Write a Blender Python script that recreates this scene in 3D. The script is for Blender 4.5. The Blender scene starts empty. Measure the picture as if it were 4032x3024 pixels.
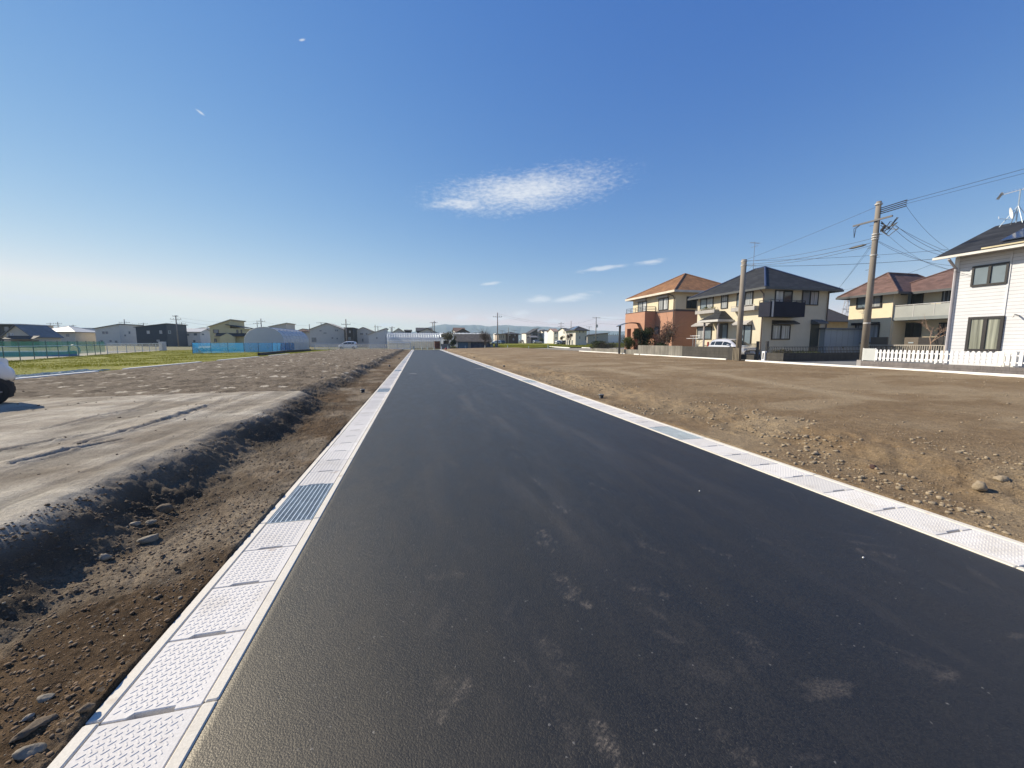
import bpy, math, random
import numpy as np
from mathutils import Vector
random.seed(7)
RNG = np.random.default_rng(11)
SC = bpy.context.scene
COL = SC.collection

# ------------------------------------------------------------------ camera
CAM_H = 1.735
PSI = math.radians(13.58)      # turned to the right of the road's direction
PIT = math.radians(6.257)      # tilted down
FPX = 1514.0                   # focal length in pixels of the 4032 wide photograph
cam_d = bpy.data.cameras.new("camera")
cam_d.sensor_width = 36.0
cam_d.lens = FPX / 4032 * 36.0
cam_d.clip_start = 0.05
cam_d.clip_end = 20000
cam = bpy.data.objects.new("camera", cam_d)
COL.objects.link(cam)
cam.location = (0, 0, CAM_H)
cam.rotation_euler = (math.radians(90) - PIT, 0, -PSI)
SC.camera = cam

# ------------------------------------------------------------------ sun, sky, exposure
SUN_EL, SUN_AZ = math.radians(36), math.radians(-56)     # azimuth from the road's direction, + to the right
sd = bpy.data.lights.new("sun", "SUN")
sd.energy = 4.9
sd.angle = math.radians(0.53)
sd.color = (1.0, 0.89, 0.71)
sun = bpy.data.objects.new("sun", sd)
COL.objects.link(sun)
sv = Vector((math.sin(SUN_AZ) * math.cos(SUN_EL), math.cos(SUN_AZ) * math.cos(SUN_EL), math.sin(SUN_EL)))
sun.rotation_euler = sv.to_track_quat("Z", "Y").to_euler()
sun.location = sv * 50

W = bpy.data.worlds.new("World")
SC.world = W
W.use_nodes = True
wt = W.node_tree
wt.nodes.clear()


class NT:
    """small helper to write node graphs as expressions"""
    def __init__(s, tree):
        s.t = tree

    def n(s, kind, **kw):
        nd = s.t.nodes.new(kind)
        for k, v in kw.items():
            setattr(nd, k, v)
        return nd

    def put(s, sock, v):
        if isinstance(v, bpy.types.NodeSocket):
            s.t.links.new(v, sock)
        elif v is not None:
            sock.default_value = v

    def m(s, op, a, b=None, c=None, clamp=False):
        nd = s.n("ShaderNodeMath", operation=op, use_clamp=clamp)
        for i, v in enumerate((a, b, c)):
            if v is not None:
                s.put(nd.inputs[i], v)
        return nd.outputs[0]

    def vm(s, op, a, b=None, scale=None):
        nd = s.n("ShaderNodeVectorMath", operation=op)
        s.put(nd.inputs[0], a)
        if b is not None:
            s.put(nd.inputs[1], b)
        if scale is not None:
            s.put(nd.inputs["Scale"], scale)
        return nd.outputs["Value"] if op in ("LENGTH", "DOT_PRODUCT") else nd.outputs["Vector"]

    def noise(s, vec, scale, detail=4, rough=0.55, dist=0.0):
        nd = s.n("ShaderNodeTexNoise")
        s.put(nd.inputs["Vector"], vec)
        nd.inputs["Scale"].default_value = scale
        nd.inputs["Detail"].default_value = detail
        nd.inputs["Roughness"].default_value = rough
        nd.inputs["Distortion"].default_value = dist
        return nd.outputs[0]

    def rng(s, v, a, b, c=0.0, d=1.0, smooth=False):
        nd = s.n("ShaderNodeMapRange")
        if smooth:
            nd.interpolation_type = "SMOOTHSTEP"
        s.put(nd.inputs[0], v)
        for i, x in enumerate((a, b, c, d)):
            nd.inputs[i + 1].default_value = x
        return nd.outputs[0]

    def mix(s, f, a, b, blend="MIX"):
        nd = s.n("ShaderNodeMix", data_type="RGBA", blend_type=blend)
        s.put(nd.inputs[0], f)
        s.put(nd.inputs[6], (*a, 1) if isinstance(a, tuple) and len(a) == 3 else a)
        s.put(nd.inputs[7], (*b, 1) if isinstance(b, tuple) and len(b) == 3 else b)
        return nd.outputs[2]

    def comb(s, x, y, z):
        nd = s.n("ShaderNodeCombineXYZ")
        for i, v in enumerate((x, y, z)):
            s.put(nd.inputs[i], v)
        return nd.outputs[0]

    def sep(s, v):
        nd = s.n("ShaderNodeSeparateXYZ")
        s.put(nd.inputs[0], v)
        return nd.outputs

    def obj(s):
        return s.n("ShaderNodeTexCoord").outputs["Object"]

    def scale(s, v, k):
        return s.vm("MULTIPLY", v, k)

    def bump(s, h, strength=0.5, dist=0.02, normal=None):
        nd = s.n("ShaderNodeBump")
        nd.inputs["Strength"].default_value = strength
        nd.inputs["Distance"].default_value = dist
        s.put(nd.inputs["Height"], h)
        if normal is not None:
            s.put(nd.inputs["Normal"], normal)
        return nd.outputs[0]


w = NT(wt)
sky = w.n("ShaderNodeTexSky", sky_type="NISHITA", sun_disc=False)
sky.sun_elevation = SUN_EL
sky.sun_rotation = SUN_AZ
sky.altitude = 0
sky.air_density = 1.0
sky.dust_density = 0.0
sky.ozone_density = 8.0
_sc = w.n("ShaderNodeSeparateColor")
w.put(_sc.inputs[0], sky.outputs[0])
# the photograph's white balance and tone response for the sky's colour
SKYCOL = w.comb(*[w.m("MULTIPLY", w.m("POWER", w.m("MULTIPLY", _sc.outputs[i], 0.1), g_), a_ * 10)
                  for i, (g_, a_) in enumerate(((1.50, 3.95), (0.985, 1.32), (0.43, 0.87)))])
SKYCOL = w.vm("MINIMUM", SKYCOL, (8.9, 9.1, 9.3))
gen = w.n("ShaderNodeTexCoord").outputs["Generated"]
gx, gy, gz = w.sep(gen)
az = w.m("MULTIPLY", w.m("ARCTAN2", gx, gy), 57.2958)
el = w.m("MULTIPLY", w.m("ARCSINE", gz), 57.2958)
P = w.comb(az, el, 0.0)
n_wide = w.noise(w.scale(P, (0.16, 0.5, 1)), 1.0, 3, 0.5)
n_fine = w.noise(w.scale(P, (1.25, 3.3, 1)), 1.0, 5, 0.6, 0.2)
n_puff = w.noise(w.scale(P, (0.35, 1.6, 1)), 1.0, 5, 0.6)
warp = w.vm("ADD", P, w.comb(0.0, w.m("MULTIPLY", w.m("SUBTRACT", n_wide, 0.5), 3.0), 0.0))


def ellipse(c, r, tilt=0.0, vec=None):
    v = w.vm("SUBTRACT", vec if vec is not None else P, (c[0], c[1], 0))
    if tilt:
        nd = w.n("ShaderNodeVectorRotate", rotation_type="Z_AXIS")
        w.put(nd.inputs["Vector"], v)
        nd.inputs["Angle"].default_value = -math.radians(tilt)
        v = nd.outputs[0]
    return w.m("SUBTRACT", 1.0, w.vm("LENGTH", w.vm("DIVIDE", v, (r[0], r[1], 1))))


big = ellipse((15.5, 20.3), (13.8, 2.7), 4.5, warp)
tail = ellipse((6.5, 18.7), (6.0, 1.0), 3, warp)
b = w.m("MAXIMUM", big, w.m("MULTIPLY", tail, 0.9))
dens = w.m("ADD", w.m("MULTIPLY", b, 1.15), w.m("MULTIPLY", w.m("SUBTRACT", n_fine, 0.50), 1.6))
d_big = w.rng(dens, -.2, 1.35, 0.0, 0.86, True)
small = None
for c, r, t in [((6.2, 3.55), (1.9, .55), 4), ((11.6, 3.5), (3.0, .7), 3), ((14.7, 4.1), (1.6, .75), 8),
                ((19.9, 3.0), (2.8, .55), 4), ((17.6, 6.2), (2.6, .75), 6), ((22.5, 6.3), (4.0, .75), 8),
                ((26.2, 10.2), (4.2, .45), 5), ((33.0, 10.7), (2.5, .4), 5), ((-4.2, 2.4), (1.8, .4), 3),
                ((1.0, 1.6), (3.0, .35), 0), ((-34, 3.9), (7, .5), -2), ((-23.5, 23.8), (.55, .14), -25),
                ((10.5, 8.4), (2.0, .3), 4), ((-13, 32.6), (.45, .13), 20), ((27.5, 3.3), (2.5, .5), 0)]:
    e = ellipse(c, r, t)
    small = e if small is None else w.m("MAXIMUM", small, e)
d_small = w.rng(w.m("ADD", small, w.m("MULTIPLY", w.m("SUBTRACT", n_puff, 0.5), 2.0)), 0.0, 1.0, 0.0, 0.62, True)
cd = w.m("MAXIMUM", d_big, d_small)
bg = w.n("ShaderNodeBackground")
CLOUD = (8.6, 8.9, 9.3)
w.put(bg.inputs["Color"], w.mix(cd, SKYCOL, CLOUD))
bg.inputs["Strength"].default_value = 0.066
wo = w.n("ShaderNodeOutputWorld")
wt.links.new(bg.outputs[0], wo.inputs["Surface"])

vs = SC.view_settings
vs.view_transform = "Standard"
vs.look = "None"
vs.exposure = 0.6
vs.gamma = 1.0
SC.cycles.use_denoising = True
SC.cycles.max_bounces = 6
SC.cycles.transparent_max_bounces = 12
SC.cycles.volume_bounces = 2

# ------------------------------------------------------------------ photograph pixels -> places
cps, sps, cpt, spt = math.cos(PSI), math.sin(PSI), math.cos(PIT), math.sin(PIT)
ZO = {0: (0, 0, 1.8228), 1: (0, 1200, .28933), 2: (600, 1200, .28933), 3: (1200, 1160, .28933), 4: (1700, 1160, .28933),
      5: (2250, 1000, .28933), 6: (2700, 960, .28933), 7: (3200, 780, .4339), 8: (3500, 700, .4823),
      9: (2460, 1060, .2171), 10: (1500, 1260, .13562), 11: (1780, 1260, .13562), 12: (2040, 1260, .13562),
      13: (0, 1240, .24116), 14: (0, 1400, .5425), 15: (0, 2124, .5425), 16: (2700, 1380, .6022), 17: (1900, 1300, .4521)}


def px(k, x, y):
    a = ZO[k]
    return a[0] + x * a[2], a[1] + y * a[2]


def ray(u, v):
    a, vv = u - 2016.0, v - 1512.0
    bb = -spt * vv + cpt * FPX
    c = -(cpt * vv + spt * FPX)
    return a * cps + bb * sps, -a * sps + bb * cps, c


def G(u, v, z=0.0):                      # where the line of sight meets the level z
    x, y, c = ray(u, v)
    t = (z - CAM_H) / c
    return x * t, y * t


def onX(u, v, X):                        # ... meets the upright plane at X: (Y, z)
    x, y, c = ray(u, v)
    t = X / x
    return y * t, CAM_H + c * t


def onY(u, v, Y):
    x, y, c = ray(u, v)
    t = Y / y
    return x * t, CAM_H + c * t


def zat(X, Y, u, v):                     # height of the pixel's line of sight at the distance of (X, Y)
    x, y, c = ray(u, v)
    return CAM_H + c * math.hypot(X, Y) / math.hypot(x, y)


# ------------------------------------------------------------------ mesh helpers
class MB:
    def __init__(s):
        s.v, s.f = [], []

    def add(s, vs, fs):
        o = len(s.v)
        s.v += [tuple(p) for p in vs]
        s.f += [tuple(i + o for i in f) for f in fs]
        return s

    def box(s, x0, x1, y0, y1, z0, z1):
        return s.add([(x0, y0, z0), (x1, y0, z0), (x1, y1, z0), (x0, y1, z0), (x0, y0, z1), (x1, y0, z1), (x1, y1, z1), (x0, y1, z1)],
                     [(3, 2, 1, 0), (4, 5, 6, 7), (0, 1, 5, 4), (1, 2, 6, 5), (2, 3, 7, 6), (3, 0, 4, 7)])

    def bbox(s, x0, x1, y0, y1, z0, z1, b=0.01):
        """box with chamfered upright and top edges"""
        lv = []
        for z, k in ((z0, 0), (z1 - b, 0), (z1, b)):
            a, c = x0 + k, x1 - k
            d, e = y0 + k, y1 - k
            lv.append([(a + b, d, z), (c - b, d, z), (c, d + b, z), (c, e - b, z), (c - b, e, z), (a + b, e, z), (a, e - b, z), (a, d + b, z)])
        vs = [p for l in lv for p in l]
        fs = [tuple(reversed(range(8))), tuple(range(16, 24))]
        for k in range(2):
            for i in range(8):
                j = (i + 1) % 8
                fs.append((k * 8 + i, k * 8 + j, k * 8 + 8 + j, k * 8 + 8 + i))
        return s.add(vs, fs)

    def prism(s, poly, axis, a, b):
        """polygon given in the other two axes, pushed along axis from a to b"""
        def P(p, t):
            q = list(p)
            q.insert(axis, t)
            return tuple(q)
        n = len(poly)
        vs = [P(p, a) for p in poly] + [P(p, b) for p in poly]
        fs = [tuple(range(n)), tuple(reversed(range(n, 2 * n)))]
        for i in range(n):
            j = (i + 1) % n
            fs.append((i, i + n, j + n, j))
        return s.add(vs, fs)

    def tube(s, pts, r, n=8, caps=True):
        pts = [Vector(p) for p in pts]
        rs = r if isinstance(r, (list, tuple)) else [r] * len(pts)
        rings = []
        ref = None
        for i, p in enumerate(pts):
            d = (pts[min(i + 1, len(pts) - 1)] - pts[max(i - 1, 0)]).normalized()
            if ref is None:
                ref = d.orthogonal().normalized()
            a = (ref - d * ref.dot(d)).normalized()
            ref = a
            bb = d.cross(a)
            rings.append([p + (a * math.cos(6.28319 * k / n) + bb * math.sin(6.28319 * k / n)) * rs[i] for k in range(n)])
        vs = [q for rr in rings for q in rr]
        fs = []
        for i in range(len(pts) - 1):
            for k in range(n):
                j = (k + 1) % n
                fs.append((i * n + k, i * n + j, i * n + n + j, i * n + n + k))
        if caps:
            fs.append(tuple(reversed(range(n))))
            fs.append(tuple(range((len(pts) - 1) * n, len(pts) * n)))
        return s.add(vs, fs)

    def sheet(s, vs, t=0.02):
        """flat polygon with a thickness straight down"""
        n = len(vs)
        lo = [(p[0], p[1], p[2] - t) for p in vs]
        fs = [tuple(range(n)), tuple(reversed(range(n, 2 * n)))]
        for i in range(n):
            j = (i + 1) % n
            fs.append((i, i + n, j + n, j))
        return s.add(list(vs) + lo, fs)

    def build(s, name, mat, parent=None, smooth=False, local=False):
        me = bpy.data.meshes.new(name)
        vs = s.v
        if parent is not None and not local:
            o = parent
            off = Vector((0, 0, 0))
            while o is not None:
                off += o.location
                o = o.parent
            vs = [(a - off.x, b2 - off.y, c - off.z) for a, b2, c in vs]
        me.from_pydata(vs, [], s.f)
        me.validate()
        if mat is not None:
            me.materials.append(mat)
        if smooth:
            me.polygons.foreach_set("use_smooth", [True] * len(me.polygons))
        ob = bpy.data.objects.new(name, me)
        COL.objects.link(ob)
        ob.parent = parent
        return ob


def tag(o, label, cat=None, group=None, kind=None):
    if label:
        o["label"] = label
    if cat:
        o["category"] = cat
    if group:
        o["group"] = group
    if kind:
        o["kind"] = kind
    return o


def thing(name, label, cat, loc=(0, 0, 0), rz=0.0, group=None):
    o = bpy.data.objects.new(name, None)
    o.empty_display_size = 0.2
    COL.objects.link(o)
    o.location = loc
    o.rotation_euler = (0, 0, rz)
    return tag(o, label, cat, group)


def struct(name, mb, mat, kind="structure", label=None):
    return tag(mb.build(name, mat), label, None, None, kind)


def dup(root, loc, rz, label):
    r = root.copy()
    COL.objects.link(r)
    r.location = loc
    r.rotation_euler = (0, 0, rz)
    r["label"] = label
    for ch in list(root.children):
        c = ch.copy()
        COL.objects.link(c)
        c.parent = r
        for g in list(ch.children):
            d = g.copy()
            COL.objects.link(d)
            d.parent = c
    return r


def bulk(name, V, F, mat, parent=None, smooth=False, attrs=None):
    """mesh from numpy arrays; F holds triangles or quads"""
    me = bpy.data.meshes.new(name)
    V = np.ascontiguousarray(V, dtype=np.float32)
    F = np.ascontiguousarray(F, dtype=np.int32)
    k = F.shape[1]
    me.vertices.add(len(V))
    me.vertices.foreach_set("co", V.ravel())
    me.loops.add(F.size)
    me.loops.foreach_set("vertex_index", F.ravel())
    me.polygons.add(len(F))
    me.polygons.foreach_set("loop_start", np.arange(0, F.size, k, dtype=np.int32))
    if smooth:
        me.polygons.foreach_set("use_smooth", np.ones(len(F), dtype=bool))
    me.update(calc_edges=True)
    for an, av in (attrs or {}).items():
        a = me.attributes.new(an, "FLOAT", "POINT")
        a.data.foreach_set("value", np.ascontiguousarray(av, dtype=np.float32).ravel())
    me.materials.append(mat)
    ob = bpy.data.objects.new(name, me)
    COL.objects.link(ob)
    ob.parent = parent
    return ob


def hash2(ix, iy, seed):
    h = (ix.astype(np.int64) * 374761393 + iy.astype(np.int64) * 668265263 + seed * 1442695041) & 0xFFFFFFFF
    h = ((h ^ (h >> 13)) * 1274126177) & 0xFFFFFFFF
    h = h ^ (h >> 16)
    return (h & 0xFFFFFF) / float(0xFFFFFF)


def vnoise(x, y, seed=0):
    ix, iy = np.floor(x), np.floor(y)
    fx, fy = x - ix, y - iy
    fx, fy = fx * fx * (3 - 2 * fx), fy * fy * (3 - 2 * fy)
    a, b2 = hash2(ix, iy, seed), hash2(ix + 1, iy, seed)
    c, d = hash2(ix, iy + 1, seed), hash2(ix + 1, iy + 1, seed)
    return (a + (b2 - a) * fx) * (1 - fy) + (c + (d - c) * fx) * fy - 0.5


def fbm(x, y, seed=0, oc=4, rough=0.5):
    s, a = 0.0, 1.0
    for k in range(oc):
        s = s + a * vnoise(x * 2 ** k + 17.3 * k, y * 2 ** k - 9.1 * k, seed + k)
        a *= rough
    return s


def sstep(x, a, b):
    t = np.clip((x - a) / (b - a), 0, 1)
    return t * t * (3 - 2 * t)


def gridmesh(name, X, Y, Z, mat, attrs=None, kind="structure"):
    r, c = X.shape
    V = np.stack([X, Y, Z], -1).reshape(-1, 3)
    i = np.arange(r * c).reshape(r, c)
    F = np.stack([i[:-1, :-1], i[:-1, 1:], i[1:, 1:], i[1:, :-1]], -1).reshape(-1, 4)
    o = bulk(name, V, F, mat, None, True, attrs)
    return tag(o, None, None, None, kind)


def growrows(y0, y1, d0, k):
    ys = [y0]
    while ys[-1] < y1:
        ys.append(ys[-1] + max(d0, k * max(ys[-1], 0)))
    ys[-1] = y1
    return np.array(ys)
# ------------------------------------------------------------------ materials
MATS = {}


def newmat(name):
    m = bpy.data.materials.new(name)
    m.use_nodes = True
    t = NT(m.node_tree)
    m.node_tree.nodes.clear()
    p = t.n("ShaderNodeBsdfPrincipled")
    o = t.n("ShaderNodeOutputMaterial")
    m.node_tree.links.new(p.outputs[0], o.inputs[0])
    return m, t, p, o


def M(name, col, rough=0.7, var=0.12, scale=2.0, bump=0.0, bscale=40.0, metal=0.0, spec=0.5, coat=0.0, fine=0.0, streak=0.0):
    """painted, cast or rendered surface: a colour with slow patchiness, fine grain and a little bump"""
    if name in MATS:
        return MATS[name]
    m, t, p, o = newmat(name)
    c = t.obj()
    n1 = t.noise(c, scale, 5, 0.6)
    f = t.rng(n1, 0.3, 0.7, 1 - var, 1 + var)
    if fine:
        f = t.m("MULTIPLY", f, t.rng(t.noise(c, bscale * 2, 2), 0.3, 0.7, 1 - fine, 1 + fine))
    if streak:
        f = t.m("MULTIPLY", f, t.rng(t.noise(t.scale(c, (5, 5, .35)), 1.0, 4, .6), 0.35, 0.75, 1 + streak * .3, 1 - streak))
    nd = t.n("ShaderNodeVectorMath", operation="SCALE")
    nd.inputs[0].default_value = col
    t.put(nd.inputs["Scale"], f)
    t.put(p.inputs["Base Color"], nd.outputs[0])
    p.inputs["Roughness"].default_value = rough
    p.inputs["Metallic"].default_value = metal
    p.inputs["Specular IOR Level"].default_value = spec
    p.inputs["Coat Weight"].default_value = coat
    p.inputs["Coat Roughness"].default_value = 0.06
    if bump:
        t.put(p.inputs["Normal"], t.bump(t.noise(c, bscale, 4), bump, 0.01))
    MATS[name] = m
    return m


def wallvec(t):
    """(along the wall, height) for upright faces of either direction"""
    c = t.sep(t.obj())
    nx = t.sep(t.n("ShaderNodeNewGeometry").outputs["True Normal"])[0]
    s = t.m("GREATER_THAN", t.m("ABSOLUTE", nx), 0.5)
    a = t.m("ADD", t.m("MULTIPLY", c[1], s), t.m("MULTIPLY", c[0], t.m("SUBTRACT", 1.0, s)))
    return a, c[2]


def block_mat(name, col, mortar, bw=0.4, bh=0.2, stain=0.3, gap=0.01):
    if name in MATS:
        return MATS[name]
    m, t, p, o = newmat(name)
    a, z = wallvec(t)
    b_ = t.n("ShaderNodeTexBrick")
    t.put(b_.inputs["Vector"], t.comb(a, z, 0.0))
    b_.inputs["Scale"].default_value = 1.0
    b_.inputs["Brick Width"].default_value = bw
    b_.inputs["Row Height"].default_value = bh
    b_.inputs["Mortar Size"].default_value = gap
    b_.inputs["Mortar Smooth"].default_value = 0.2
    b_.offset = 0.5
    b_.inputs["Color1"].default_value = (*col, 1)
    b_.inputs["Color2"].default_value = (*[k * .82 for k in col], 1)
    b_.inputs["Mortar"].default_value = (*mortar, 1)
    c = t.obj()
    st = t.rng(t.noise(t.scale(c, (3, 3, .6)), 1.2, 5, .65), 0.4, 0.7, 1.05, 1 - stain)
    g = t.rng(t.noise(c, 60, 3), 0.3, 0.7, .85, 1.15)
    t.put(p.inputs["Base Color"], t.vm("SCALE", b_.outputs[0], scale=t.m("MULTIPLY", st, g)))
    p.inputs["Roughness"].default_value = 0.9
    t.put(p.inputs["Normal"], t.bump(t.m("ADD", t.m("MULTIPLY", b_.outputs[1], -1.0), t.m("MULTIPLY", t.noise(c, 90, 3), .4)), 0.6, 0.01))
    MATS[name] = m
    return m


def siding_mat(name, col, pitch=0.15, vert=False, dark=.55, rough=.5, var=.05):
    """boards or sheet ribs: a groove every pitch"""
    if name in MATS:
        return MATS[name]
    m, t, p, o = newmat(name)
    a, z = wallvec(t)
    k = a if vert else z
    fr = t.m("FRACT", t.m("DIVIDE", k, pitch))
    line = t.m("LESS_THAN", fr, 0.12)
    prof = t.m("SUBTRACT", t.m("MULTIPLY", fr, .5), line)
    n = t.rng(t.noise(t.obj(), 1.5, 4), .3, .7, 1 - var, 1 + var)
    cc = t.vm("SCALE", t.mix(line, col, tuple(x * dark for x in col)), scale=n)
    t.put(p.inputs["Base Color"], cc)
    p.inputs["Roughness"].default_value = rough
    t.put(p.inputs["Normal"], t.bump(prof, 0.5, 0.012))
    MATS[name] = m
    return m


def roof_mat(name, col, row=0.13, colw=0.3, var=0.25, rough=.7, wav=0.0):
    """courses of tiles or shingles; courses are counted by height, so they run level"""
    if name in MATS:
        return MATS[name]
    m, t, p, o = newmat(name)
    c = t.obj()
    x, y, z = t.sep(c)
    nx = t.sep(t.n("ShaderNodeNewGeometry").outputs["True Normal"])[0]
    s = t.m("GREATER_THAN", t.m("ABSOLUTE", nx), 0.15)
    al = t.m("ADD", t.m("MULTIPLY", y, s), t.m("MULTIPLY", x, t.m("SUBTRACT", 1.0, s)))
    ri = t.m("FLOOR", t.m("DIVIDE", z, row))
    fr = t.m("FRACT", t.m("DIVIDE", z, row))
    off = t.m("MULTIPLY", t.m("MODULO", ri, 2.0), 0.5)
    cx = t.m("ADD", t.m("DIVIDE", al, colw), off)
    wn = t.n("ShaderNodeTexWhiteNoise", noise_dimensions="2D")
    t.put(wn.inputs["Vector"], t.comb(t.m("FLOOR", cx), ri, 0.0))
    f = t.rng(wn.outputs[0], 0, 1, 1 - var, 1 + var)
    f = t.m("MULTIPLY", f, t.rng(t.noise(c, .7, 5), .3, .7, .85, 1.15))
    edge = t.m("LESS_THAN", fr, 0.16)
    cc = t.vm("SCALE", t.mix(t.m("MULTIPLY", edge, .65), col, tuple(k * .35 for k in col)), scale=f)
    t.put(p.inputs["Base Color"], cc)
    p.inputs["Roughness"].default_value = rough
    p.inputs["Specular IOR Level"].default_value = .22
    h = t.m("MULTIPLY", fr, -1.0)
    if wav:
        h = t.m("ADD", h, t.m("MULTIPLY", t.m("SINE", t.m("MULTIPLY", cx, 6.2832)), wav))
    t.put(p.inputs["Normal"], t.bump(h, 0.6, 0.03))
    MATS[name] = m
    return m


def glass_mat(name, base, rough=0.05, folds=0.0):
    if name in MATS:
        return MATS[name]
    m, t, p, o = newmat(name)
    if folds:
        a, z = wallvec(t)
        f = t.noise(t.comb(t.m("MULTIPLY", a, folds), t.m("MULTIPLY", z, .25), 0.0), 1.0, 3)
        t.put(p.inputs["Base Color"], t.mix(t.rng(f, .35, .65), tuple(k * .35 for k in base), base))
    else:
        f = t.noise(t.obj(), .9, 2)
        t.put(p.inputs["Base Color"], t.mix(f, tuple(k * .5 for k in base), tuple(k * 1.5 for k in base)))
    p.inputs["Roughness"].default_value = rough
    p.inputs["IOR"].default_value = 1.55
    t.put(p.inputs["Normal"], t.bump(t.noise(t.obj(), 1.3, 1), 0.06, 0.05))
    MATS[name] = m
    return m


# asphalt: dark binder with paler chippings, dusty where the 'dust' attribute says
def asphalt_mat():
    m, t, p, o = newmat("asphalt")
    c = t.obj()
    at = t.n("ShaderNodeAttribute", attribute_name="dust").outputs["Fac"]
    vo = t.n("ShaderNodeTexVoronoi", feature="F1")
    t.put(vo.inputs["Vector"], c)
    vo.inputs["Scale"].default_value = 120
    chips = t.sep(vo.outputs["Color"])[0]
    fine = t.noise(c, 220, 3, .6)
    slow = t.noise(t.scale(c, (1.1, .16, 1)), 1.0, 5, .6)
    mid = t.noise(t.scale(c, (2.0, .7, 1)), 2.2, 5, .65)
    v = t.rng(chips, 0, 1, .3, 2.1)
    v = t.m("MULTIPLY", v, t.rng(slow, .3, .7, .8, 1.25))
    v = t.m("MULTIPLY", v, t.rng(mid, .3, .7, .85, 1.15))
    col = t.vm("SCALE", t.mix(t.rng(slow, .35, .65), (.0050, .0045, .0038), (.0066, .0057, .0045)), scale=v)
    wn = t.n("ShaderNodeTexWhiteNoise")
    t.put(wn.inputs["Vector"], vo.outputs["Position"])
    spark = t.m("GREATER_THAN", wn.outputs[0], 0.9988)
    col = t.mix(t.m("MULTIPLY", spark, .4), col, (.25, .24, .22))
    dn = t.m("MULTIPLY", at, t.rng(t.noise(c, 85, 4, .75), .40, .62, .0, 1.0))
    col = t.mix(t.m("MULTIPLY", dn, 1.0, clamp=True), col, (.13, .108, .085))
    dm = t.rng(t.noise(t.scale(c, (1.4, .28, 1)), 1.3, 6, .7), .55, .8, 0, .12)
    col = t.mix(dm, col, (.13, .11, .09))
    t.put(p.inputs["Base Color"], col)
    t.put(p.inputs["Roughness"], t.rng(mid, .3, .7, .45, .53))
    p.inputs["Sheen Weight"].default_value = .012
    p.inputs["Sheen Roughness"].default_value = .45
    p.inputs["Sheen Tint"].default_value = (1.0, .90, .78, 1)
    p.inputs["Specular IOR Level"].default_value = .85
    p.inputs["Specular Tint"].default_value = (1.0, .93, .80, 1)
    h = t.m("ADD", t.m("MULTIPLY", t.m("POWER", chips, 2.0), .9), t.m("ADD", t.m("MULTIPLY", vo.outputs["Distance"], -.7), t.m("MULTIPLY", fine, .7)))
    t.put(p.inputs["Normal"], t.bump(h, 0.45, 0.0026))
    return m


def dirt_mat(name, dark, mid, pale, clod=0.0, pad=False):
    m, t, p, o = newmat(name)
    c = t.obj()
    at = t.n("ShaderNodeAttribute", attribute_name="pale").outputs["Fac"]
    darker = t.n("ShaderNodeAttribute", attribute_name="darken").outputs["Fac"]
    n0 = t.noise(c, .55, 5, .6)
    n1 = t.noise(c, 4.5, 6, .65)
    n2 = t.noise(c, 38, 5, .7)
    n3 = t.noise(c, 150, 3, .7)
    col = t.mix(t.rng(n1, .35, .68), dark, mid)
    col = t.mix(t.rng(n0, .45, .7, 0, .45), col, pale)
    col = t.mix(t.m("MULTIPLY", at, t.rng(n2, .25, .5, .55, 1.0)), col, pale)
    col = t.mix(t.m("MULTIPLY", darker, t.rng(n2, .35, .65, .5, 1.0)), col, tuple(k * .42 for k in dark))
    vo = t.n("ShaderNodeTexVoronoi", feature="F1")
    t.put(vo.inputs["Vector"], t.vm("ADD", c, t.vm("SCALE", t.comb(n1, n2, 0.0), scale=.06)))
    vo.inputs["Scale"].default_value = 26
    r = t.sep(vo.outputs["Color"])
    peb = t.m("MULTIPLY", t.m("GREATER_THAN", r[0], .8), t.m("LESS_THAN", vo.outputs["Distance"], t.m("MULTIPLY", r[1], .42)))
    col = t.mix(t.m("MULTIPLY", peb, .55), col, t.mix(r[2], (.21, .18, .14), (.13, .115, .095)))
    g = t.m("MULTIPLY", t.rng(n2, .3, .7, .55, 1.45), t.rng(n3, .32, .68, .6, 1.4))
    t.put(p.inputs["Base Color"], t.vm("SCALE", col, scale=g))
    p.inputs["Roughness"].default_value = .95
    p.inputs["Specular IOR Level"].default_value = .15
    h = t.m("ADD", t.m("MULTIPLY", n1, 1.2), t.m("ADD", t.m("MULTIPLY", n2, .55), t.m("ADD", t.m("MULTIPLY", n3, .36), t.m("MULTIPLY", peb, .12))))
    t.put(p.inputs["Normal"], t.bump(h, .8, .045))
    return m


def field_mat(name, a, b_, soil, soilamt=.2):
    m, t, p, o = newmat(name)
    c = t.obj()
    n0 = t.noise(c, .12, 5, .6)
    n1 = t.noise(t.scale(c, (1, 1, 1)), 2.2, 6, .7)
    n2 = t.noise(c, 14, 4, .7)
    col = t.mix(t.rng(n0, .35, .65), a, b_)
    col = t.mix(t.rng(n1, .62, .75, 0, soilamt), col, soil)
    t.put(p.inputs["Base Color"], t.vm("SCALE", col, scale=t.m("MULTIPLY", t.rng(n2, .3, .7, .6, 1.4), t.rng(n1, .3, .7, .8, 1.2))))
    p.inputs["Roughness"].default_value = .85
    p.inputs["Specular IOR Level"].default_value = .2
    t.put(p.inputs["Normal"], t.bump(n2, .7, .06))
    return m


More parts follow.
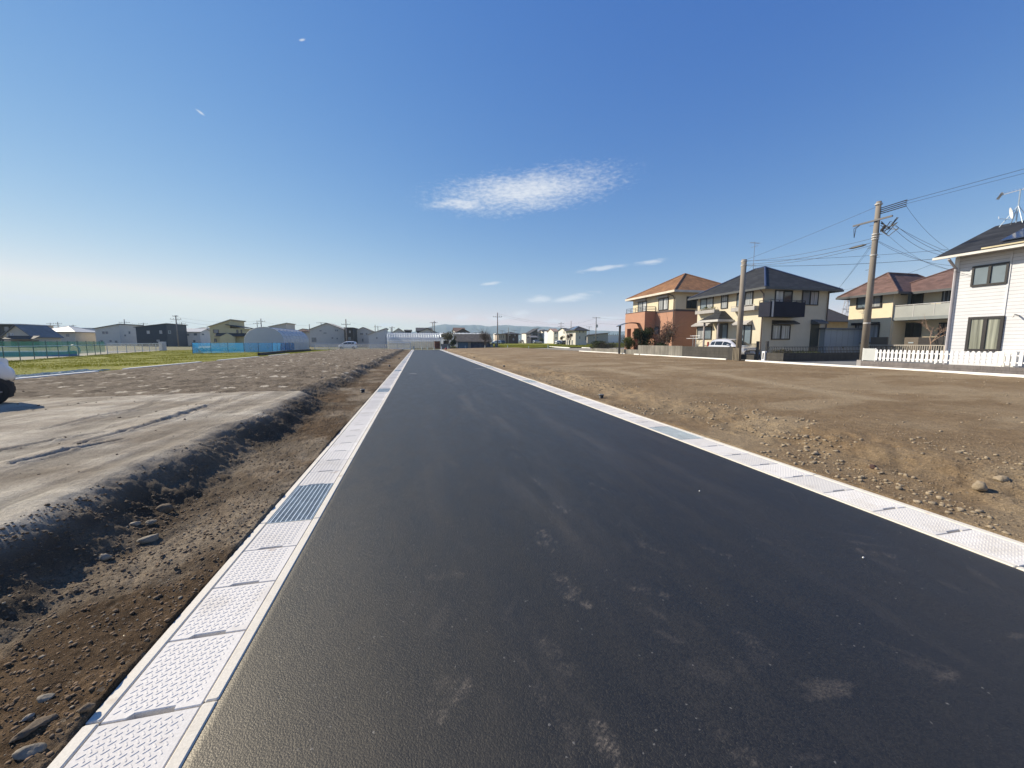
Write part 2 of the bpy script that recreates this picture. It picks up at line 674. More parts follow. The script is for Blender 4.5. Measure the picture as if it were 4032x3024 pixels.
def concrete_mat(name, col, dirt, amt=.35, scale=3.0, rough=.85):
    m, t, p, o = newmat(name)
    c = t.obj()
    oi = t.n("ShaderNodeObjectInfo")
    cc = t.vm("ADD", c, t.vm("SCALE", t.comb(oi.outputs["Random"], oi.outputs["Random"], oi.outputs["Random"]), scale=31.0))
    n1 = t.noise(cc, scale, 6, .65)
    n2 = t.noise(cc, 90, 3, .6)
    k = t.rng(n1, .52, .8, 0, amt)
    base = t.mix(k, col, dirt)
    f = t.m("MULTIPLY", t.rng(n2, .3, .7, .9, 1.1), t.rng(oi.outputs["Random"], 0, 1, .88, 1.06))
    rustn = t.noise(cc, 5.2, 3, .5)
    base = t.mix(t.rng(rustn, .70, .80, 0, .5), base, (.30, .20, .13))
    t.put(p.inputs["Base Color"], t.vm("SCALE", base, scale=f))
    p.inputs["Roughness"].default_value = rough
    p.inputs["Specular IOR Level"].default_value = .3
    t.put(p.inputs["Normal"], t.bump(n2, .25, .004))
    return m


def mesh_sheet(name, col, cover, cell=.06, trans=.4):
    """woven net sheeting: threads with see-through gaps (the gaps are far finer than a pixel)"""
    m, t, p, o = newmat(name)
    a, z = wallvec(t)
    p.inputs["Base Color"].default_value = (*col, 1)
    p.inputs["Roughness"].default_value = .6
    tl = t.n("ShaderNodeBsdfTranslucent")
    tl.inputs["Color"].default_value = (*col, 1)
    m1 = t.n("ShaderNodeMixShader")
    m1.inputs[0].default_value = trans
    m.node_tree.links.new(p.outputs[0], m1.inputs[1])
    m.node_tree.links.new(tl.outputs[0], m1.inputs[2])
    tr = t.n("ShaderNodeBsdfTransparent")
    m2 = t.n("ShaderNodeMixShader")
    n = t.noise(t.comb(t.m("MULTIPLY", a, .8), t.m("MULTIPLY", z, .5), 0.0), 1.0, 4, .6)
    t.put(m2.inputs[0], t.rng(n, .35, .65, cover - .1, cover + .1))
    m.node_tree.links.new(tr.outputs[0], m2.inputs[1])
    m.node_tree.links.new(m1.outputs[0], m2.inputs[2])
    m.node_tree.links.new(m2.outputs[0], o.inputs[0])
    MATS[name] = m
    return m


def leaf_mat(name, a, b_, trans=.35):
    m, t, p, o = newmat(name)
    n = t.noise(t.obj(), 3.1, 3)
    n2 = t.n("ShaderNodeTexWhiteNoise")
    t.put(n2.inputs["Vector"], t.vm("SNAP", t.obj(), (.12, .12, .12)))
    col = t.mix(t.m("ADD", t.m("MULTIPLY", n, .6), t.m("MULTIPLY", n2.outputs[0], .5)), a, b_)
    t.put(p.inputs["Base Color"], col)
    p.inputs["Roughness"].default_value = .6
    p.inputs["Specular IOR Level"].default_value = .3
    tl = t.n("ShaderNodeBsdfTranslucent")
    t.put(tl.inputs["Color"], col)
    mx = t.n("ShaderNodeMixShader")
    mx.inputs[0].default_value = trans
    m.node_tree.links.new(p.outputs[0], mx.inputs[1])
    m.node_tree.links.new(tl.outputs[0], mx.inputs[2])
    m.node_tree.links.new(mx.outputs[0], o.inputs[0])
    MATS[name] = m
    return m


ASPHALT = asphalt_mat()
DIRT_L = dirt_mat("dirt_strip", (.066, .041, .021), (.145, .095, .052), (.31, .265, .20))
DIRT_R = dirt_mat("dirt_right", (.176, .121, .068), (.243, .174, .102), (.34, .27, .175))
KERB = concrete_mat("kerb_concrete", (.60, .565, .49), (.44, .39, .31), .5, 4)
LID = concrete_mat("lid_concrete", (.63, .61, .58), (.43, .385, .32), .6, 3.2)
WHITE_KERB = concrete_mat("white_edging", (.78, .77, .74), (.6, .57, .5), .4, 2)
GALV = M("galvanised_steel", (.50, .56, .60), .38, .15, 6, metal=.75)
DARKV = M("drain_inside", (.035, .035, .035), .9)
GROUND = field_mat("farmland", (.13, .13, .055), (.16, .14, .08), (.15, .12, .08), .5)
FIELD = field_mat("green_field", (.135, .150, .004), (.175, .165, .005), (.12, .11, .03), .15)
STREET = M("old_asphalt", (.16, .16, .155), .85, .15, .8, .3, 80)
STONE = M("stone", (.24, .20, .145), .9, .3, 5, .5, 60, fine=.15)
STONE_D = M("stone_dark", (.125, .093, .062), .9, .3, 5, .5, 60, fine=.15)
# ------------------------------------------------------------------ ground, lots, road
YE = 88.0                                  # where the new road meets the cross street
RL, RR = -0.993, 4.44                      # road edges (inner kerb edges)
KL0, KR1 = -1.525, 5.05                    # outer kerb edges

gm = MB()
N = 28


def gzf(x, y):
    """level of the farmland: it rises gently beyond the new road"""
    r = math.hypot(x, y)
    return float(np.interp(r, [0, 84, 100, 200, 420], [0.0, 0.0, .32, 1.36, 1.5]))


rs = [0.0] + [12 * 1.22 ** i for i in range(N + 4)]
ring = [[(r * math.cos(6.28318 * k / 48), r * math.sin(6.28318 * k / 48), gzf(r, 0) - .12) for k in range(48)] for r in rs[1:] if r < 3600]
gv = [(0, 0, -.12)] + [p for r in ring for p in r]
gf = [(0, 1 + k, 1 + (k + 1) % 48) for k in range(48)]
for i in range(len(ring) - 1):
    for k in range(48):
        a, b2 = 1 + i * 48, 1 + (i + 1) * 48
        j = (k + 1) % 48
        gf.append((a + k, b2 + k, b2 + j, a + j))
gm.add(gv, gf)
struct("ground", gm, GROUND)

# --- the new road with foot and tyre dust carried in from the lots
ys = np.concatenate([np.arange(-6, .8, .4), growrows(.8, YE, .014, .0085)])
xs = np.linspace(RL, RR, 250)
X, Y = np.meshgrid(xs, ys)
dust = np.zeros_like(X)


def blot(x, y, rx, ry, rot, amp, seed, rag=.5):
    global dust
    R = max(rx, ry) * 2
    r0, r1 = np.searchsorted(ys, y - R), np.searchsorted(ys, y + R)
    if r1 <= r0:
        return
    xx, yy = X[r0:r1] - x, Y[r0:r1] - y
    c, s = math.cos(rot), math.sin(rot)
    a, b_ = (xx * c + yy * s) / rx, (-xx * s + yy * c) / ry
    n = fbm(X[r0:r1] * 14, Y[r0:r1] * 14, seed, 3)
    k = np.clip((1 - np.hypot(a, b_) + n * rag) * 2.4, 0, 1) * amp
    dust[r0:r1] = np.maximum(dust[r0:r1], k)


def shoe(x, y, rot, amp, seed):
    """a boot sole: two ovals crossed by tread bars"""
    global dust
    r0, r1 = np.searchsorted(ys, y - .3), np.searchsorted(ys, y + .3)
    if r1 <= r0:
        return
    xx, yy = X[r0:r1] - x, Y[r0:r1] - y
    c, s = math.cos(rot), math.sin(rot)
    a, b_ = xx * c + yy * s, -xx * s + yy * c
    sole = np.maximum(1 - np.hypot(a / .055, (b_ - .055) / .10), 1 - np.hypot(a / .043, (b_ + .095) / .06))
    tread = .55 + .45 * np.sign(np.sin(b_ * 170) * np.sin(a * 150 + 1.2))
    n = fbm(X[r0:r1] * 22, Y[r0:r1] * 22, seed, 3)
    k = np.clip(sole * 4, 0, 1) * tread * np.clip(.65 + n * 1.5, 0, 1) * amp
    dust[r0:r1] = np.maximum(dust[r0:r1], k)


for i, (dx, dy, rot, amp) in enumerate([(985, 1505, -.6, .55), (940, 1512, -.5, .25), (1320, 1622, .1, .8), (1240, 1290, .5, .7), (1222, 1258, .3, .5), (1210, 1095, .2, .55),
        (1205, 1130, .2, .25), (1160, 1040, .2, .45), (1180, 1157, .3, .5), (1178, 1176, .3, .45), (1110, 968, .3, .4), (1112, 985, .3, .35),
        (1090, 935, .3, .4), (1130, 891, 1.2, .5), (1150, 884, 1.2, .5), (1170, 876, 1.2, .5), (1188, 869, 1.2, .45), (1200, 1415, .2, .3),
        (1230, 1150, .2, .2), (1290, 1050, .3, .25), (1060, 900, .2, .35), (1068, 880, .2, .3), (1400, 1180, .5, .25), (1545, 1190, .4, .2),
        (1190, 1520, .3, .22), (960, 1245, 1.4, .25), (1620, 1640, .3, .35), (1640, 1395, .3, .3), (1890, 1195, 1.0, .4), (1400, 1275, .9, .35)]):
    gx_, gy_ = G(dx * 1.8228, dy * 1.8228)
    shoe(gx_, gy_, rot, amp * 1.6, i)
for i, (dx, dy, rx, ry, rot, amp) in enumerate([(1790, 1490, .055, .15, -1.1, .7), (1760, 1475, .04, .1, -1.0, .4), (2050, 1458, .05, .17, -1.2, .75), (2195, 1376, .04, .08, -1.2, .65),
        (1440, 1372, .03, .14, .8, .45), (1500, 1345, .02, .12, .9, .3), (1945, 1405, .02, .2, .6, .35), (1890, 1178, .02, .25, .25, .5), (1840, 1155, .02, .2, .25, .35),
        (1420, 1325, .03, .13, .9, .4), (1525, 1450, .08, .12, .3, .22), (1640, 1420, .1, .14, .3, .22), (1750, 1635, .01, .1, 0, .5), (990, 1242, .03, .1, 1.2, .35), (1230, 1610, .14, .06, 0, .3),
        (1985, 1440, .05, .1, .5, .3), (1585, 1010, .04, .3, .3, .3)]):
    gx_, gy_ = G(dx * 1.8228, dy * 1.8228)
    hx_, hy_ = G(dx * 1.8228 + 12, dy * 1.8228 - 12 * (.25 if i in (0, 1) else .05 if i in (2, 3) else rot * -.6))
    blot(gx_, gy_, rx * .8, ry * .9, math.atan2(-(hx_ - gx_), hy_ - gy_), amp * .6, 100 + i, 1.0)
for x0, wd, amp, y0, y1 in [(1.25, .22, .42, 1.5, 44), (1.75, .14, .25, 3, 36), (2.9, .22, .25, 1.5, 30), (.3, .2, .12, 2, 50), (3.5, .15, .22, 2, 30), (4.1, .12, .2, 2, 22)]:
    xc = x0 + .25 * fbm(Y * .12, Y * 0 + x0, 5, 3)
    k = np.exp(-((X - xc) / wd) ** 2) * sstep(Y, y0, y0 + 3) * (1 - sstep(Y, y1 * .6, y1)) * np.clip(.5 + 2.2 * fbm(X * 3, Y * .5, 9, 4), 0, 1.3)
    dust = np.maximum(dust, k * amp)
for i in range(90):
    y_ = 1.5 + 26 * random.random() ** 1.7
    blot(random.uniform(RL + .3, RR - .1), y_, random.uniform(.02, .06), random.uniform(.05, .2), random.uniform(-.7, .7), random.uniform(.05, .17), 300 + i)
Z = .004 * fbm(X * .8, Y * .3, 3, 3)
Z[:, 0] = Z[:, -1] = -.004
gridmesh("road", X, Y, Z, ASPHALT, {"dust": dust})

# --- left lots: a trodden strip by the drain, a bank, then the raised lots
ys = np.concatenate([np.arange(-4, .8, .25), growrows(.8, 83.6, .011, .0072)])
# columns: dense over the strip and the bank
xs = [KL0]
while xs[-1] > -40:
    d = -xs[-1]
    xs.append(xs[-1] - (.013 if d < 3.4 else .013 + (d - 3.4) * .0115))
xs = np.array(xs)
X, Y = np.meshgrid(xs, ys)
far = sstep(Y, 11.4, 12.5)
wob = .22 * fbm(Y * .55, Y * 0, 21, 3)
notch = np.zeros_like(Y)
for yn, wn_, dn in [(12.6, 1.0, .75), (24.6, 1.2, .8), (31, .9, .5), (39, 1.5, .7), (52, 1.2, .5), (64, 2, .6)]:
    notch = np.maximum(notch, dn * np.exp(-((Y - yn) / wn_) ** 2))
foot = -2.45 + wob + .10 * fbm(Y * 2.3, Y * 0 + 4, 5, 3) - .25 * far - .5 * notch
crest = -3.05 + wob + .13 * fbm(Y * 2.0, Y * 0 + 9, 6, 3) - .30 * far - .55 * notch
crumb = fbm(X * 5, Y * 5, 31, 4, .6)
t = np.clip((foot - X) / np.maximum(foot - crest, .2) + .08 * crumb, 0, 1)
t = t * t * (3 - 2 * t) * .6 + t * .4
top = .375 * (1 - far) + .295 * far + .03 * fbm(X * .35, Y * .35, 8, 3)
lip = .045 * np.exp(-((X - crest + .12) / .16) ** 2) * (.4 + .6 * fbm(Y * 1.6, X * 0, 44, 3))
Z = t * (top + lip)
strip = 1 - t
toe = np.exp(-((X - foot) / .22) ** 2)
Z += strip * (.012 + .035 * np.clip(fbm(X * 1.3, Y * 1.3, 12, 4), -.4, .6) + .020 * fbm(X * 9, Y * 9, 15, 3) + .019 * np.abs(fbm(X * 17, Y * 17, 16, 3)) + .012 * fbm(X * 48, Y * 48, 17, 2))
Z += toe * .05 * np.clip(fbm(X * 7, Y * 7, 41, 3), -.1, 1)
slope = t * (1 - t) * 4
Z += slope * (.03 * fbm(X * 6, Y * 6, 18, 4, .6) + .024 * np.abs(fbm(X * 15, Y * 15, 19, 3)) + .010 * fbm(X * 44, Y * 44, 20, 2))
Z += t * (1 - far) * (.012 * fbm(X * 2.4, Y * 5, 24, 4) + .006 * fbm(X * 18, Y * 18, 25, 2))
# tilled part: flat clods lying in the dark soil
cl = fbm(X * 1.5, Y * 2.2, 55, 4, .6)
clod = sstep(cl, .19, .25)
clod2 = sstep(fbm(X * 3.1, Y * 4.0, 57, 3), .21, .26)
Z += t * far * (.03 * clod + .02 * clod2 + .03 * fbm(X * 4.5, Y * 4.5, 58, 3))
darken = slope * (1 - .3 * far) * .42 + strip * .5 * sstep(fbm(X * 2.2, Y * 1.4, 66, 4), .0, .25) + .35 * toe  # darkens the bank's face, its toe and patches of the strip
darken += t * (1 - far) * np.exp(-((X - crest + .05) / .35) ** 2) * .25
pale = t * far * np.clip(.34 + clod + .7 * clod2, 0, 1) + strip * .5 * sstep(fbm(X * 1.1, Y * .8, 72, 4), .05, .3)
pad = t * (1 - far)
rutsD = np.zeros_like(X)


def rut(pts, wd, depth, tread):
    """a wheel rut with lug marks across it, pressed into the raised pad"""
    global Z, rutsD
    for (xa, ya), (xb, yb) in zip(pts[:-1], pts[1:]):
        L = math.hypot(xb - xa, yb - ya)
        ux, uy = (xb - xa) / L, (yb - ya) / L
        r0, r1 = np.searchsorted(ys, min(ya, yb) - 1), np.searchsorted(ys, max(ya, yb) + 1)
        s_ = (X[r0:r1] - xa) * ux + (Y[r0:r1] - ya) * uy
        d_ = -(X[r0:r1] - xa) * uy + (Y[r0:r1] - ya) * ux
        ins = ((s_ >= -.03) & (s_ <= L + .03)).astype(float)
        band = np.clip((wd - np.abs(d_)) / .05, 0, 1) * ins
        lug = np.sign(np.sin(s_ * 40 + d_ * 9)) * tread
        berm = np.exp(-((np.abs(d_) - wd - .03) / .04) ** 2) * ins
        Z[r0:r1] += pad[r0:r1] * (-depth * band + lug * band + berm * depth * .6)
        rutsD[r0:r1] = np.maximum(rutsD[r0:r1], band * pad[r0:r1])


def padpt(x, y):
    return G(*px(14, x, y), .38)


rut([padpt(600, 640), padpt(900, 555), padpt(1150, 490)], .06, .03, .004)
rut([padpt(1150, 490), padpt(1350, 425), padpt(1530, 365)], .10, .035, .022)
rut([padpt(1530, 365), padpt(1620, 335), padpt(1650, 305)], .12, .012, .010)
rut([padpt(300, 545), padpt(700, 450), padpt(1020, 385)], .06, .028, .004)
rut([padpt(1020, 385), padpt(1100, 352), padpt(1140, 325)], .11, .010, .009)
rut([padpt(100, 790), padpt(500, 690), padpt(900, 610)], .05, .035, .0)
rut([padpt(0, 690), padpt(400, 610), padpt(760, 560)], .05, .03, .0)
darken = np.clip(darken + rutsD * .45, 0, 1)  # ruts are darker than the pad around them
_p, _q = padpt(600, 640), padpt(1530, 365)
_th = math.atan2(_q[1] - _p[1], _q[0] - _p[0])
U_, V_ = X * math.cos(_th) + Y * math.sin(_th), -X * math.sin(_th) + Y * math.cos(_th)
strk = fbm(U_ * .22, V_ * 2.6, 85, 4, .6)
Z += pad * .030 * strk
padS = pad * sstep(strk, -.25, .25)
padA = pad * (.75 + .5 * fbm(X * .8, Y * 1.6, 80, 4)) * (1 - .6 * slope)
Z[:, 0] = -.02
edge = sstep(Y, 81.5, 83.6) * t
Z = Z * (1 - .93 * edge)
nearline = sstep(-X, 14.3, 14.9)
Z = Z * (1 - nearline) + nearline * np.minimum(Z, .30) * (1 - .93 * edge)
Z = np.where(X < -15.2, Z * (1 - sstep(-X, 15.2, 15.9)) - .02, Z)


def left_mat():
    """soil strip + compacted grey pad, chosen by where the lots were filled"""
    m = DIRT_L
    t_ = NT(m.node_tree)
    p = [n for n in m.node_tree.nodes if n.type == "BSDF_PRINCIPLED"][0]
    src = p.inputs["Base Color"].links[0].from_socket
    c = t_.obj()
    fac = t_.n("ShaderNodeAttribute", attribute_name="fill").outputs["Fac"]
    n1, n2 = t_.noise(t_.scale(c, (.9, 1.6, 1)), 2.0, 6, .65), t_.noise(c, 45, 4, .7)
    col = t_.mix(t_.rng(n1, .35, .7), (.27, .245, .205), (.46, .42, .345))
    col = t_.vm("SCALE", col, scale=t_.rng(n2, .3, .7, .75, 1.25))
    til = t_.n("ShaderNodeAttribute", attribute_name="tilled").outputs["Fac"]
    vo = t_.n("ShaderNodeTexVoronoi", feature="F1")
    nz = t_.n("ShaderNodeTexNoise")
    t_.put(nz.inputs["Vector"], c)
    nz.inputs["Scale"].default_value = 3.0
    nz.inputs["Detail"].default_value = 4
    t_.put(vo.inputs["Vector"], t_.vm("ADD", t_.scale(c, (2.0, 1.6, 1)), t_.vm("SCALE", nz.outputs["Color"], scale=.9)))
    vo.inputs["Scale"].default_value = 1.0
    vr = t_.sep(vo.outputs["Color"])
    plate = t_.m("MULTIPLY", t_.m("GREATER_THAN", vr[0], .60), t_.rng(vo.outputs["Distance"], .34, .22))
    plate = t_.m("MULTIPLY", plate, t_.rng(n2, .3, .6, .6, 1.0))
    gap = t_.m("MULTIPLY", t_.m("LESS_THAN", vr[1], .35), t_.rng(vo.outputs["Distance"], .2, .5))
    n4 = t_.noise(c, 7, 5, .7)
    tcol = t_.mix(t_.rng(n4, .35, .65), (.105, .080, .057), (.205, .170, .128))
    tcol = t_.mix(t_.m("MULTIPLY", gap, .6), tcol, (.06, .044, .030))
    tcol = t_.mix(plate, tcol, t_.mix(vr[2], (.34, .30, .235), (.50, .45, .36)))
    tcol = t_.vm("SCALE", tcol, scale=t_.rng(n2, .3, .7, .7, 1.3))
    src = t_.mix(til, src, tcol)
    stk = t_.n("ShaderNodeAttribute", attribute_name="streak").outputs["Fac"]
    col = t_.vm("SCALE", col, scale=t_.rng(stk, 0, 1, .88, 1.38))
    darken_ = t_.n("ShaderNodeAttribute", attribute_name="darken").outputs["Fac"]
    col = t_.mix(t_.m("MULTIPLY", darken_, .75), col, (.085, .072, .06))  # pad turns darker along the crest and in the ruts
    t_.put(p.inputs["Base Color"], t_.mix(fac, src, col))


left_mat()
gridmesh("dirt_lot_left", X, Y, Z, DIRT_L, {"darken": darken, "pale": pale, "fill": np.clip(padA, 0, 1), "streak": padS, "tilled": np.clip(t * far, 0, 1)})


def make_sampler(xs_, ys_, Z_):
    xo, yo = np.array(xs_), np.array(ys_)
    flip = xo[0] > xo[-1]
    if flip:
        xo, Zs = xo[::-1], Z_[:, ::-1]
    else:
        Zs = Z_

    def f(x, y):
        i = np.clip(np.searchsorted(xo, x) - 1, 0, len(xo) - 2)
        j = np.clip(np.searchsorted(yo, y) - 1, 0, len(yo) - 2)
        a = np.clip((x - xo[i]) / (xo[i + 1] - xo[i]), 0, 1)
        b_ = np.clip((y - yo[j]) / (yo[j + 1] - yo[j]), 0, 1)
        return (Zs[j, i] * (1 - a) + Zs[j, i + 1] * a) * (1 - b_) + (Zs[j + 1, i] * (1 - a) + Zs[j + 1, i + 1] * a) * b_
    return f


hL = make_sampler(xs, ys, Z)

# --- right lots: soft bank up from the drain, then a wide levelled lot
ys = np.concatenate([np.arange(-6, .8, .3), growrows(.8, 92, .02, .0095)])
xs = [KR1]
while xs[-1] < 22.25:
    d = xs[-1] - KR1
    xs.append(xs[-1] + (.025 if d < 2.6 else .025 + (d - 2.6) * .011))
xs = np.array(xs)
X, Y = np.meshgrid(xs, ys)
wob = .3 * fbm(Y * .35, Y * 0, 121, 4)
foot = 5.62 + wob + .12 * fbm(Y * 1.8, Y * 0 + 4, 105, 3) - .2 * sstep(Y, 10, 30)
crest = 7.3 + wob * 1.5 + .3 * fbm(Y * .9, Y * 0 + 9, 106, 3) - .3 * sstep(Y, 10, 30)
crumb = fbm(X * 3.2, Y * 3.2, 131, 4, .6)
t = np.clip((X - foot) / (crest - foot) + .25 * crumb, 0, 1)
t = t * t * (3 - 2 * t)
top = .20 + .21 * sstep(X, 5.8, 18) + .04 * fbm(X * .22, Y * .22, 108, 3)
Z = t * top + (1 - t) * .02
slope = t * (1 - t) * 4
Z += (1 - t) * (.022 * fbm(X * 1.6, Y * 1.6, 112, 4) + .012 * fbm(X * 12, Y * 12, 113, 3))
Z += slope * (.03 * np.clip(fbm(X * 2.6, Y * 2.0, 118, 4, .6), -.3, .6) + .022 * fbm(X * 16, Y * 16, 119, 3))
nearc = np.exp(-(X - 6.5) / 2.5)
Z += t * (.014 * fbm(X * 1.8, Y * 3.0, 124, 4) + .022 * nearc * fbm(X * 4.5, Y * 4.5, 126, 4) + .006 * fbm(X * 14, Y * 14, 125, 2))
Z[:, 0] = -.02
endr = sstep(Y, 89, 92) * t
Z = Z * (1 - .9 * endr)
tr = np.abs(X - (9.2 + .10 * (Y - 10) + .9 * fbm(Y * .08, Y * 0, 3, 3)))
tr2 = np.abs(X - (12.5 + .25 * (Y - 14) + .9 * fbm(Y * .08, Y * 0 + 4, 3, 3)))
pale = .85 * np.exp(-(tr / .5) ** 2) * sstep(fbm(X * .6, Y * .5, 140, 4), -.15, .15) * sstep(Y, 12, 16) * (1 - sstep(Y, 30, 40))
pale = np.maximum(pale, .8 * np.exp(-(tr2 / .5) ** 2) * sstep(fbm(X * .6, Y * .5, 150, 4), -.1, .15) * (1 - sstep(Y, 24, 34)))
pale = np.maximum(pale, slope * .35 * sstep(fbm(X * .5, Y * .35, 141, 4), .0, .2) * sstep(Y, 6, 9))
pale = np.maximum(pale, .45 * sstep(fbm(X * .35, Y * .7, 142, 5), .1, .32))
darken = (1 - t) * .3 * sstep(fbm(X * 1.5, Y * .8, 143, 4), 0, .3) + .12 * sstep(fbm(X * .5, Y * 1.2, 145, 4), .12, .3)
gridmesh("dirt_lot_right", X, Y, Z, DIRT_R, {"darken": darken, "pale": pale})
hR = make_sampler(xs, ys, Z)


def hgt(x, y):
    return float(hL(np.array(x), np.array(y)) if x < 0 else hR(np.array(x), np.array(y)))


# --- loose stones on both lots, too many to count
ICO = None


def ico():
    p = (1 + 5 ** .5) / 2
    v = np.array([(-1, p, 0), (1, p, 0), (-1, -p, 0), (1, -p, 0), (0, -1, p), (0, 1, p), (0, -1, -p), (0, 1, -p), (p, 0, -1), (p, 0, 1), (-p, 0, -1), (-p, 0, 1)], float)
    v /= np.linalg.norm(v[0])
    f = np.array([(0, 11, 5), (0, 5, 1), (0, 1, 7), (0, 7, 10), (0, 10, 11), (1, 5, 9), (5, 11, 4), (11, 10, 2), (10, 7, 6), (7, 1, 8), (3, 9, 4), (3, 4, 2), (3, 2, 6), (3, 6, 8), (3, 8, 9), (4, 9, 5), (2, 4, 11), (6, 2, 10), (8, 6, 7), (9, 8, 1)])
    return v, f


IV, IF = ico()


def stones(name, xy, size, hf, mat, sink=.3):
    n = len(xy)
    z = hf(xy[:, 0], xy[:, 1])
    sc = size[:, None] * RNG.uniform([.7, .7, .35], [1.3, 1.3, .8], (n, 3))
    V = IV[None] * (1 + RNG.uniform(-.22, .22, (n, 12, 1))) * sc[:, None, :]
    a = RNG.uniform(0, 6.28, n)
    c, s = np.cos(a)[:, None], np.sin(a)[:, None]
    x, y = V[..., 0] * c - V[..., 1] * s, V[..., 0] * s + V[..., 1] * c
    V = np.stack([x + xy[:, :1], y + xy[:, 1:], V[..., 2] + (z + sc[:, 2] * (1 - 2 * sink))[:, None]], -1)
    F = (IF[None] + (np.arange(n) * 12)[:, None, None]).reshape(-1, 3)
    return tag(bulk(name, V.reshape(-1, 3), F, mat, None, True), None, None, None, "stuff")


def scat(n, x0, x1, y0, y1, pw, thr, seed):
    y = y0 + (y1 - y0) * RNG.random(n * 3) ** pw
    x = RNG.uniform(x0, x1, n * 3)
    k = fbm(x * 1.1, y * .8, seed, 3) > thr
    return np.stack([x, y], -1)[k][:n]


CRUMB = M("soil_crumb", (.150, .100, .058), .95, .35, 4, .5, 60, fine=.2)
xy = scat(16000, -2.95, KL0 - .03, .9, 16, 2.0, -.05, 205)
stones("soil_crumbs", xy, .0025 + .011 * RNG.random(len(xy)) ** 5 + .002 * RNG.random(len(xy)), hL, CRUMB, .35)
xy = scat(9000, KR1 + .03, 8.5, 1.2, 18, 1.6, -.1, 206)
stones("bank_crumbs", xy, .004 + .010 * RNG.random(len(xy)) ** 3, hR, M("soil_crumb_tan", (.20, .15, .095), .95, .35, 4, .5, 60, fine=.2), .35)
xy = scat(3000, -3.0, KL0 - .03, .9, 22, 1.9, .0, 200)
stones("gravel_strip", xy, .004 + .012 * RNG.random(len(xy)) ** 4 + .004 * RNG.random(len(xy)), hL, STONE_D)
xy = scat(900, -3.0, KL0 - .03, .9, 26, 1.7, -.05, 210)
stones("pebbles_strip", xy, .004 + .010 * RNG.random(len(xy)) ** 3, hL, STONE)
xy = scat(900, -14, -2.6, 2.5, 30, 1.3, .0, 220)
stones("gravel_fill", xy, .006 + .024 * RNG.random(len(xy)) ** 4, hL, STONE_D)
xy = scat(4200, KR1 + .03, 7.4, 1.2, 24, 1.4, -.02, 230)
stones("gravel_bank", xy, .007 + .030 * RNG.random(len(xy)) ** 4, hR, M("stone_tan", (.27, .215, .145), .9, .3, 5, .5, 60, fine=.15))
xy = scat(2600, 6.5, 20, 1.5, 36, 1.2, .0, 240)
stones("gravel_lot", xy, .008 + .022 * RNG.random(len(xy)) ** 4, hR, M("stone_tan", (.27, .215, .145)))


# --- single stones that stand out
def rock(label, u, v, sx, sy, sz, rz, mat, zg=None, seed=1, sink=.25):
    x, y = G(u, v, .03 if zg is None else zg)
    x = max(x, -99)
    z = hgt(x, y)
    r = np.random.default_rng(seed)
    bm_v, bm_f = IV.copy(), IF.copy()
    for _ in range(2):
        cache, nf, nv = {}, [], list(bm_v)

        def mid(a, b_):
            k = (min(a, b_), max(a, b_))
            if k not in cache:
                q = (nv[a] + nv[b_]) / 2
                nv.append(q / np.linalg.norm(q))
                cache[k] = len(nv) - 1
            return cache[k]
        for a, b_, c in bm_f:
            d, e, f = mid(a, b_), mid(b_, c), mid(c, a)
            nf += [(a, d, f), (b_, e, d), (c, f, e), (d, e, f)]
        bm_v, bm_f = np.array(nv), np.array(nf)
    pl = r.normal(size=(9, 3))
    pl /= np.linalg.norm(pl, axis=1)[:, None]
    for q in pl:                                   # knock flats off it
        d = bm_v @ q
        bm_v = bm_v - np.clip(d - .72, 0, None)[:, None] * q * .9
    bm_v = bm_v * (1 + .05 * r.normal(size=(len(bm_v), 1))) * np.array([sx, sy, sz])
    o = bulk("stone", bm_v, bm_f, mat, None, False)
    o.location = (x, y, z + sz * (1 - 2 * sink))
    o.rotation_euler = (r.uniform(-.2, .2), r.uniform(-.2, .2), rz)
    return tag(o, label, "stone", "larger stones lying on the dirt")


ST_P = M("stone_pale", (.26, .23, .185), .9, .25, 6, .5, 60, fine=.15)
ST_G = M("stone_grey", (.21, .185, .145), .9, .25, 6, .5, 60, fine=.15)
rock("largest flat pale stone on the dirt strip below the left bank", *px(14, 1080, 1325), .085, .042, .04, .6, ST_G, seed=3)
rock("smooth pale oval stone just behind the largest flat stone", *px(14, 985, 1262), .042, .026, .024, .3, ST_P, seed=4)
rock("grey stone at the foot of the bank beside the pale oval one", *px(14, 1095, 1232), .042, .03, .028, .3, ST_G, seed=5)
rock("rounded tan stone on the dirt strip half sunk in soil", *px(14, 762, 1470), .042, .03, .03, .1, ST_P, seed=6)
rock("brown boulder in the shade at the foot of left bank", *px(14, 1195, 1140), .07, .055, .055, .1, STONE_D, seed=7)
rock("large pale slab stone beside the kerb in the bottom left corner", *px(15, 245, 1370), .075, .03, .022, .9, STONE_D, seed=8, sink=.45)
rock("smooth half buried tan stone at the bottom left edge", *px(15, 215, 1525), .05, .03, .022, .3, ST_G, seed=9, sink=.4)
rock("small sharp white chip of stone near the bottom left edge", *px(15, 205, 1280), .022, .014, .012, .9, ST_P, seed=10)
rock("angular bluish grey stone near the bottom left edge", *px(15, 330, 1150), .035, .022, .014, .1, ST_G, seed=11)
rock("brown rounded stone touching the outer kerb at lower left", *px(15, 630, 1235), .03, .022, .02, .8, STONE_D, seed=12)
rock("square tan stone block at the foot of the right bank", *px(16, 1915, 925), .07, .065, .065, .3, M("stone_tan", (.27, .215, .145)), .06, 13, .15)
rock("dark red stone lying below the right bank", *px(16, 1222, 783), .05, .04, .03, .3, M("stone_red", (.075, .04, .03), .9), .03, 14)
rock("pale broken stone on the slope of the right bank by the square block", *px(16, 2060, 845), .09, .06, .04, .3, M("stone_tan", (.27, .215, .145)), .15, 15)
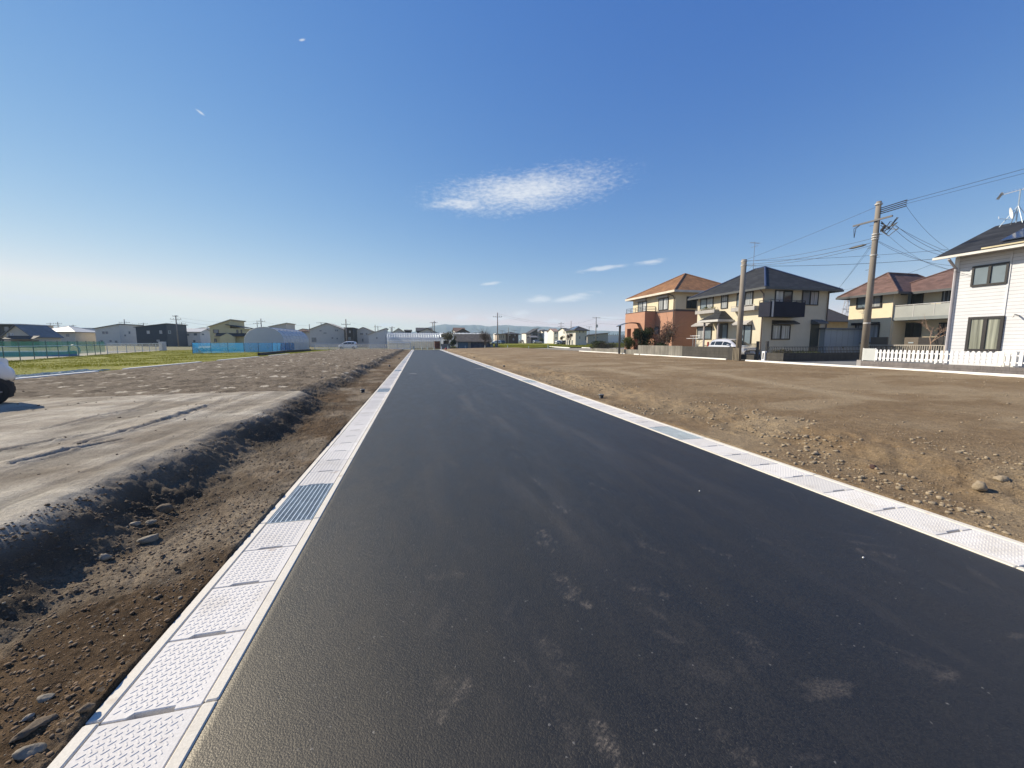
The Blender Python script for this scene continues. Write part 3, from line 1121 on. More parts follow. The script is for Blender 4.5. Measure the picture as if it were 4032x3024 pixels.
rock("flat tan stone sunk in the right bank beside grate", *px(16, 845, 672), .09, .04, .025, .3, M("stone_tan", (.27, .215, .145)), .05, 16)
for i, (x_, y_) in enumerate([(90, 923), (1160, 1360)]):
    rock(["tiny white chip on the dark asphalt, the farther one", "tiny white chip on the dark asphalt, the nearer one"][i], *px(16, x_, y_), .008, .008, .007, .3, M("chip", (.75, .75, .72)), 0.0, 20 + i, .1).location.z = .008

# ------------------------------------------------------------------ drains along both road edges
def kerb_run(name, x0, x1, y0, y1):
    mb = MB()
    y = y0
    while y < y1:
        e = min(y + 2.0, y1)
        mb.bbox(x0, x1, y + .003, e - .003, -.3, .006, .006)
        y = e
    struct(name, mb, KERB)


GW = .062
LW0, LW1 = KL0 + GW, RL - GW               # lid bay on the left
RW0, RW1 = RR + .055, KR1 - .075           # and on the right
OFF = -.017
kerb_run("kerb_left_outer", KL0, LW0, -2.017, YE - .02)
kerb_run("kerb_left_inner", LW1, RL, -2.017, YE - .02)
kerb_run("kerb_right_inner", RR, RW0, -2.19, YE - .02)
kerb_run("kerb_right_outer", RW1, KR1, -2.19, YE - .02)
ch = MB()
ch.box(LW0 - .001, LW1 + .001, -2, YE, -.5, -.42)
ch.box(RW0 - .001, RW1 + .001, -2, YE, -.5, -.42)
struct("drain_channel", ch, DARKV)


def lid_mesh(wd, ln, slot_at):
    """patterned lid with a hand slot notched in its near edge; origin at its middle, top at z = 0"""
    mb = MB()
    a, b_ = wd / 2 - .005, ln / 2 - .0045
    s0, s1 = slot_at * wd - .085, slot_at * wd + .085
    poly = [(-a, -b_), (s0 - .02, -b_), (s0, -b_ + .022), (s1, -b_ + .022), (s1 + .004, -b_), (a, -b_), (a, b_), (-a, b_)]
    n = len(poly)
    up, dn = [(x, y, 0) for x, y in poly], [(x, y, -.09) for x, y in poly]
    k = .004
    cx = [(x * (1 - k / a), y * (1 - k / b_), .0) for x, y in poly]
    lo = [(x, y, -k) for x, y in poly]
    fs = [tuple(range(n))]
    for i in range(n):
        j = (i + 1) % n
        fs.append((n + i, n + j, j, i))
        fs.append((2 * n + i, 2 * n + j, n + j, n + i))
    mb.add(cx + lo + dn, fs)
    # raised dashes, two directions in turn
    st = .042
    r = 0
    y = -b_ + .045
    while y < b_ - .03:
        x = -a + .035 + (st / 2 if r % 2 else 0)
        while x < a - .03:
            ang = math.radians(-50 if r % 2 else 40)
            c, s = math.cos(ang), math.sin(ang)
            L, w_, h = .0158, .0050, .0024
            base = [(-L, 0), (-L * .75, -w_), (L * .75, -w_), (L, 0), (L * .75, w_), (-L * .75, w_)]
            topp = [(q[0] * .8, q[1] * .35) for q in base]
            vs = [(x + q[0] * c - q[1] * s, y + q[0] * s + q[1] * c, -.0002) for q in base] + [(x + q[0] * c - q[1] * s, y + q[0] * s + q[1] * c, h) for q in topp]
            mb.add(vs, [(6, 7, 8, 9, 10, 11)] + [(i, (i + 1) % 6, 6 + (i + 1) % 6, 6 + i) for i in range(6)])
            x += st
        y += .0187
        r += 1
    return mb


def grate_thing(x, y, wd, label):
    g = thing("steel_grate", label, "grate", (x, y, 0), 0, "steel gratings let into the drains")
    a, b_ = wd / 2 - .006, .4975
    f = MB()
    for q in ((-a, -a + .006, -b_, b_), (a - .006, a, -b_, b_), (-a + .006, a - .006, -b_, -b_ + .006), (-a + .006, a - .006, b_ - .006, b_)):
        f.box(*q, -.05, .004)
    f.build("frame", GALV, g, local=True)
    bars = MB()
    n = 34
    for i in range(1, n):
        yy = -b_ + 2 * b_ * i / n
        bars.box(-a + .0065, a - .0065, yy - .0035, yy + .0035, -.045, .0)
    bars.build("bearing_bars", GALV, g, local=True)
    cr = MB()
    m_ = 9
    for i in range(m_):
        xx = -a + .02 + (2 * a - .04) * i / (m_ - 1)
        cr.box(xx - .0035, xx + .0035, -b_ + .0065, b_ - .0065, -.008, .003)
    cr.build("cross_bars", M("bright_steel", (.72, .78, .80), .35, .1, 5, metal=.3), g, local=True)
    return g


ORD = ["", "second", "third", "fourth", "fifth", "sixth", "seventh", "eighth"]
lids = []
for side, x0, x1, yg, sl in (("left", LW0, LW1, 3.97, .0), ("right", RW0, RW1, 5.81, .05)):
    wd = x1 - x0
    gx = (x0 + x1) / 2
    gys = [yg + 10 * k for k in range(9) if yg + 10 * k + 1 < YE]
    mb = lid_mesh(wd, .5, sl)
    proto = None
    for k, y in enumerate(gys):
        lab = (f"steel grating nearest the photographer in the {side} drain" if k == 0 else
               f"{ORD[k]} steel grating along the {side} drain counted from the camera" if k < 4 else
               f"one of the far steel gratings in the {side} drain near its end")
        grate_thing(gx, y + .5, wd, lab)
    ystart = yg - math.floor((yg - (.9 if side == "left" else 1.6)) / .5) * .5
    y = ystart
    cnt = 0
    lids_side = []
    farm = MB()
    while y + .5 <= YE:
        if any(abs(y + .25 - (g + .5)) < .5 for g in gys):
            y += .5
            continue
        lids_side.append(y)
        y += .5
    for k, y in enumerate(lids_side):
        if k < 148:
            if proto is None:
                proto = mb.build("drain_lid", LID)
                o = proto
            else:
                o = proto.copy()
                COL.objects.link(o)
            o.location = (gx, y + .25, .002)
            before = max([i for i, g in enumerate(gys) if g < y], default=-1)
            between = [q for q in lids_side if max([i for i, g in enumerate(gys) if g < q], default=-1) == before]
            pos = between.index(y)
            if side == "left" and before < 0:
                lab = ["white patterned drain lid cut off by the bottom edge, lower left", None][0] if y < 1.3 else \
                    f"white patterned lid, {len(between) - pos} before the first grating of the left drain"
            elif before < 0:
                lab = f"white patterned lid, {len(between) - pos} before the first grating of the right drain"
            elif before < 2:
                lab = f"white patterned lid, {pos + 1} after the {['first', 'second'][before]} grating of the {side} drain"
            else:
                lab = f"far white patterned lid in the {side} drain beyond its {ORD[before]} grating" if before < 7 else f"far white patterned lid in the {side} drain beyond its eighth grating"
                tag(o, None, None, f"far lids of the {side} drain past grating {min(before, 7) + 1}")
            tag(o, lab, "drain lid", o.get("group") if before >= 2 else f"lids of the {side} drain")
            if before < 2:
                o["group"] = f"lids of the {side} drain"
        else:
            farm.bbox(gx - wd / 2 + .004, gx + wd / 2 - .004, y + .003, y + .497, -.09, .002, .004)
    if farm.v:
        tag(farm.build("drain_lids", LID), None, None, None, "stuff")
# ------------------------------------------------------------------ houses: shared builders
FR_D = M("frame_dark", (.030, .027, .027), .4)
FR_G = M("frame_grey", (.30, .29, .29), .45, metal=.2)
WHITE = M("white_paint", (.80, .80, .80), .45, .05)
DK_STEEL = M("dark_steel", (.025, .025, .028), .45)
GLASS = glass_mat("glass_dark", (.035, .045, .05))
GLASS_C = glass_mat("glass_curtain", (.42, .44, .45), .08, 9.0)
GLASS_B = glass_mat("glass_blind", (.60, .62, .63), .1, 2.0)
GLASS_S = glass_mat("glass_sky", (.16, .20, .23), .05)
GUT = M("gutter_grey", (.50, .49, .47), .45)
GUT_D = M("gutter_dark", (.055, .045, .042), .45)
PIPE = M("downpipe_brown", (.10, .075, .07), .45)


def frame_bars(mb, ax, pl, sg, a0, a1, z0, z1, fw, d0, d1, split):
    """frame members round an opening on an upright face; ax is the face's normal axis"""
    p0, p1 = sorted((pl + sg * d0, pl + sg * d1))

    def bar(a, b_, c, d):
        if ax == 0:
            mb.box(p0, p1, a, b_, c, d)
        else:
            mb.box(a, b_, p0, p1, c, d)
    bar(a0, a1, z0, z0 + fw)
    bar(a0, a1, z1 - fw, z1)
    bar(a0, a0 + fw, z0 + fw, z1 - fw)
    bar(a1 - fw, a1, z0 + fw, z1 - fw)
    if split == "v":
        m_ = (a0 + a1) / 2
        bar(m_ - fw * .6, m_ + fw * .6, z0 + fw, z1 - fw)
    if split == "h":
        m_ = (z0 + z1) / 2
        bar(a0 + fw, a1 - fw, m_ - fw * .5, m_ + fw * .5)


def window(par, ax, pl, sg, a0, a1, z0, z1, split="v", glass=None, fmat=None, fw=.06, name="window", glass2=None):
    a0, a1 = sorted((a0, a1))
    z0, z1 = sorted((z0, z1))
    f = MB()
    frame_bars(f, ax, pl, sg, a0, a1, z0, z1, fw, .002, .07, split)
    w_ = f.build(name, fmat or FR_D, par)
    panes = [(a0 + fw * .5, a1 - fw * .5)]
    if split == "v":
        m_ = (a0 + a1) / 2
        panes = [(a0 + fw * .5, m_ - .01), (m_ + .01, a1 - fw * .5)]
    for i, (p, q) in enumerate(panes):
        g = MB()
        d0, d1 = sorted((pl + sg * (.012 + .014 * i), pl + sg * (.022 + .014 * i)))
        if ax == 0:
            g.box(d0, d1, p, q, z0 + fw * .5, z1 - fw * .5)
        else:
            g.box(p, q, d0, d1, z0 + fw * .5, z1 - fw * .5)
        g.build("pane", (glass2 if i and glass2 else glass) or GLASS, w_)
    return w_


def pxbox(k, ax, pl, x0, y0, x1, y1):
    """pixel box (its mid-lines) on an upright plane -> (a0, a1, z0, z1)"""
    f = onX if ax == 0 else onY
    xm, ym = (x0 + x1) / 2, (y0 + y1) / 2
    a0, _ = f(*px(k, x0, ym), pl)
    a1, _ = f(*px(k, x1, ym), pl)
    _, z1 = f(*px(k, xm, y0), pl)
    _, z0 = f(*px(k, xm, y1), pl)
    return min(a0, a1), max(a0, a1), z0, z1


def winpx(par, k, ax, pl, sg, x0, y0, x1, y1, **kw):
    return window(par, ax, pl, sg, *pxbox(k, ax, pl, x0, y0, x1, y1), **kw)


def hip_roof(par, x0, x1, y0, y1, z, rise, ov, mat, fascia=None, thick=.16, name="roof", ridge=None):
    """hipped roof over a rectangle, with eaves and a gutter board"""
    a, b_, c, d = x0 - ov, x1 + ov, y0 - ov, y1 + ov
    wx, wy = b_ - a, d - c
    m = MB()
    if wx < wy:
        h = wx / 2
        r0, r1 = (a + h, c + h, z + rise), (a + h, d - h, z + rise)
        vs = [(a, c, z), (b_, c, z), (b_, d, z), (a, d, z), r0, r1]
        fs = [(0, 1, 4), (1, 2, 5, 4), (2, 3, 5), (3, 0, 4, 5)]
    else:
        h = wy / 2
        r0, r1 = (a + h, c + h, z + rise), (b_ - h, c + h, z + rise)
        vs = [(a, c, z), (b_, c, z), (b_, d, z), (a, d, z), r0, r1]
        fs = [(0, 1, 5, 4), (1, 2, 5), (2, 3, 4, 5), (3, 0, 4)]
    m.add(vs, fs)
    m.add([(a, c, z - .02), (b_, c, z - .02), (b_, d, z - .02), (a, d, z - .02)], [(3, 2, 1, 0)])
    ro = m.build(name, mat, par)
    # hip and ridge caps
    cp = MB()
    for p, q in ((vs[0], r0), (vs[1], r0 if wx < wy else r1), (vs[2], r1), (vs[3], r1 if wx < wy else r0), (r0, r1)):
        cp.tube([(p[0], p[1], p[2] + .01), (q[0], q[1], q[2] + .01)], .075, 6)
    cp.build("ridge_caps", ridge or mat, ro)
    g = MB()
    t_ = .07
    g.box(a - t_, a, c - t_, d + t_, z - thick, z + .01)
    g.box(b_, b_ + t_, c - t_, d + t_, z - thick, z + .01)
    g.box(a, b_, c - t_, c, z - thick, z + .01)
    g.box(a, b_, d, d + t_, z - thick, z + .01)
    g.build("gutter", fascia or GUT, ro)
    return ro


def awning(par, ax, pl, sg, a0, a1, z0, z1, out, mat, name="window_canopy"):
    """small lean-to hood over a window: sloping top, front lip, closed cheeks"""
    q, r = pl + sg * .003, pl + sg * out
    m = MB()
    prof = [(q, z0), (r, z0 - .0), (r, z0 + (z1 - z0) * .25), (q, z1)]
    if ax == 0:
        m.prism(prof, 1, a0, a1) if False else m.add([(p[0], a0, p[1]) for p in prof] + [(p[0], a1, p[1]) for p in prof],
                                                  [(0, 1, 2, 3), (7, 6, 5, 4), (0, 4, 5, 1), (1, 5, 6, 2), (2, 6, 7, 3), (3, 7, 4, 0)])
    else:
        m.add([(a0, p[0], p[1]) for p in prof] + [(a1, p[0], p[1]) for p in prof],
              [(0, 1, 2, 3), (7, 6, 5, 4), (0, 4, 5, 1), (1, 5, 6, 2), (2, 6, 7, 3), (3, 7, 4, 0)])
    return m.build(name, mat, par)


def rail(mb, pts, z0, z1, bars, r=.02, post=1.0):
    """level rails between z0 and z1 along a path with posts"""
    for i in range(bars):
        z = z0 + (z1 - z0) * (i + 1) / bars
        mb.tube([(p[0], p[1], z) for p in pts], r, 6)
    for (xa, ya), (xb, yb) in zip(pts[:-1], pts[1:]):
        L = math.hypot(xb - xa, yb - ya)
        n = max(1, round(L / post))
        for k in range(n + 1):
            x, y = xa + (xb - xa) * k / n, ya + (yb - ya) * k / n
            mb.tube([(x, y, z0), (x, y, z1)], r, 6)


GZ = .47                                    # level of the built-up lots on the right

# ------------------------------------------------------------------ the cream house with the dark blue roof
CX, CY = 25.6, 24.4
CX1 = onY(*px(6, 1890, 1334), CY)[0]
CY1 = onX(*px(6, 140, 1334), CX)[0]
_, ez = onX(*px(6, 1072, 575), CX - .55)
ez = zat(CX - .55, CY - .55, *px(6, 1072, 585))
CREAM = M("cream_render", (.58, .52, .395), .85, .06, 1.2, .25, 120, fine=.06)
SLATE = roof_mat("slate_blue", (.030, .032, .035), .11, .45, .32, .75)
ch_ = thing("house", "cream two-storey house with dark blue hip roof behind the parked silver car", "house", (CX, CY, GZ - .1))
m = MB()
m.box(CX, CX1, CY, CY1, GZ - .1, ez)
m.build("wall", CREAM, ch_)
_rz = zat((CX + CX1) / 2, CY + (CX1 - CX) / 2, *px(6, 1080, 318))
hip_roof(ch_, CX, CX1, CY, CY1, ez, _rz - ez, .58, SLATE, M("gutter_slate", (.065, .07, .075), .5), .15, ridge=M("ridge_blue", (.03, .045, .10), .5))
winpx(ch_, 6, 0, CX, -1, 205, 720, 378, 890, glass=GLASS_C, glass2=GLASS_S, fmat=FR_D, fw=.05)
winpx(ch_, 6, 0, CX, -1, 487, 690, 577, 880, split="h", glass=GLASS_C, fw=.045)
winpx(ch_, 6, 0, CX, -1, 700, 660, 918, 850, glass=GLASS_C, glass2=GLASS_S, fw=.05)
winpx(ch_, 6, 0, CX, -1, 160, 1128, 355, 1300, glass=GLASS_S, glass2=GLASS_B, fw=.06)
winpx(ch_, 6, 0, CX, -1, 700, 1110, 895, 1400, glass=GLASS_S, fw=.06, name="glass_door")
winpx(ch_, 6, 1, CY, -1, 1578, 640, 1800, 838, glass=GLASS_S, glass2=GLASS_C, fw=.07)
winpx(ch_, 6, 1, CY, -1, 1165, 1100, 1415, 1305, glass=GLASS_C, fw=.08)
winpx(ch_, 6, 1, CY, -1, 1205, 632, 1440, 960, glass=GLASS_B, glass2=GLASS, fw=.06, name="balcony_door")
a0, a1, z0, z1 = pxbox(6, 1, CY, 1690, 1092, 1800, 1425)
m = MB()
m.bbox(a0, a1, CY - .06, CY - .003, GZ + .02, z1, .01)
for i in range(12):
    zz = GZ + .25 + i * (z1 - GZ - .4) / 12
    m.box(a0 + .12, a1 - .12, CY - .075, CY - .061, zz, zz + .06)
m.build("door", M("door_dark_green", (.03, .04, .038), .4), ch_)
awning(ch_, 1, CY, -1, *pxbox(6, 1, CY, 1175, 1040, 1475, 1095)[:4], .5, M("hood_dark", (.035, .035, .038), .5))
b_ = pxbox(6, 1, CY, 1700, 1030, 1850, 1092)
awning(ch_, 1, CY, -1, b_[0], b_[1], b_[2], b_[3], .6, M("hood_slate", (.09, .105, .115), .5))
HOOD = M("hood_grey", (.36, .345, .33), .5)
b_ = pxbox(6, 0, CX, 135, 1085, 362, 1122)
awning(ch_, 0, CX, -1, b_[0], b_[1], b_[2], b_[3] + .1, .5, HOOD)
b_ = pxbox(6, 0, CX, 690, 1052, 905, 1105)
awning(ch_, 0, CX, -1, b_[0], b_[1], b_[2], b_[3] + .05, .5, HOOD)
for x0, y0, x1, y1 in ((130, 905, 392, 948), (617, 858, 938, 912)):        # flower ledges
    q0, q1, z0, z1 = pxbox(6, 0, CX - .42, x0, y0, x1, y1)
    m = MB()
    m.bbox(CX - .45, CX - .003, q0, q1, z0, z1, .02)
    m.tube([(CX - .42, q0 + .02, z1 + .10), (CX - .42, q1 - .02, z1 + .10)], .018, 6)
    for k in range(6):
        yy = q0 + .03 + (q1 - q0 - .06) * k / 5
        m.tube([(CX - .42, yy, z1 - .01), (CX - .42, yy, z1 + .10)], .012, 6)
    led = m.build("flower_ledge", HOOD, ch_)
    if x0 < 200:
        n = 160
        c = np.stack([RNG.uniform(CX - .38, CX - .15, n), RNG.uniform(q0 + .1, q1 - .5, n), z1 + RNG.uniform(.0, .24, n)], -1)
        T = c[:, None] + RNG.normal(0, .05, (n, 3, 3))
        off = np.array(led.matrix_local.translation) + np.array(ch_.location)
        bulk("ledge_plants", (T - off).reshape(-1, 3), np.arange(n * 3).reshape(-1, 3), leaf_mat("leaf_yellow", (.10, .12, .02), (.16, .15, .03)), led)
# balcony
q0, q1, z0, z1 = pxbox(6, 1, CY - .95, 1180, 790, 1620, 993)
NAVY = M("navy_panel", (.012, .014, .028), .6, spec=.2)
m = MB()
m.box(q0 - .25, q1, CY - .98, CY - .002, z0, z0 + .14)
m.box(q0 - .25, q1, CY - .98, CY - .94, z0 + .141, z1)
m.box(q0 - .25, q0 - .21, CY - .939, CY - .002, z0 + .141, z1)
m.box(q1 - .04, q1, CY - .939, CY - .002, z0 + .141, z1)
bal = m.build("balcony", NAVY, ch_)
m = MB()
rail(m, [(q0 - .23, CY - .02), (q0 - .23, CY - .96), (q1 - .02, CY - .96), (q1 - .02, CY - .02)], z1, z1 + .12, 1, .022, .9)
m.build("handrail", DK_STEEL, bal)
m = MB()
m.box(q0 - .1, q0 + .06, CY - 1.0, CY - .982, z0 - .02, z1 + .05)
m.build("corner_panel", GUT, bal)
# entrance porch
PX_ = CX - 1.25
qa, _ = onX(*px(6, 437, 1150), PX_)
qb, _ = onX(*px(6, 240, 1150), PX_)
_, zt = onX(*px(6, 437, 1032), PX_ - .2)
m = MB()
for y_ in (qa + .05, qb - .05):
    m.bbox(PX_, PX_ + .12, y_ - .06, y_ + .06, GZ - .1, zt - .161, .01)
m.build("porch_posts", M("post_grey", (.33, .29, .28), .5), ch_)
m = MB()
pa, pb = qa - .3, qb + .3
r_ = zat(CX - .02, (pa + pb) / 2, *px(6, 480, 916)) - zt
m.add([(PX_ - .3, pa, zt), (PX_ - .3, pb, zt), (CX - .002, pb, zt), (CX - .002, pa, zt), (CX - .35, (pa + pb) / 2 - .15, zt + r_), (CX - .35, (pa + pb) / 2 + .15, zt + r_), (CX - .002, (pa + pb) / 2 - .15, zt + r_), (CX - .002, (pa + pb) / 2 + .15, zt + r_)],
      [(0, 1, 5, 4), (1, 2, 7, 5), (3, 0, 4, 6), (4, 5, 7, 6), (3, 2, 1, 0)])
po = m.build("porch_roof", SLATE, ch_)
m = MB()
m.box(PX_ - .36, PX_ - .3, pa - .06, pb + .06, zt - .16, zt + .02)
m.box(PX_ - .3, CX - .004, pa - .06, pa, zt - .16, zt + .02)
m.box(PX_ - .3, CX - .004, pb, pb + .06, zt - .16, zt + .02)
m.build("gutter", GUT, po)
m = MB()
m.bbox(CX - .07, CX - .003, qa + .25, qb - .2, GZ, zt - .25, .01)
dr = m.build("door", M("door_dark", (.03, .025, .024), .4), ch_)
m = MB()
m.box(CX - .085, CX - .071, qa + .3, qa + .75, GZ + .2, zt - .4)
m.build("pane", GLASS_S, dr)
# downpipes and meter pole
m = MB()
m.tube([(CX - .5, CY - .02, ez - .1), (CX - .09, CY - .02, ez - .45), (CX - .09, CY - .02, GZ)], .045, 8)
m.build("downpipe", PIPE, ch_)
m = MB()
m.tube([(CX1 - .1, CY - .09, ez - .1), (CX1 - .1, CY - .09, GZ)], .045, 8)
m.build("downpipe", PIPE, ch_)
# roof aerial
ax_, ay_ = (CX + CX1) / 2 - .3, CY + (CX1 - CX) / 2 + .9
AERIAL = M("aerial_grey", (.16, .16, .17), .5)
an = thing("roof_antenna", "thin television aerial on the ridge of cream house", "antenna", (ax_, ay_, _rz - .1))
m = MB()
at_ = zat(ax_, ay_, *px(0, 1641, 521))
m.tube([(ax_, ay_, _rz - .1), (ax_, ay_, at_)], .018, 6)
for dx, dy in ((.3, .25), (-.3, .25), (0, -.4)):
    m.tube([(ax_, ay_, _rz + .45), (ax_ + dx, ay_ + dy, _rz - .12)], .01, 5)
m.build("mast", AERIAL, an)
m = MB()
m.tube([(ax_ - .5, ay_, at_ - .1), (ax_ + .5, ay_, at_ - .1)], .012, 5)
for k in range(9):
    m.tube([(ax_ - .5 + k * .125, ay_ - .16, at_ - .1), (ax_ - .5 + k * .125, ay_ + .16, at_ - .1)], .007, 5)
m.tube([(ax_, ay_ - .35, at_ - .4), (ax_, ay_ + .35, at_ - .4)], .012, 5)
m.build("aerial_rods", AERIAL, an)

# ------------------------------------------------------------------ the orange and cream house
OX, OY = 25.3, 34.5
OX1 = OX + 8.0
OY1 = onX(*px(9, 150, 700), OX)[0]
oz = zat(OX - .6, OY - .6, *px(9, 905, 372))
OR = M("orange_render", (.42, .225, .148), .85, .06, 1.5, .35, 90, fine=.07)
OC = M("pale_cream_render", (.66, .58, .42), .85, .05, 1.5, .3, 90, fine=.06)
TILE = roof_mat("terracotta_tiles", (.25, .128, .058), .15, .28, .22, .75, .25)
oh = thing("house", "two-tone house, salmon below and cream above, with orange tiled hip roof", "house", (OX, OY, GZ - .1))
zb = onY(*px(9, 1000, 745), OY)[1]
m = MB()
m.box(OX, OX1, OY, OY1, GZ - .1, zb - .1)
m.build("lower_wall", OR, oh)
m = MB()
m.box(OX, OX1, OY, OY1, zb + .1, oz)
m.build("upper_wall", OC, oh)
m = MB()
m.box(OX - .03, OX1 + .03, OY - .03, OY1 + .03, zb - .1, zb + .1)
m.build("belt_course", M("belt_brown", (.085, .06, .058), .6), oh)
_rz2 = zat((OX + OX1) / 2, OY + (OX1 - OX) / 2, *px(9, 1088, 86))
hip_roof(oh, OX, OX1, OY, OY1, oz, _rz2 - oz, .62, TILE, M("fascia_cream", (.62, .56, .47), .5), .2, ridge=M("ridge_terracotta", (.25, .12, .06), .7))
winpx(oh, 9, 0, OX, -1, 618, 525, 795, 745, glass=GLASS_B, glass2=GLASS_C, fw=.09)
winpx(oh, 9, 0, OX, -1, 245, 590, 400, 800, glass=GLASS_B, glass2=GLASS_C, fw=.08, name="balcony_door")
winpx(oh, 9, 0, OX, -1, 538, 1040, 620, 1190, split="", glass=GLASS_S, fw=.06)
winpx(oh, 9, 0, OX, -1, 790, 1095, 860, 1190, split="", glass=GLASS_S, fw=.06)
winpx(oh, 9, 1, OY, -1, 1118, 500, 1300, 715, glass=GLASS, fw=.07)
for q in ((600, 485, 800, 520), (228, 540, 402, 585)):
    b_ = pxbox(9, 0, OX, *q)
    m = MB()
    m.bbox(OX - .26, OX - .003, b_[0], b_[1], b_[2], b_[3], .03)
    m.build("shutter_box", M("shutter_grey", (.36, .34, .33), .45), oh)
m = MB()
m.tube([(OX - .55, OY + .9, oz - .12), (OX - .2, OY + .12, oz - .5), (OX - .08, OY + .12, oz - .75), (OX - .08, OY + .12, GZ)], .05, 8)
m.build("downpipe", PIPE, oh)
# projecting balcony over the entrance
BX = OX - 1.35
ba, _ = onX(*px(9, 362, 900), BX)
bb, _ = onX(*px(9, 10, 900), BX)
_, bt = onX(*px(9, 362, 768), BX)
_, bl = onX(*px(9, 362, 1000), BX)
bl = bt - 1.75
m = MB()
m.box(BX, BX + .18, ba, bb, bl, bt)
m.box(BX + .181, OX - .002, ba, ba + .18, bl, bt)
m.box(BX + .181, OX - .002, bb - .18, bb, bl, bt)
m.box(BX + .181, OX - .002, ba + .181, bb - .181, bl, bl + .15)
bo = m.build("balcony", OR, oh)
m = MB()
m.box(BX - .03, BX + .21, ba - .03, bb + .03, bt + .001, bt + .06)
m.box(BX + .211, OX - .002, ba - .03, ba + .21, bt + .001, bt + .06)
m.build("coping", M("belt_brown", (.1, .07, .07)), bo)
m = MB()
rail(m, [(OX - .03, ba + .08), (BX + .08, ba + .08), (BX + .08, bb - .08)], bt + .06, bt + .55, 3, .024, 1.0)
m.build("handrail", DK_STEEL, bo)
m = MB()
for y0, y1 in ((ba, ba + .75), (bb - 2.0, bb - 1.35), (bb - .5, bb)):
    m.bbox(BX, BX + .55, y0, y1, GZ - .1, bl - .002, .015)
m.build("entrance_pillars", OR, oh)
m = MB()
m.bbox(OX - .07, OX - .003, ba + 1.2, ba + 2.3, GZ, bl - .1, .01)
m.build("door", M("door_dark", (.03, .025, .024)), oh)

# carport roof in front of the pillars
_, c_z = onX(*px(9, 100, 1010), BX - .2)
cp = thing("carport", "small arched carport canopy on dark posts before the orange house", "carport", (BX - 1.6, bb - .5, GZ))
k0, k1 = ba + .9, onX(*px(5, 645, 965), BX - 2.2)[0]
m = MB()
prof = []
for i in range(9):
    u_ = i / 8
    prof.append((BX - .05 - 2.5 * u_, c_z + .15 + .12 * math.sin(u_ * 2.6) - .42 * u_ ** 2.2))
vs = [(p[0], k0, p[1]) for p in prof] + [(p[0], k1, p[1]) for p in prof]
m.add(vs + [(x, y, z - .03) for x, y, z in vs], [(i, i + 1, i + 10, i + 9) for i in range(8)] + [(i + 18, i + 27, i + 28, i + 19) for i in range(8)]
      + [(i, i + 18, i + 19, i + 1) for i in range(8)] + [(i + 9, i + 10, i + 28, i + 27) for i in range(8)] + [(8, 26, 35, 17), (0, 9, 27, 18)])
m.build("canopy", M("smoked_panel", (.13, .14, .16), .25), cp)
m = MB()
for y_ in (k0 + .2, (k0 + k1) / 2, k1 - .2):
    m.tube([(prof[7][0], y_, GZ - .05), (prof[7][0], y_, prof[7][1] - .05)], .05, 8)
m.build("posts", DK_STEEL, cp)
m = MB()
for y_ in (k0 + .2, (k0 + k1) / 2, k1 - .2):
    m.tube([(p[0], y_, p[1] - .06) for p in prof], .03, 6)
m.build("ribs", DK_STEEL, cp)

# ------------------------------------------------------------------ the house with the brown roof, across the street
BX0 = 35.0
BX1 = 43.5
by1 = onX(*px(7, 305, 1290), BX0)[0]
by0 = onX(*px(7, 725, 1000), BX0)[0]
RX = BX0 + 1.5
ry0 = onX(*px(7, 1290, 1000), RX)[0]
bz = zat(BX0 - .5, by0 - .4, *px(7, 745, 852))
BC = M("butter_render", (.70, .60, .42), .85, .05, 1.2, .2, 90)
BRN = roof_mat("brown_shingles", (.15, .092, .076), .12, .4, .2, .75)
bh = thing("house", "cream house with reddish brown roof and long balcony behind the white house", "house", (BX0, by0, GZ - .1))
m = MB()
m.box(BX0, BX1, by0, by1, GZ - .1, bz)
m.box(RX, BX1, ry0 - 2, by0 - .002, GZ - .1, bz)
m.build("wall", BC, bh)
rz_ = zat(RX + 2.5, by0 - 2, *px(7, 1000, 660)) - bz
hip_roof(bh, RX, BX1, ry0 - 4.5, by0 + 1.2, bz, 2.35, .75, BRN, M("gutter_slate", (.16, .17, .18)), .16)
hip_roof(bh, BX0, BX0 + 6.2, by0, by1, bz + .012, 1.75, .6, BRN, M("gutter_slate", (.16, .17, .18)), .16, "bay_roof")
winpx(bh, 7, 0, BX0, -1, 402, 868, 632, 1000, glass=GLASS_C, glass2=GLASS_S, fw=.1)
winpx(bh, 7, 0, BX0, -1, 385, 1145, 605, 1320, glass=GLASS_C, glass2=GLASS_C, fw=.08)
b_ = pxbox(7, 0, BX0, 372, 1130, 612, 1152)
m = MB()
m.box(BX0 - .3, BX0 - .003, b_[0], b_[1], b_[2], b_[3])
m.build("shutter_box", FR_D, bh)
winpx(bh, 7, 0, RX, -1, 805, 850, 1000, 1090, glass=GLASS, glass2=GLASS_S, fw=.08, name="balcony_door")
winpx(bh, 7, 0, RX, -1, 1170, 830, 1250, 1080, glass=GLASS_C, fw=.08, name="balcony_door")
winpx(bh, 7, 0, RX, -1, 820, 1130, 985, 1335, glass=GLASS, fw=.1, name="glass_door")
winpx(bh, 7, 0, RX, -1, 1140, 1130, 1230, 1335, glass=GLASS_C, fw=.1, name="glass_door")
_, z1 = onX(*px(7, 990, 960), BX0 + .1)
_, z0 = onX(*px(7, 990, 1085), BX0 + .1)
m = MB()
m.box(BX0 + .1, RX - .002, ry0 - 2, by0 - .003, z0 - .12, z0 + .1)
bal = m.build("balcony", M("balcony_edge", (.20, .22, .22), .5), bh)
m = MB()
m.box(BX0 + .13, BX0 + .15, ry0 - 2, by0 - .05, z0 + .101, z1 - .06)
m.build("balcony_panel", M("frosted_panel", (.36, .37, .35), .3, .1, .8), bal)
m = MB()
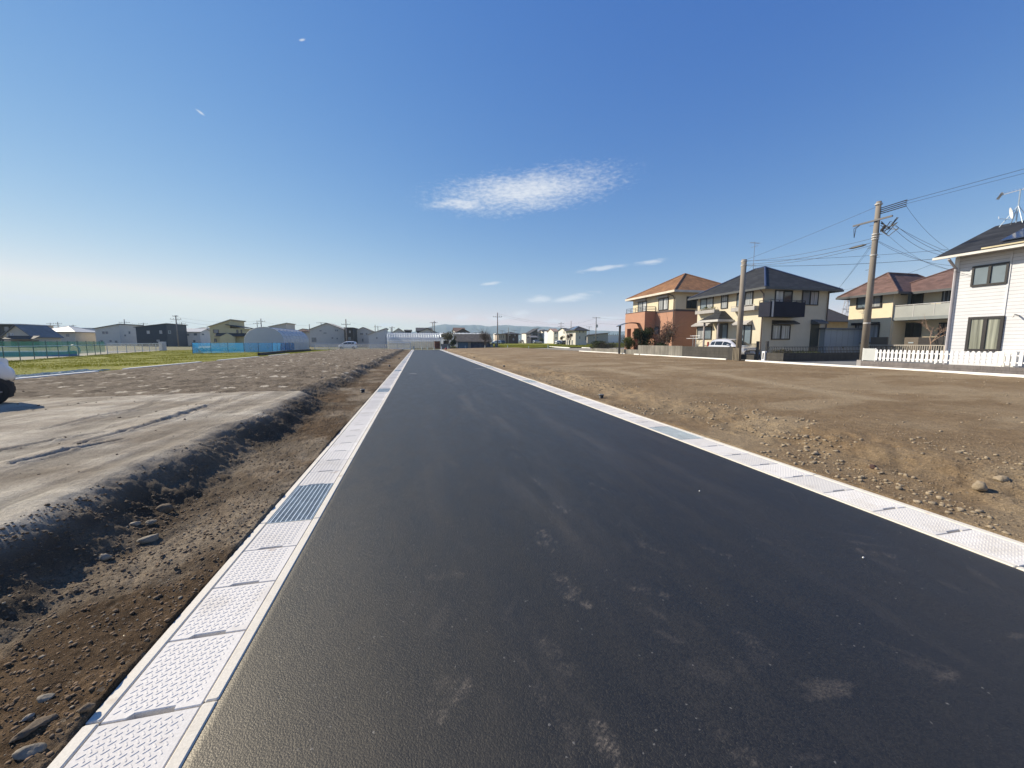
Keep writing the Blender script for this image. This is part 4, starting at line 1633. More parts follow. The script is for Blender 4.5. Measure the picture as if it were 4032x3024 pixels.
rail(m, [(BX0 + .14, ry0 - 2), (BX0 + .14, by0 - .04)], z0 + .1, z1, 1, .03, 1.1)
m.build("handrail", GUT, bal)
m = MB()
m.box(BX0 + .12, RX - .003, by0 - .06, by0 - .003, GZ, z0 - .121)
m.build("bay_side", BC, bh)

# ------------------------------------------------------------------ the white house at the right edge
WX, WY, WX1, WY1 = 23.8, 12.7, 30.4, 2.6
wz = zat(WX - .5, WY + .5, *px(8, 425, 655))
wrz = zat(WX + (WX1 - WX) / 2, WY + .55, *px(8, 800, 415))
WSID = siding_mat("white_siding", (.60, .61, .64), .15, False, .62)
wh = thing("house", "white clapboard house with black roof and solar panels at the right edge", "house", (WX, WY, GZ - .1))
mx_ = (WX + WX1) / 2
wsl = (wrz - wz) / (mx_ - WX + .5)
m = MB()
poly = [(WX, GZ - .1), (WX1, GZ - .1), (WX1, wz + wsl * .45), (mx_, wrz - .05), (WX, wz + wsl * .45)]
m.prism(poly, 1, WY1, WY)
m.build("wall", WSID, wh)
WRF = roof_mat("black_shingles", (.030, .032, .036), .1, .35, .3, .8)
m = MB()
y0, y1 = WY1 - .5, WY + .5
for sx in (-1, 1):
    xe = WX - .55 if sx < 0 else WX1 + .55
    ze = wrz - wsl * abs(mx_ - xe)
    vs = [(mx_, y0, wrz + .06), (xe, y0, ze + .06), (xe, y1, ze + .06), (mx_, y1, wrz + .06)]
    m.add(vs + [(a, b2, c - .05) for a, b2, c in vs], [(0, 1, 2, 3), (7, 6, 5, 4), (0, 4, 5, 1), (1, 5, 6, 2), (2, 6, 7, 3)])
wr = m.build("roof", WRF, wh)
m = MB()
ze = wrz - wsl * (mx_ - WX + .55)
m.box(WX - .66, WX - .552, y0, y1, ze - .07, ze + .03)
m.build("gutter", M("gutter_white", (.62, .60, .56), .45), wr)
m = MB()
m.tube([(WX - .6, WY - .05, ze - .12), (WX - .3, WY - .05, ze - .35), (WX - .09, WY - .05, ze - .5), (WX - .09, WY - .05, GZ)], .05, 8)
m.build("downpipe", M("downpipe_lilac", (.42, .40, .42), .45), wh)
m = MB()
m.box(WX - .03, WX + .02, WY - .12, WY + .03, GZ - .1, wz - .02)
m.build("corner_board", WHITE, wh)
winpx(wh, 8, 0, WX, -1, 683, 706, 978, 875, glass=GLASS_S, glass2=GLASS_S, fw=.07)
winpx(wh, 8, 0, WX, -1, 640, 1133, 930, 1417, glass=glass_mat("glass_curtain_green", (.36, .37, .30), .08, 12.0), fw=.1, name="glass_door")
m = MB()                                    # a duct cover down the wall
q, _ = onX(*px(8, 955, 1000), WX)
m.box(WX - .03, WX - .002, q - .03, q + .03, GZ, wz - .1)
m.build("pipe_cover", M("siding_trim", (.62, .63, .66), .5), wh)
q, zz = onX(*px(8, 1062, 1125), WX)
m = MB()
m.tube([(WX - .002, q, zz), (WX - .32, q, zz + .05), (WX - .36, q, zz - .06)], .03, 8)  # bent bracket arm standing out from the wall
m.build("wall_bracket", GUT, wh)
m = MB()                                    # chimney-like duct whose shade falls on the wall
q, zz = onX(*px(8, 868, 740), WX)
# solar panels
nx_, nz_ = -wsl / math.hypot(1, wsl), 1 / math.hypot(1, wsl)
for r_ in range(3):
    for c in range(4):
        u0, u1 = .65 + r_ * 1.02, 1.62 + r_ * 1.02
        v0 = WY - 1.25 - c * 1.68 - .35 * (2 - r_) * 0
        vs = []
        for u_, v_ in ((u0, v0), (u0, v0 - 1.62), (u1, v0 - 1.62), (u1, v0)):
            x = WX - .55 + u_
            if u1 > mx_ - WX + .45:
                x = min(x, mx_ - .1)
            vs.append((x, v_, ze + (x - WX + .55) * wsl + .16))
        m2 = MB()
        m2.sheet(vs[::-1], .04)
        sp = m2.build("solar_panel", M("solar_glass", (.03, .04, .07), .12, .1, 3), wr)
m = MB()
m.box(WX - .5, WX - .42, WY - 1.0 - 4 * 1.68, WY - 1.0, ze + .1, ze + .16)
m.build("snow_guard", M("brass_rail", (.50, .43, .28), .4, metal=.4), wr)
# aerial with dish
ax_, ay_ = mx_ - .6, onX(*px(8, 1040, 350), mx_ - .6)[0]
zb_ = wrz - .1
an = thing("roof_antenna", "tripod aerial with small white dish on roof of white house", "antenna", (ax_, ay_, zb_ - .1))
at_ = zat(ax_, ay_, *px(8, 1072, 95))
m = MB()
m.tube([(ax_, ay_, zb_), (ax_, ay_, at_)], .025, 6)
for k in range(4):
    m.tube([(ax_, ay_, zb_ + .75), (ax_ + .5 * math.cos(k * 1.57 + .8), ay_ + .5 * math.sin(k * 1.57 + .8), zb_ - .12)], .014, 5)
m.build("mast", GALV, an)
m = MB()
m.tube([(ax_, ay_ - .5, at_), (ax_, ay_ + .6, at_ - .05)], .014, 5)
for k in range(10):
    yy = ay_ - .5 + k * .12
    m.tube([(ax_ - .16, yy, at_), (ax_ + .16, yy, at_)], .008, 5)
m.add([(ax_ - .1, ay_ + .55, at_ + .06), (ax_ + .1, ay_ + .55, at_ + .06), (ax_ + .1, ay_ + .7, at_ - .2), (ax_ - .1, ay_ + .7, at_ - .2)], [(0, 1, 2, 3)])
m.build("aerial_rods", M("aerial_silver", (.6, .62, .64), .35, metal=.5), an)
m = MB()
dz = zat(ax_, ay_, *px(8, 1045, 285))
rg = []
for k in range(14):
    t_ = k * 6.2832 / 14
    rg.append((ax_ - .14 + .18 * math.cos(t_), ay_ + .12 + .13 * math.cos(t_) + .06 * math.sin(t_), dz + .26 * math.sin(t_)))
m.add([(ax_ - .08, ay_ + .12, dz)] + rg + [(x - .02, y, z) for x, y, z in rg] + [(ax_ - .10, ay_ + .12, dz)], [(0, 1 + k, 1 + (k + 1) % 14) for k in range(14)] + [(1 + k, 15 + k, 15 + (k + 1) % 14, 1 + (k + 1) % 14) for k in range(14)] + [(29, 15 + (k + 1) % 14, 15 + k) for k in range(14)])
m.tube([(ax_, ay_, dz), (ax_ - .1, ay_ + .12, dz)], .02, 6)
m.tube([(ax_ - .1, ay_ + .12, dz - .25), (ax_ - .45, ay_ + .35, dz - .2), (ax_ - .45, ay_ + .36, dz - .1)], .012, 5)
m.build("dish", WHITE, an)
# air conditioner by the fence
q0, _ = onX(*px(8, 1040, 1430), WX - .45)
q1, _ = onX(*px(8, 875, 1430), WX - .45)
_, zt = onX(*px(8, 960, 1418), WX - .45)
ac = thing("air_conditioner", "white outdoor air conditioner unit below the tall window of white house", "air conditioner", (WX - .45, q0, GZ))
m = MB()
m.bbox(WX - .5, WX - .15, q0, q1, GZ + .06, zt, .02)
m.build("casing", M("ac_cream", (.68, .68, .66), .45), ac)
m = MB()
m.box(WX - .512, WX - .5015, q0 + .1, q1 - .3, GZ + .15, zt - .12)
m.build("fan_grille", FR_G, ac)

# ------------------------------------------------------------------ picket fence on its block wall
FX = 22.35
fy1 = onX(*px(7, 450, 1440), FX)[0]
fy2 = onX(*px(7, 572, 1440), FX)[0]
_, pz1 = onX(*px(8, 460, 1412), FX)
_, pz0 = onX(*px(8, 460, 1512), FX)
BLK = block_mat("block_purple", (.185, .165, .16), (.13, .12, .115), .4, .2, .3)
bw = thing("block_wall", "low grey block wall under the white picket fence", "wall", (FX, fy1, 0))
m = MB()
m.box(FX - .06, FX + .06, 1.0, fy1, .2, pz0 - .06)
m.build("blocks", BLK, bw)
m = MB()
m.box(FX - .065, FX + .065, fy1 + .002, fy1 + .2, .2, pz0 - .02)
m.build("end_post", M("post_concrete", (.33, .31, .30), .85), bw)
pf = thing("picket_fence", "white picket fence with rounded tops in front of white house", "fence", (FX, fy2, pz0))
m = MB()
y = fy2
pw = .095
while y > 1.2:
    t_ = []
    for k in range(5):
        a = math.pi * k / 4
        t_.append((y - pw / 2 - pw / 2 * math.cos(a), pz1 - .04 + pw / 2 * math.sin(a)))
    poly = [(y, pz0), (y, pz1 - .04)][:0] + [(y - pw, pz0)] + t_ + [(y, pz0)]
    m.prism(poly, 0, FX - .045, FX - .025)
    y -= .165
m.build("pickets", WHITE, pf)
m = MB()
for z in (pz0 + .09, pz1 - .17):
    m.box(FX - .024, FX + .01, 1.0, fy2, z, z + .05)
m.build("rails", WHITE, pf)
m = MB()
y = fy2 - .3
while y > 1.2:
    m.box(FX + .011, FX + .05, y - .02, y + .02, pz0 - .06, pz1 - .1)
    y -= 2.0
m.build("posts", WHITE, pf)
m = MB()
m.box(FX - .03, FX - .02, fy2 + .01, fy1 - .01, pz0 - .02, pz1 + .05)
m.build("mesh_panel", mesh_sheet("white_mesh", (.78, .80, .78), .82), pf)
m = MB()
for y_ in (fy2 + .02, fy1 - .03):
    m.tube([(FX, y_, pz0 - .06), (FX, y_, pz1 + .07)], .025, 8)
m.build("panel_posts", WHITE, pf)

# grey railing and brown screens in front of the brown-roofed house
GX = 33.0
g1, g0 = onX(*px(7, 520, 1370), GX)[0], onX(*px(7, 1200, 1370), GX)[0] - 1.5
_, gz1 = onX(*px(7, 860, 1338), GX)
gf_ = thing("railing_fence", "pale grey upright-bar railing before the brown-roofed house", "fence", (GX, g1, GZ))
m = MB()
y = g0
while y < g1:
    m.box(GX - .012, GX + .012, y, y + .03, GZ + .1, gz1)
    y += .12
m.box(GX - .02, GX + .02, g0, g1, gz1 - .001, gz1 + .05)
m.box(GX - .02, GX + .02, g0, g1, GZ - .1, GZ + .099)
m.build("bars", M("railing_beige", (.40, .37, .32), .5), gf_)
WOOD = siding_mat("brown_boards", (.13, .105, .08), .11, False, .5, .6, .12)
for lab, x0, y0, x1, y1, X_ in (("brown board screen beside the lit bay of the brown-roofed house", 530, 1262, 680, 1345, 33.6), ("brown board screen with letter slot, wider, under the bare tree", 835, 1262, 1190, 1338, 33.8)):
    b_ = pxbox(7, 0, X_, x0, y0, x1, y1)
    s_ = thing("garden_screen", lab, "screen", (X_, b_[0], GZ), group="board screens of the brown-roofed house")
    m = MB()
    if x0 == 835:
        ms = onX(*px(7, 962, 1300), X_)[0]
        m.box(X_ - .05, X_ + .05, ms, b_[1], GZ, b_[3])
        m.build("boards", WOOD, s_)
        m = MB()
        m.box(X_ - .05, X_ + .05, b_[0], ms - .004, GZ, b_[3])
        m.build("dark_boards", siding_mat("dark_boards", (.03, .026, .026), .11, False, .5, .6, .1), s_)
        m = MB()
        m.box(X_ - .07, X_ - .052, (ms + b_[1]) / 2 - .15, (ms + b_[1]) / 2 + .15, b_[3] - .42, b_[3] - .34)
        m.build("letter_slot", GALV, s_)
    else:
        m.box(X_ - .05, X_ + .05, b_[0], b_[1], GZ, b_[3])
        m.build("boards", WOOD, s_)

# grey storage shed and a low house behind
sy = 24.0
sx0, sx1 = onY(*px(6, 1885, 1300), sy)[0], onY(*px(7, 455, 1260), sy)[0]
_, st = onY(*px(6, 2050, 1165), sy)
sh = thing("storage_shed", "blue-grey steel storage shed beside the cream house", "shed", (sx0, sy, GZ))
m = MB()
m.box(sx0, sx1, sy, sy + 2.2, GZ - .1, st)
m.build("wall", siding_mat("shed_steel", (.33, .37, .39), .6, True, .8, .45), sh)
m = MB()
m.bbox(sx0 - .1, sx1 + .1, sy - .12, sy + 2.3, st + .001, st + .12, .02)
m.build("roof", M("shed_roof", (.12, .14, .16), .45), sh)
m = MB()
m.box((sx0 + sx1) / 2 - .1, (sx0 + sx1) / 2 + .05, sy - .03, sy - .003, GZ + .75, GZ + .85)
m.build("handle", DK_STEEL, sh)
ly = 44.0
lx0, lx1 = onY(*px(6, 1860, 1000), ly)[0], onY(*px(6, 2260, 1000), ly)[0]
_, lz = onY(*px(6, 2000, 1050), ly)
lh = thing("house", "low ochre house with brown roof glimpsed behind the grey shed", "house", (lx0, ly, GZ))
m = MB()
m.box(lx0, lx1, ly, ly + 8, GZ - .1, lz)
m.build("wall", M("ochre_render", (.40, .27, .11), .8), lh)
hip_roof(lh, lx0, lx1, ly, ly + 8, lz, onY(*px(6, 1900, 900), ly)[1] - lz + .9, .6, M("roof_umber", (.075, .06, .052), .8), GUT_D)
window(lh, 1, ly, -1, lx0 + 1, lx0 + 4, GZ + 1.0, GZ + 1.5, glass=GLASS)

# street between the two lots
m = MB()
m.sheet([(22.3, 15.2, GZ + .004), (22.3, 20.0, GZ + .004), (60, 20.0, GZ + .004), (60, 15.2, GZ + .004)][::-1], .02)
struct("side_street", m, STREET)
m = MB()
m.add([(22.25, -8, GZ - .012), (70, -8, GZ - .012), (70, 75, GZ - .012), (22.25, 75, GZ - .012)], [(0, 1, 2, 3)])
struct("house_plots", m, M("yard_gravel", (.24, .215, .175), .95, .25, .8, .5, 40, fine=.15))

# ------------------------------------------------------------------ white edging lines of the lots
m = MB()
EX = 22.1
for a, b2 in (((2938.7, 1413), (4032, 1487)), ((2523, 1394), (2862, 1418)), ((2499, 1392.5), (2519, 1393.5)), ((2282, 1381), (2462, 1395))):
    ya = onX(*a, EX)[0]
    yb = onX(*b2, EX)[0] if b2[0] < 4032 else 1.5
    ya, yb = max(ya, yb), min(ya, yb)
    m.bbox(EX - .1, EX + .02, yb, ya, .2, GZ + .03, .012)
for (x0, y0, x1, y1) in ((1600, 708, 1880, 725), (2045, 722, 2160, 729)):
    a, b2 = G(*px(4, x0, y0), .46), G(*px(4, x1, y1), .46)
    d = Vector((b2[0] - a[0], b2[1] - a[1], 0)).normalized()
    n_ = Vector((-d.y, d.x, 0)) * .08
    A, B_ = Vector((*a, .56)), Vector((*b2, .56))
    m.sheet([A - n_, B_ - n_, B_ + n_, A + n_], .2)
struct("kerb_lot_right", m, WHITE_KERB)
m = MB()
LX = -15.15
for a, b2 in ((px(1, -400, 1102), px(1, 1325, 890)), (px(1, 1715, 888), px(2, 660, 760)), (px(2, 905, 752), px(2, 1450, 690)), (px(2, 1600, 686), px(2, 1862, 650))):
    ya, yb = onX(*a, LX)[0], onX(*b2, LX)[0]
    m.bbox(LX - .16, LX + .06, min(ya, yb), max(ya, yb), 0, .335, .012)
struct("kerb_lot_left", m, WHITE_KERB)

# ------------------------------------------------------------------ front walls and gate of the orange and cream lots
WBX = 22.22
CBL = block_mat("block_dark", (.066, .061, .054), (.042, .039, .035), .4, .2, .3)
CON = M("wall_concrete", (.20, .188, .162), .9, .25, 1.0, .3, 60, streak=.45)
y1_, y0_ = onX(*px(9, 238, 1430), WBX)[0], onX(*px(9, 1040, 1480), WBX)[0]
ztop = zat(WBX, (y1_ + y0_) / 2, *px(9, 640, 1385))
w1 = thing("concrete_wall", "stained pale concrete wall in front of the orange house", "wall", (WBX, y0_, 0))
m = MB()
n = int((y1_ - y0_) / .9)
for k in range(n):
    a, b2 = y0_ + (y1_ - y0_) * k / n, y0_ + (y1_ - y0_) * (k + 1) / n
    m.bbox(WBX, WBX + .12, a + .004, b2 - .004, .2, ztop, .008)
m.build("wall", CON, w1)
y2_ = onX(*px(6, 640, 1500), WBX)[0]
w2 = thing("block_wall", "dark grey block wall beside the silver car", "wall", (WBX, y2_, 0))
m = MB()
m.box(WBX, WBX + .12, y2_ + .4, y0_ - .004, .2, ztop - .02)
m.build("blocks", CBL, w2)
m = MB()
m.box(WBX - .02, WBX + .38, y2_, y2_ + .398, .2, ztop - .0)
m.build("end_pillar", block_mat("block_ribbed", (.075, .07, .063), (.04, .037, .035), .04, 2.0, .3), w2)
y4_ = onX(*px(4, 2165, 725), WBX)[0]
zl = zat(WBX, (y1_ + y4_) / 2, *px(5, 580, 1290))
w3 = thing("concrete_wall", "low grey concrete wall under the garden fence of the orange house", "wall", (WBX, y1_, 0))
m = MB()
m.bbox(WBX, WBX + .12, y1_ + .01, y4_, .2, zl, .008)
m.build("wall", CON, w3)
gf_ = thing("mesh_fence", "black mesh garden fence on the low concrete wall by the shrubs", "fence", (WBX, y1_, zl))
m = MB()
y = y1_ + 2.5
while y < y4_:
    m.tube([(WBX + .06, y, zl - .02), (WBX + .06, y, zl + .85)], .025, 6)
    y += 2.0
m.build("posts", DK_STEEL, gf_)
m = MB()
for k in range(6):
    m.tube([(WBX + .06, y1_ + 2.5, zl + .1 + k * .14), (WBX + .06, y4_ - .1, zl + .1 + k * .14)], .006, 4)
y = y1_ + 2.5
while y < y4_:
    m.box(WBX + .057, WBX + .063, y, y + .008, zl + .05, zl + .83)
    y += .1
m.build("wires", DK_STEEL, gf_)

# fence of the cream house: wall, railing, gate
cy_ = onX(*px(6, 1330, 1520), 22.8)[0]
gy_ = onX(*px(6, 1095, 1500), 22.8)[0]
_, cz = onX(*px(6, 1210, 1483), 22.8)
cf = thing("garden_wall", "low dark block wall with black railing along the side street", "wall", (22.8, cy_, 0))
m = MB()
m.box(22.8, 22.92, cy_ + .12, gy_, .3, cz)
m.box(22.8, 34.0, cy_, cy_ + .118, .3, cz)
m.build("blocks", CBL, cf)
m = MB()
_, cz1 = onX(*px(6, 1330, 1400), 22.8)
y = cy_ + .06
for x in np.arange(22.9, 34, .13):
    m.box(x, x + .022, y - .01, y + .01, cz - .01, cz1)
for yy in np.arange(cy_ + .2, gy_, .13):
    m.box(22.85, 22.87, yy, yy + .022, cz - .01, cz1)
for z in (cz + .1, cz1 - .04):
    m.box(22.86, 34, y + .011, y + .03, z, z + .035)
    m.box(22.871, 22.89, cy_ + .1, gy_, z, z + .035)
m.build("railing", DK_STEEL, cf)
gp = thing("gate", "black garden gate and posts in front of cream house", "gate", (22.9, gy_ + .2, GZ))
m = MB()
g2 = onX(*px(6, 985, 1430), 22.9)[0]
m.bbox(22.85, 23.0, gy_ + .02, gy_ + .16, GZ - .1, cz1 + .35, .01)
m.bbox(22.85, 23.0, g2, g2 + .14, GZ - .1, cz1 + .35, .01)
m.build("posts", DK_STEEL, gp)
m = MB()
for yy in np.arange(g2 + .25, g2 + 1.3, .1):
    m.box(23.02, 23.04, yy, yy + .025, GZ + .35, GZ + 1.1)
m.box(23.0, 23.06, g2 + .16, g2 + 1.35, GZ + 1.101, GZ + 1.14)
m.build("bars", DK_STEEL, gp)
m = MB()
m.bbox(22.95, 23.15, g2 + .2, g2 + 1.5, GZ - .05, GZ + .34, .01)
m.build("plinth", CBL, gp)
bx = thing("meter_box", "small white box at the foot of the gate post", "box", (22.75, gy_ + .3, GZ))
b_ = pxbox(6, 0, 22.75, 1045, 1462, 1085, 1515)
m = MB()
m.bbox(22.7, 22.95, b_[0], b_[1] + .02, GZ - .02, b_[3], .02)
m.build("casing", WHITE, bx)
m = MB()
m.box(22.688, 22.6985, b_[0] + .08, b_[0] + .16, GZ + .1, b_[3] - .12)
m.build("opening", DK_STEEL, bx)

# laundry stand
b_ = pxbox(9, 0, 24.6, 1120, 1200, 1360, 1390)
ls = thing("laundry_stand", "white laundry pole stand between the orange and cream houses", "laundry stand", (24.6, b_[0], GZ))
m = MB()
zt = b_[3]
for z, a, b2 in ((zt - .05, b_[0], b_[1] - .5), (zt - .28, b_[0] + .2, b_[1])):
    m.tube([(24.6, a, z), (24.6, b2, z)], .022, 6)
m.build("poles", WHITE, ls)
m = MB()
for y_ in (b_[0] + .55, b_[1] - .9):
    m.tube([(24.6, y_, GZ - .05), (24.6, y_, zt)], .025, 6)
    m.tube([(24.35, y_, zt - .3), (24.85, y_, zt - .3)], .02, 6)
m.build("stand_posts", GALV, ls)

# ------------------------------------------------------------------ plants
def shrub(label, x, y, z, rx, ry, h, mat, n=2500, leaf=.06, seed=1, trunk=True, lumps=7, twig=0, name="shrub", cat="shrub", base=.15, group=None):
    r = np.random.default_rng(seed)
    t = thing(name, label, cat, (x, y, z), group=group)
    cs = np.stack([r.uniform(-.5, .5, lumps) * rx * 1.3, r.uniform(-.5, .5, lumps) * ry * 1.3, h * (base + (1 - base) * r.uniform(.25, .78, lumps))], -1)
    rr = r.uniform(.45, .75, lumps)[:, None] * np.array([rx, ry, h * (1 - base) * .42])
    k = r.integers(0, lumps, n)
    d = r.normal(size=(n, 3))
    d /= np.linalg.norm(d, axis=1)[:, None]
    P_ = cs[k] + d * rr[k] * (r.random((n, 1)) ** .35)
    P_[:, 2] = np.clip(P_[:, 2], .04, h * 1.05)
    a = r.normal(size=(n, 3)) * leaf
    b_ = r.normal(size=(n, 3)) * leaf
    Q = np.stack([P_ - a * .6, P_ + b_ * .4, P_ + a * .6, P_ - b_ * .4], 1)
    bulk("crown", Q.reshape(-1, 3), np.arange(n * 4).reshape(-1, 4), mat, t)
    if trunk:
        m = MB()
        for i in range(lumps):
            c = cs[i]
            m.tube([(r.uniform(-.05, .05), r.uniform(-.05, .05), -.05), (c[0] * .4, c[1] * .4, c[2] * .5), tuple(c)], [.04, .028, .012], 5)
        for i in range(twig):
            c = cs[i % lumps]
            e = c + r.normal(size=3) * rr[i % lumps] * 1.3
            e[2] = max(e[2], .2)
            m.tube([tuple(c * .7), tuple((c + e) / 2 + r.normal(size=3) * .04), tuple(e)], [.016, .010, .005], 4)
        m.build("trunk", M("bark", (.12, .095, .07), .9, .25, 6, .4, 50), t, local=True)
    return t


LF_D = leaf_mat("leaf_dark", (.018, .030, .012), (.045, .065, .022))
LF_G = leaf_mat("leaf_green", (.05, .075, .018), (.11, .13, .035))
LF_O = leaf_mat("leaf_olive", (.055, .055, .02), (.11, .095, .045))
LF_R = leaf_mat("leaf_russet", (.10, .055, .045), (.17, .10, .08))


def at_px(k, x, X):
    return onX(*px(k, x, 1300 if k != 9 else 1350), X)[0]


y_ = onX(*px(5, 410, 1250), 23.0)[0]
shrub("low dark brownish shrub behind the mesh fence, farthest from cream house", 23.4, y_, GZ, 1.35, 1.5, 1.5, LF_D, 3000, .075, 31, twig=20)
y_ = onX(*px(5, 765, 1250), 22.9)[0]
shrub("bright green feathery bush beside the end of concrete wall", 23.0, y_, GZ, .8, .9, 2.35, LF_G, 3200, .06, 32)
y_ = onX(*px(9, 195, 1300), 23.4)[0]
shrub("thin reddish bush between green bush and dark round bush", 23.6, y_, GZ, .45, .5, 1.5, LF_R, 700, .05, 33, twig=25)
y_ = onX(*px(9, 340, 1250), 23.6)[0]
shrub("tall dark round evergreen bush before the orange wall", 23.7, y_, GZ, .95, .9, 2.75, LF_D, 6200, .06, 34)
y_ = onX(*px(9, 735, 1250), 23.5)[0]
shrub("reddish bare-twigged bush, the nearest along the orange house", 23.8, y_, GZ, .95, .9, 3.5, LF_R, 2600, .06, 35, twig=90, base=.3)
shrub("dark green bush at the foot of the reddish twiggy bush", 23.3, y_ + .1, GZ, .7, .8, 1.3, LF_D, 2600, .055, 36)
y_ = onX(*px(9, 490, 1320), 23.3)[0]
shrub("small leafless twiggy bush between the two tall bushes", 23.4, y_, GZ, .35, .6, 1.1, LF_R, 160, .04, 37, twig=60)
for lab, x, mat, h, sd_ in (("yellowish clipped bush behind the railing of the cream house", 1290, LF_O, .75, 41), ("leafy green plant by the narrow door of cream house", 1690, LF_G, .7, 42), ("dark low hedge behind railing under curtained window", 1480, LF_D, .6, 43)):
    x_ = onY(*px(6, x, 1460), CY - 2.6)[0]
    shrub(lab, x_, CY - 2.6, GZ, .75, .5, h, mat, 1100, .05, sd_, trunk=True)


def bare_tree(label, x, y, z, h, seed, spread=.5, levels=4, r0=.05, mat=None, group=None):
    r = random.Random(seed)
    t = thing("tree", label, "tree", (x, y, z), group=group)
    m, mt = MB(), MB()

    def grow(p, d, L, rad, lv):
        q = p + d * L
        mid = p + d * L * .5 + Vector((r.gauss(0, .03), r.gauss(0, .03), 0)) * L
        (mt if lv == levels else m).tube([p, mid, q], [rad, rad * .85, rad * .65], 5)
        if lv <= 0:
            return
        for k in range(3 if lv > 1 else 4):
            dd = (d + Vector((r.gauss(0, spread), r.gauss(0, spread), r.uniform(0, .35)))).normalized()
            grow(p + d * L * r.uniform(.55, 1), dd, L * r.uniform(.55, .8), rad * .55, lv - 1)
    grow(Vector((0, 0, -.05)), Vector((0, 0, 1)), h * .36, r0, levels)
    mt.build("trunk", mat or M("bark", (.12, .095, .07)), t, local=True)
    m.build("branches", mat or M("bark_pale", (.24, .17, .12), .85), t, local=True)
    return t


x_, y_ = 33.4, onX(*px(7, 1080, 1250), 33.4)[0]
bare_tree("small leafless tree behind the wide brown screen", x_, y_, GZ, 3.6, 5, .55, 4, .05, M("bark_pale", (.30, .20, .14), .85))

# ------------------------------------------------------------------ power poles and cables on the right
POLE = M("pole_concrete", (.205, .18, .152), .85, .1, 1.0, .2, 60, streak=.2)


def taper_pole(par, x, y, z0, z1, r0, r1, mat=None, n=14, name="pole"):
    m = MB()
    m.tube([(x, y, z0), (x, y, z1)], [r0, r1], n)
    return m.build(name, mat or POLE, par, True)


PX1, PY1 = 22.62, onX(*px(7, 475, 1304), 22.62)[0]
pz = zat(PX1, PY1, *px(7, 597, 32))
up = thing("utility_pole", "tall concrete power pole with crossarm at the corner by picket fence", "utility pole", (PX1, PY1, GZ))
taper_pole(up, PX1, PY1, GZ - .2, pz, .165, .105)
zarm = zat(PX1, PY1, *px(7, 565, 208))
m = MB()
m.box(PX1 - .12, PX1 - .2 + .02, PY1 - .75, PY1 + 1.0, zarm - .04, zarm + .04)
m.build("crossarm", M("arm_steel", (.10, .10, .11), .5, metal=.3), up)
m = MB()
for k in range(4):
    zz = zat(PX1, PY1, *px(7, 600, 100)) + .03 - k * .09
    m.tube([(PX1 + .05, PY1 - .1, zz), (PX1 + .05, PY1 - 1.15, zz + .03)], .022, 6)
m.build("line_brackets", DK_STEEL, up)
m = MB()
for k in range(12):
    zz = GZ + 2.2 + k * .55
    if zz < pz - .3:
        s_ = 1 if k % 2 else -1
        m.tube([(PX1, PY1, zz), (PX1 - .02, PY1 + s_ * .30, zz)], .010, 5)
m.build("step_bolts", DK_STEEL, up)
m = MB()
for px_, py_ in ((545, 355), (560, 330), (590, 370), (575, 60), (470, 1135), (540, 520)):
    zz = zat(PX1, PY1, *px(7, px_, py_))
    m.tube([(PX1, PY1, zz - .03), (PX1, PY1, zz + .03)], .155, 12)
m.build("clamp_bands", M("band_white", (.48, .47, .45), .5), up)
m = MB()
zz = zat(PX1, PY1, *px(7, 620, 300))
for k in range(9):
    r = random.Random(k)
    a = Vector((PX1 + .05, PY1 - .15, zz + r.uniform(-.1, .5)))
    c = Vector((PX1 + .1, PY1 - .15 - r.uniform(.3, .75), zz + r.uniform(-.15, .65)))
    m.tube([a, (a + c) / 2 + Vector((0, 0, -r.uniform(.15, .4))), c], .018, 5)
m.tube([(PX1 - .1, PY1 - .3, zz - .05), (PX1 - .1, PY1 - .45, zz + .2)], .06, 6)
m.build("cable_loops", DK_STEEL, up)
m = MB()
for (y2, z2) in ((.85, -.1), (.95, -.5)):
    m.tube([(PX1 - .15, PY1 + .6, zarm), (PX1 - .15, PY1 + y2, zarm - .15), (PX1 - .15, PY1 + .9, zarm - .62)], .014, 5)
m.build("hanging_cable", DK_STEEL, up)

PX2, PY2 = 22.0, onX(*px(6, 725, 1334), 22.0)[0]
pz2 = zat(PX2, PY2, *px(6, 787, 216))
up2 = thing("utility_pole", "plain concrete pole standing in front of the silver car", "utility pole", (PX2, PY2, GZ))
taper_pole(up2, PX2, PY2, GZ - .15, pz2, .19, .165, M("pole_concrete_warm", (.235, .205, .17), .85, .1, 1.0, .2, 60, streak=.2))
m = MB()
for py_ in (240, 295):
    zz = zat(PX2, PY2, *px(6, 785, py_))
    m.tube([(PX2, PY2, zz - .03), (PX2, PY2, zz + .03)], .185, 14)
    m.tube([(PX2, PY2 + .1, zz), (PX2 - .03, PY2 + .26, zz)], .03, 6)
m.build("clamp_bands", M("band_white", (.48, .47, .45)), up2)
m = MB()
for k in range(5):
    a = .6 + k * .35
    m.box(PX2 - .25 + .0, PX2 - .235, PY2 - .3 + k * .12, PY2 - .25 + k * .12, GZ - .05, GZ + .85)
m.build("foot_guard", M("guard_mixed", (.25, .21, .15), .6), up2)

WIRE = M("cable_black", (.03, .03, .034), .5)


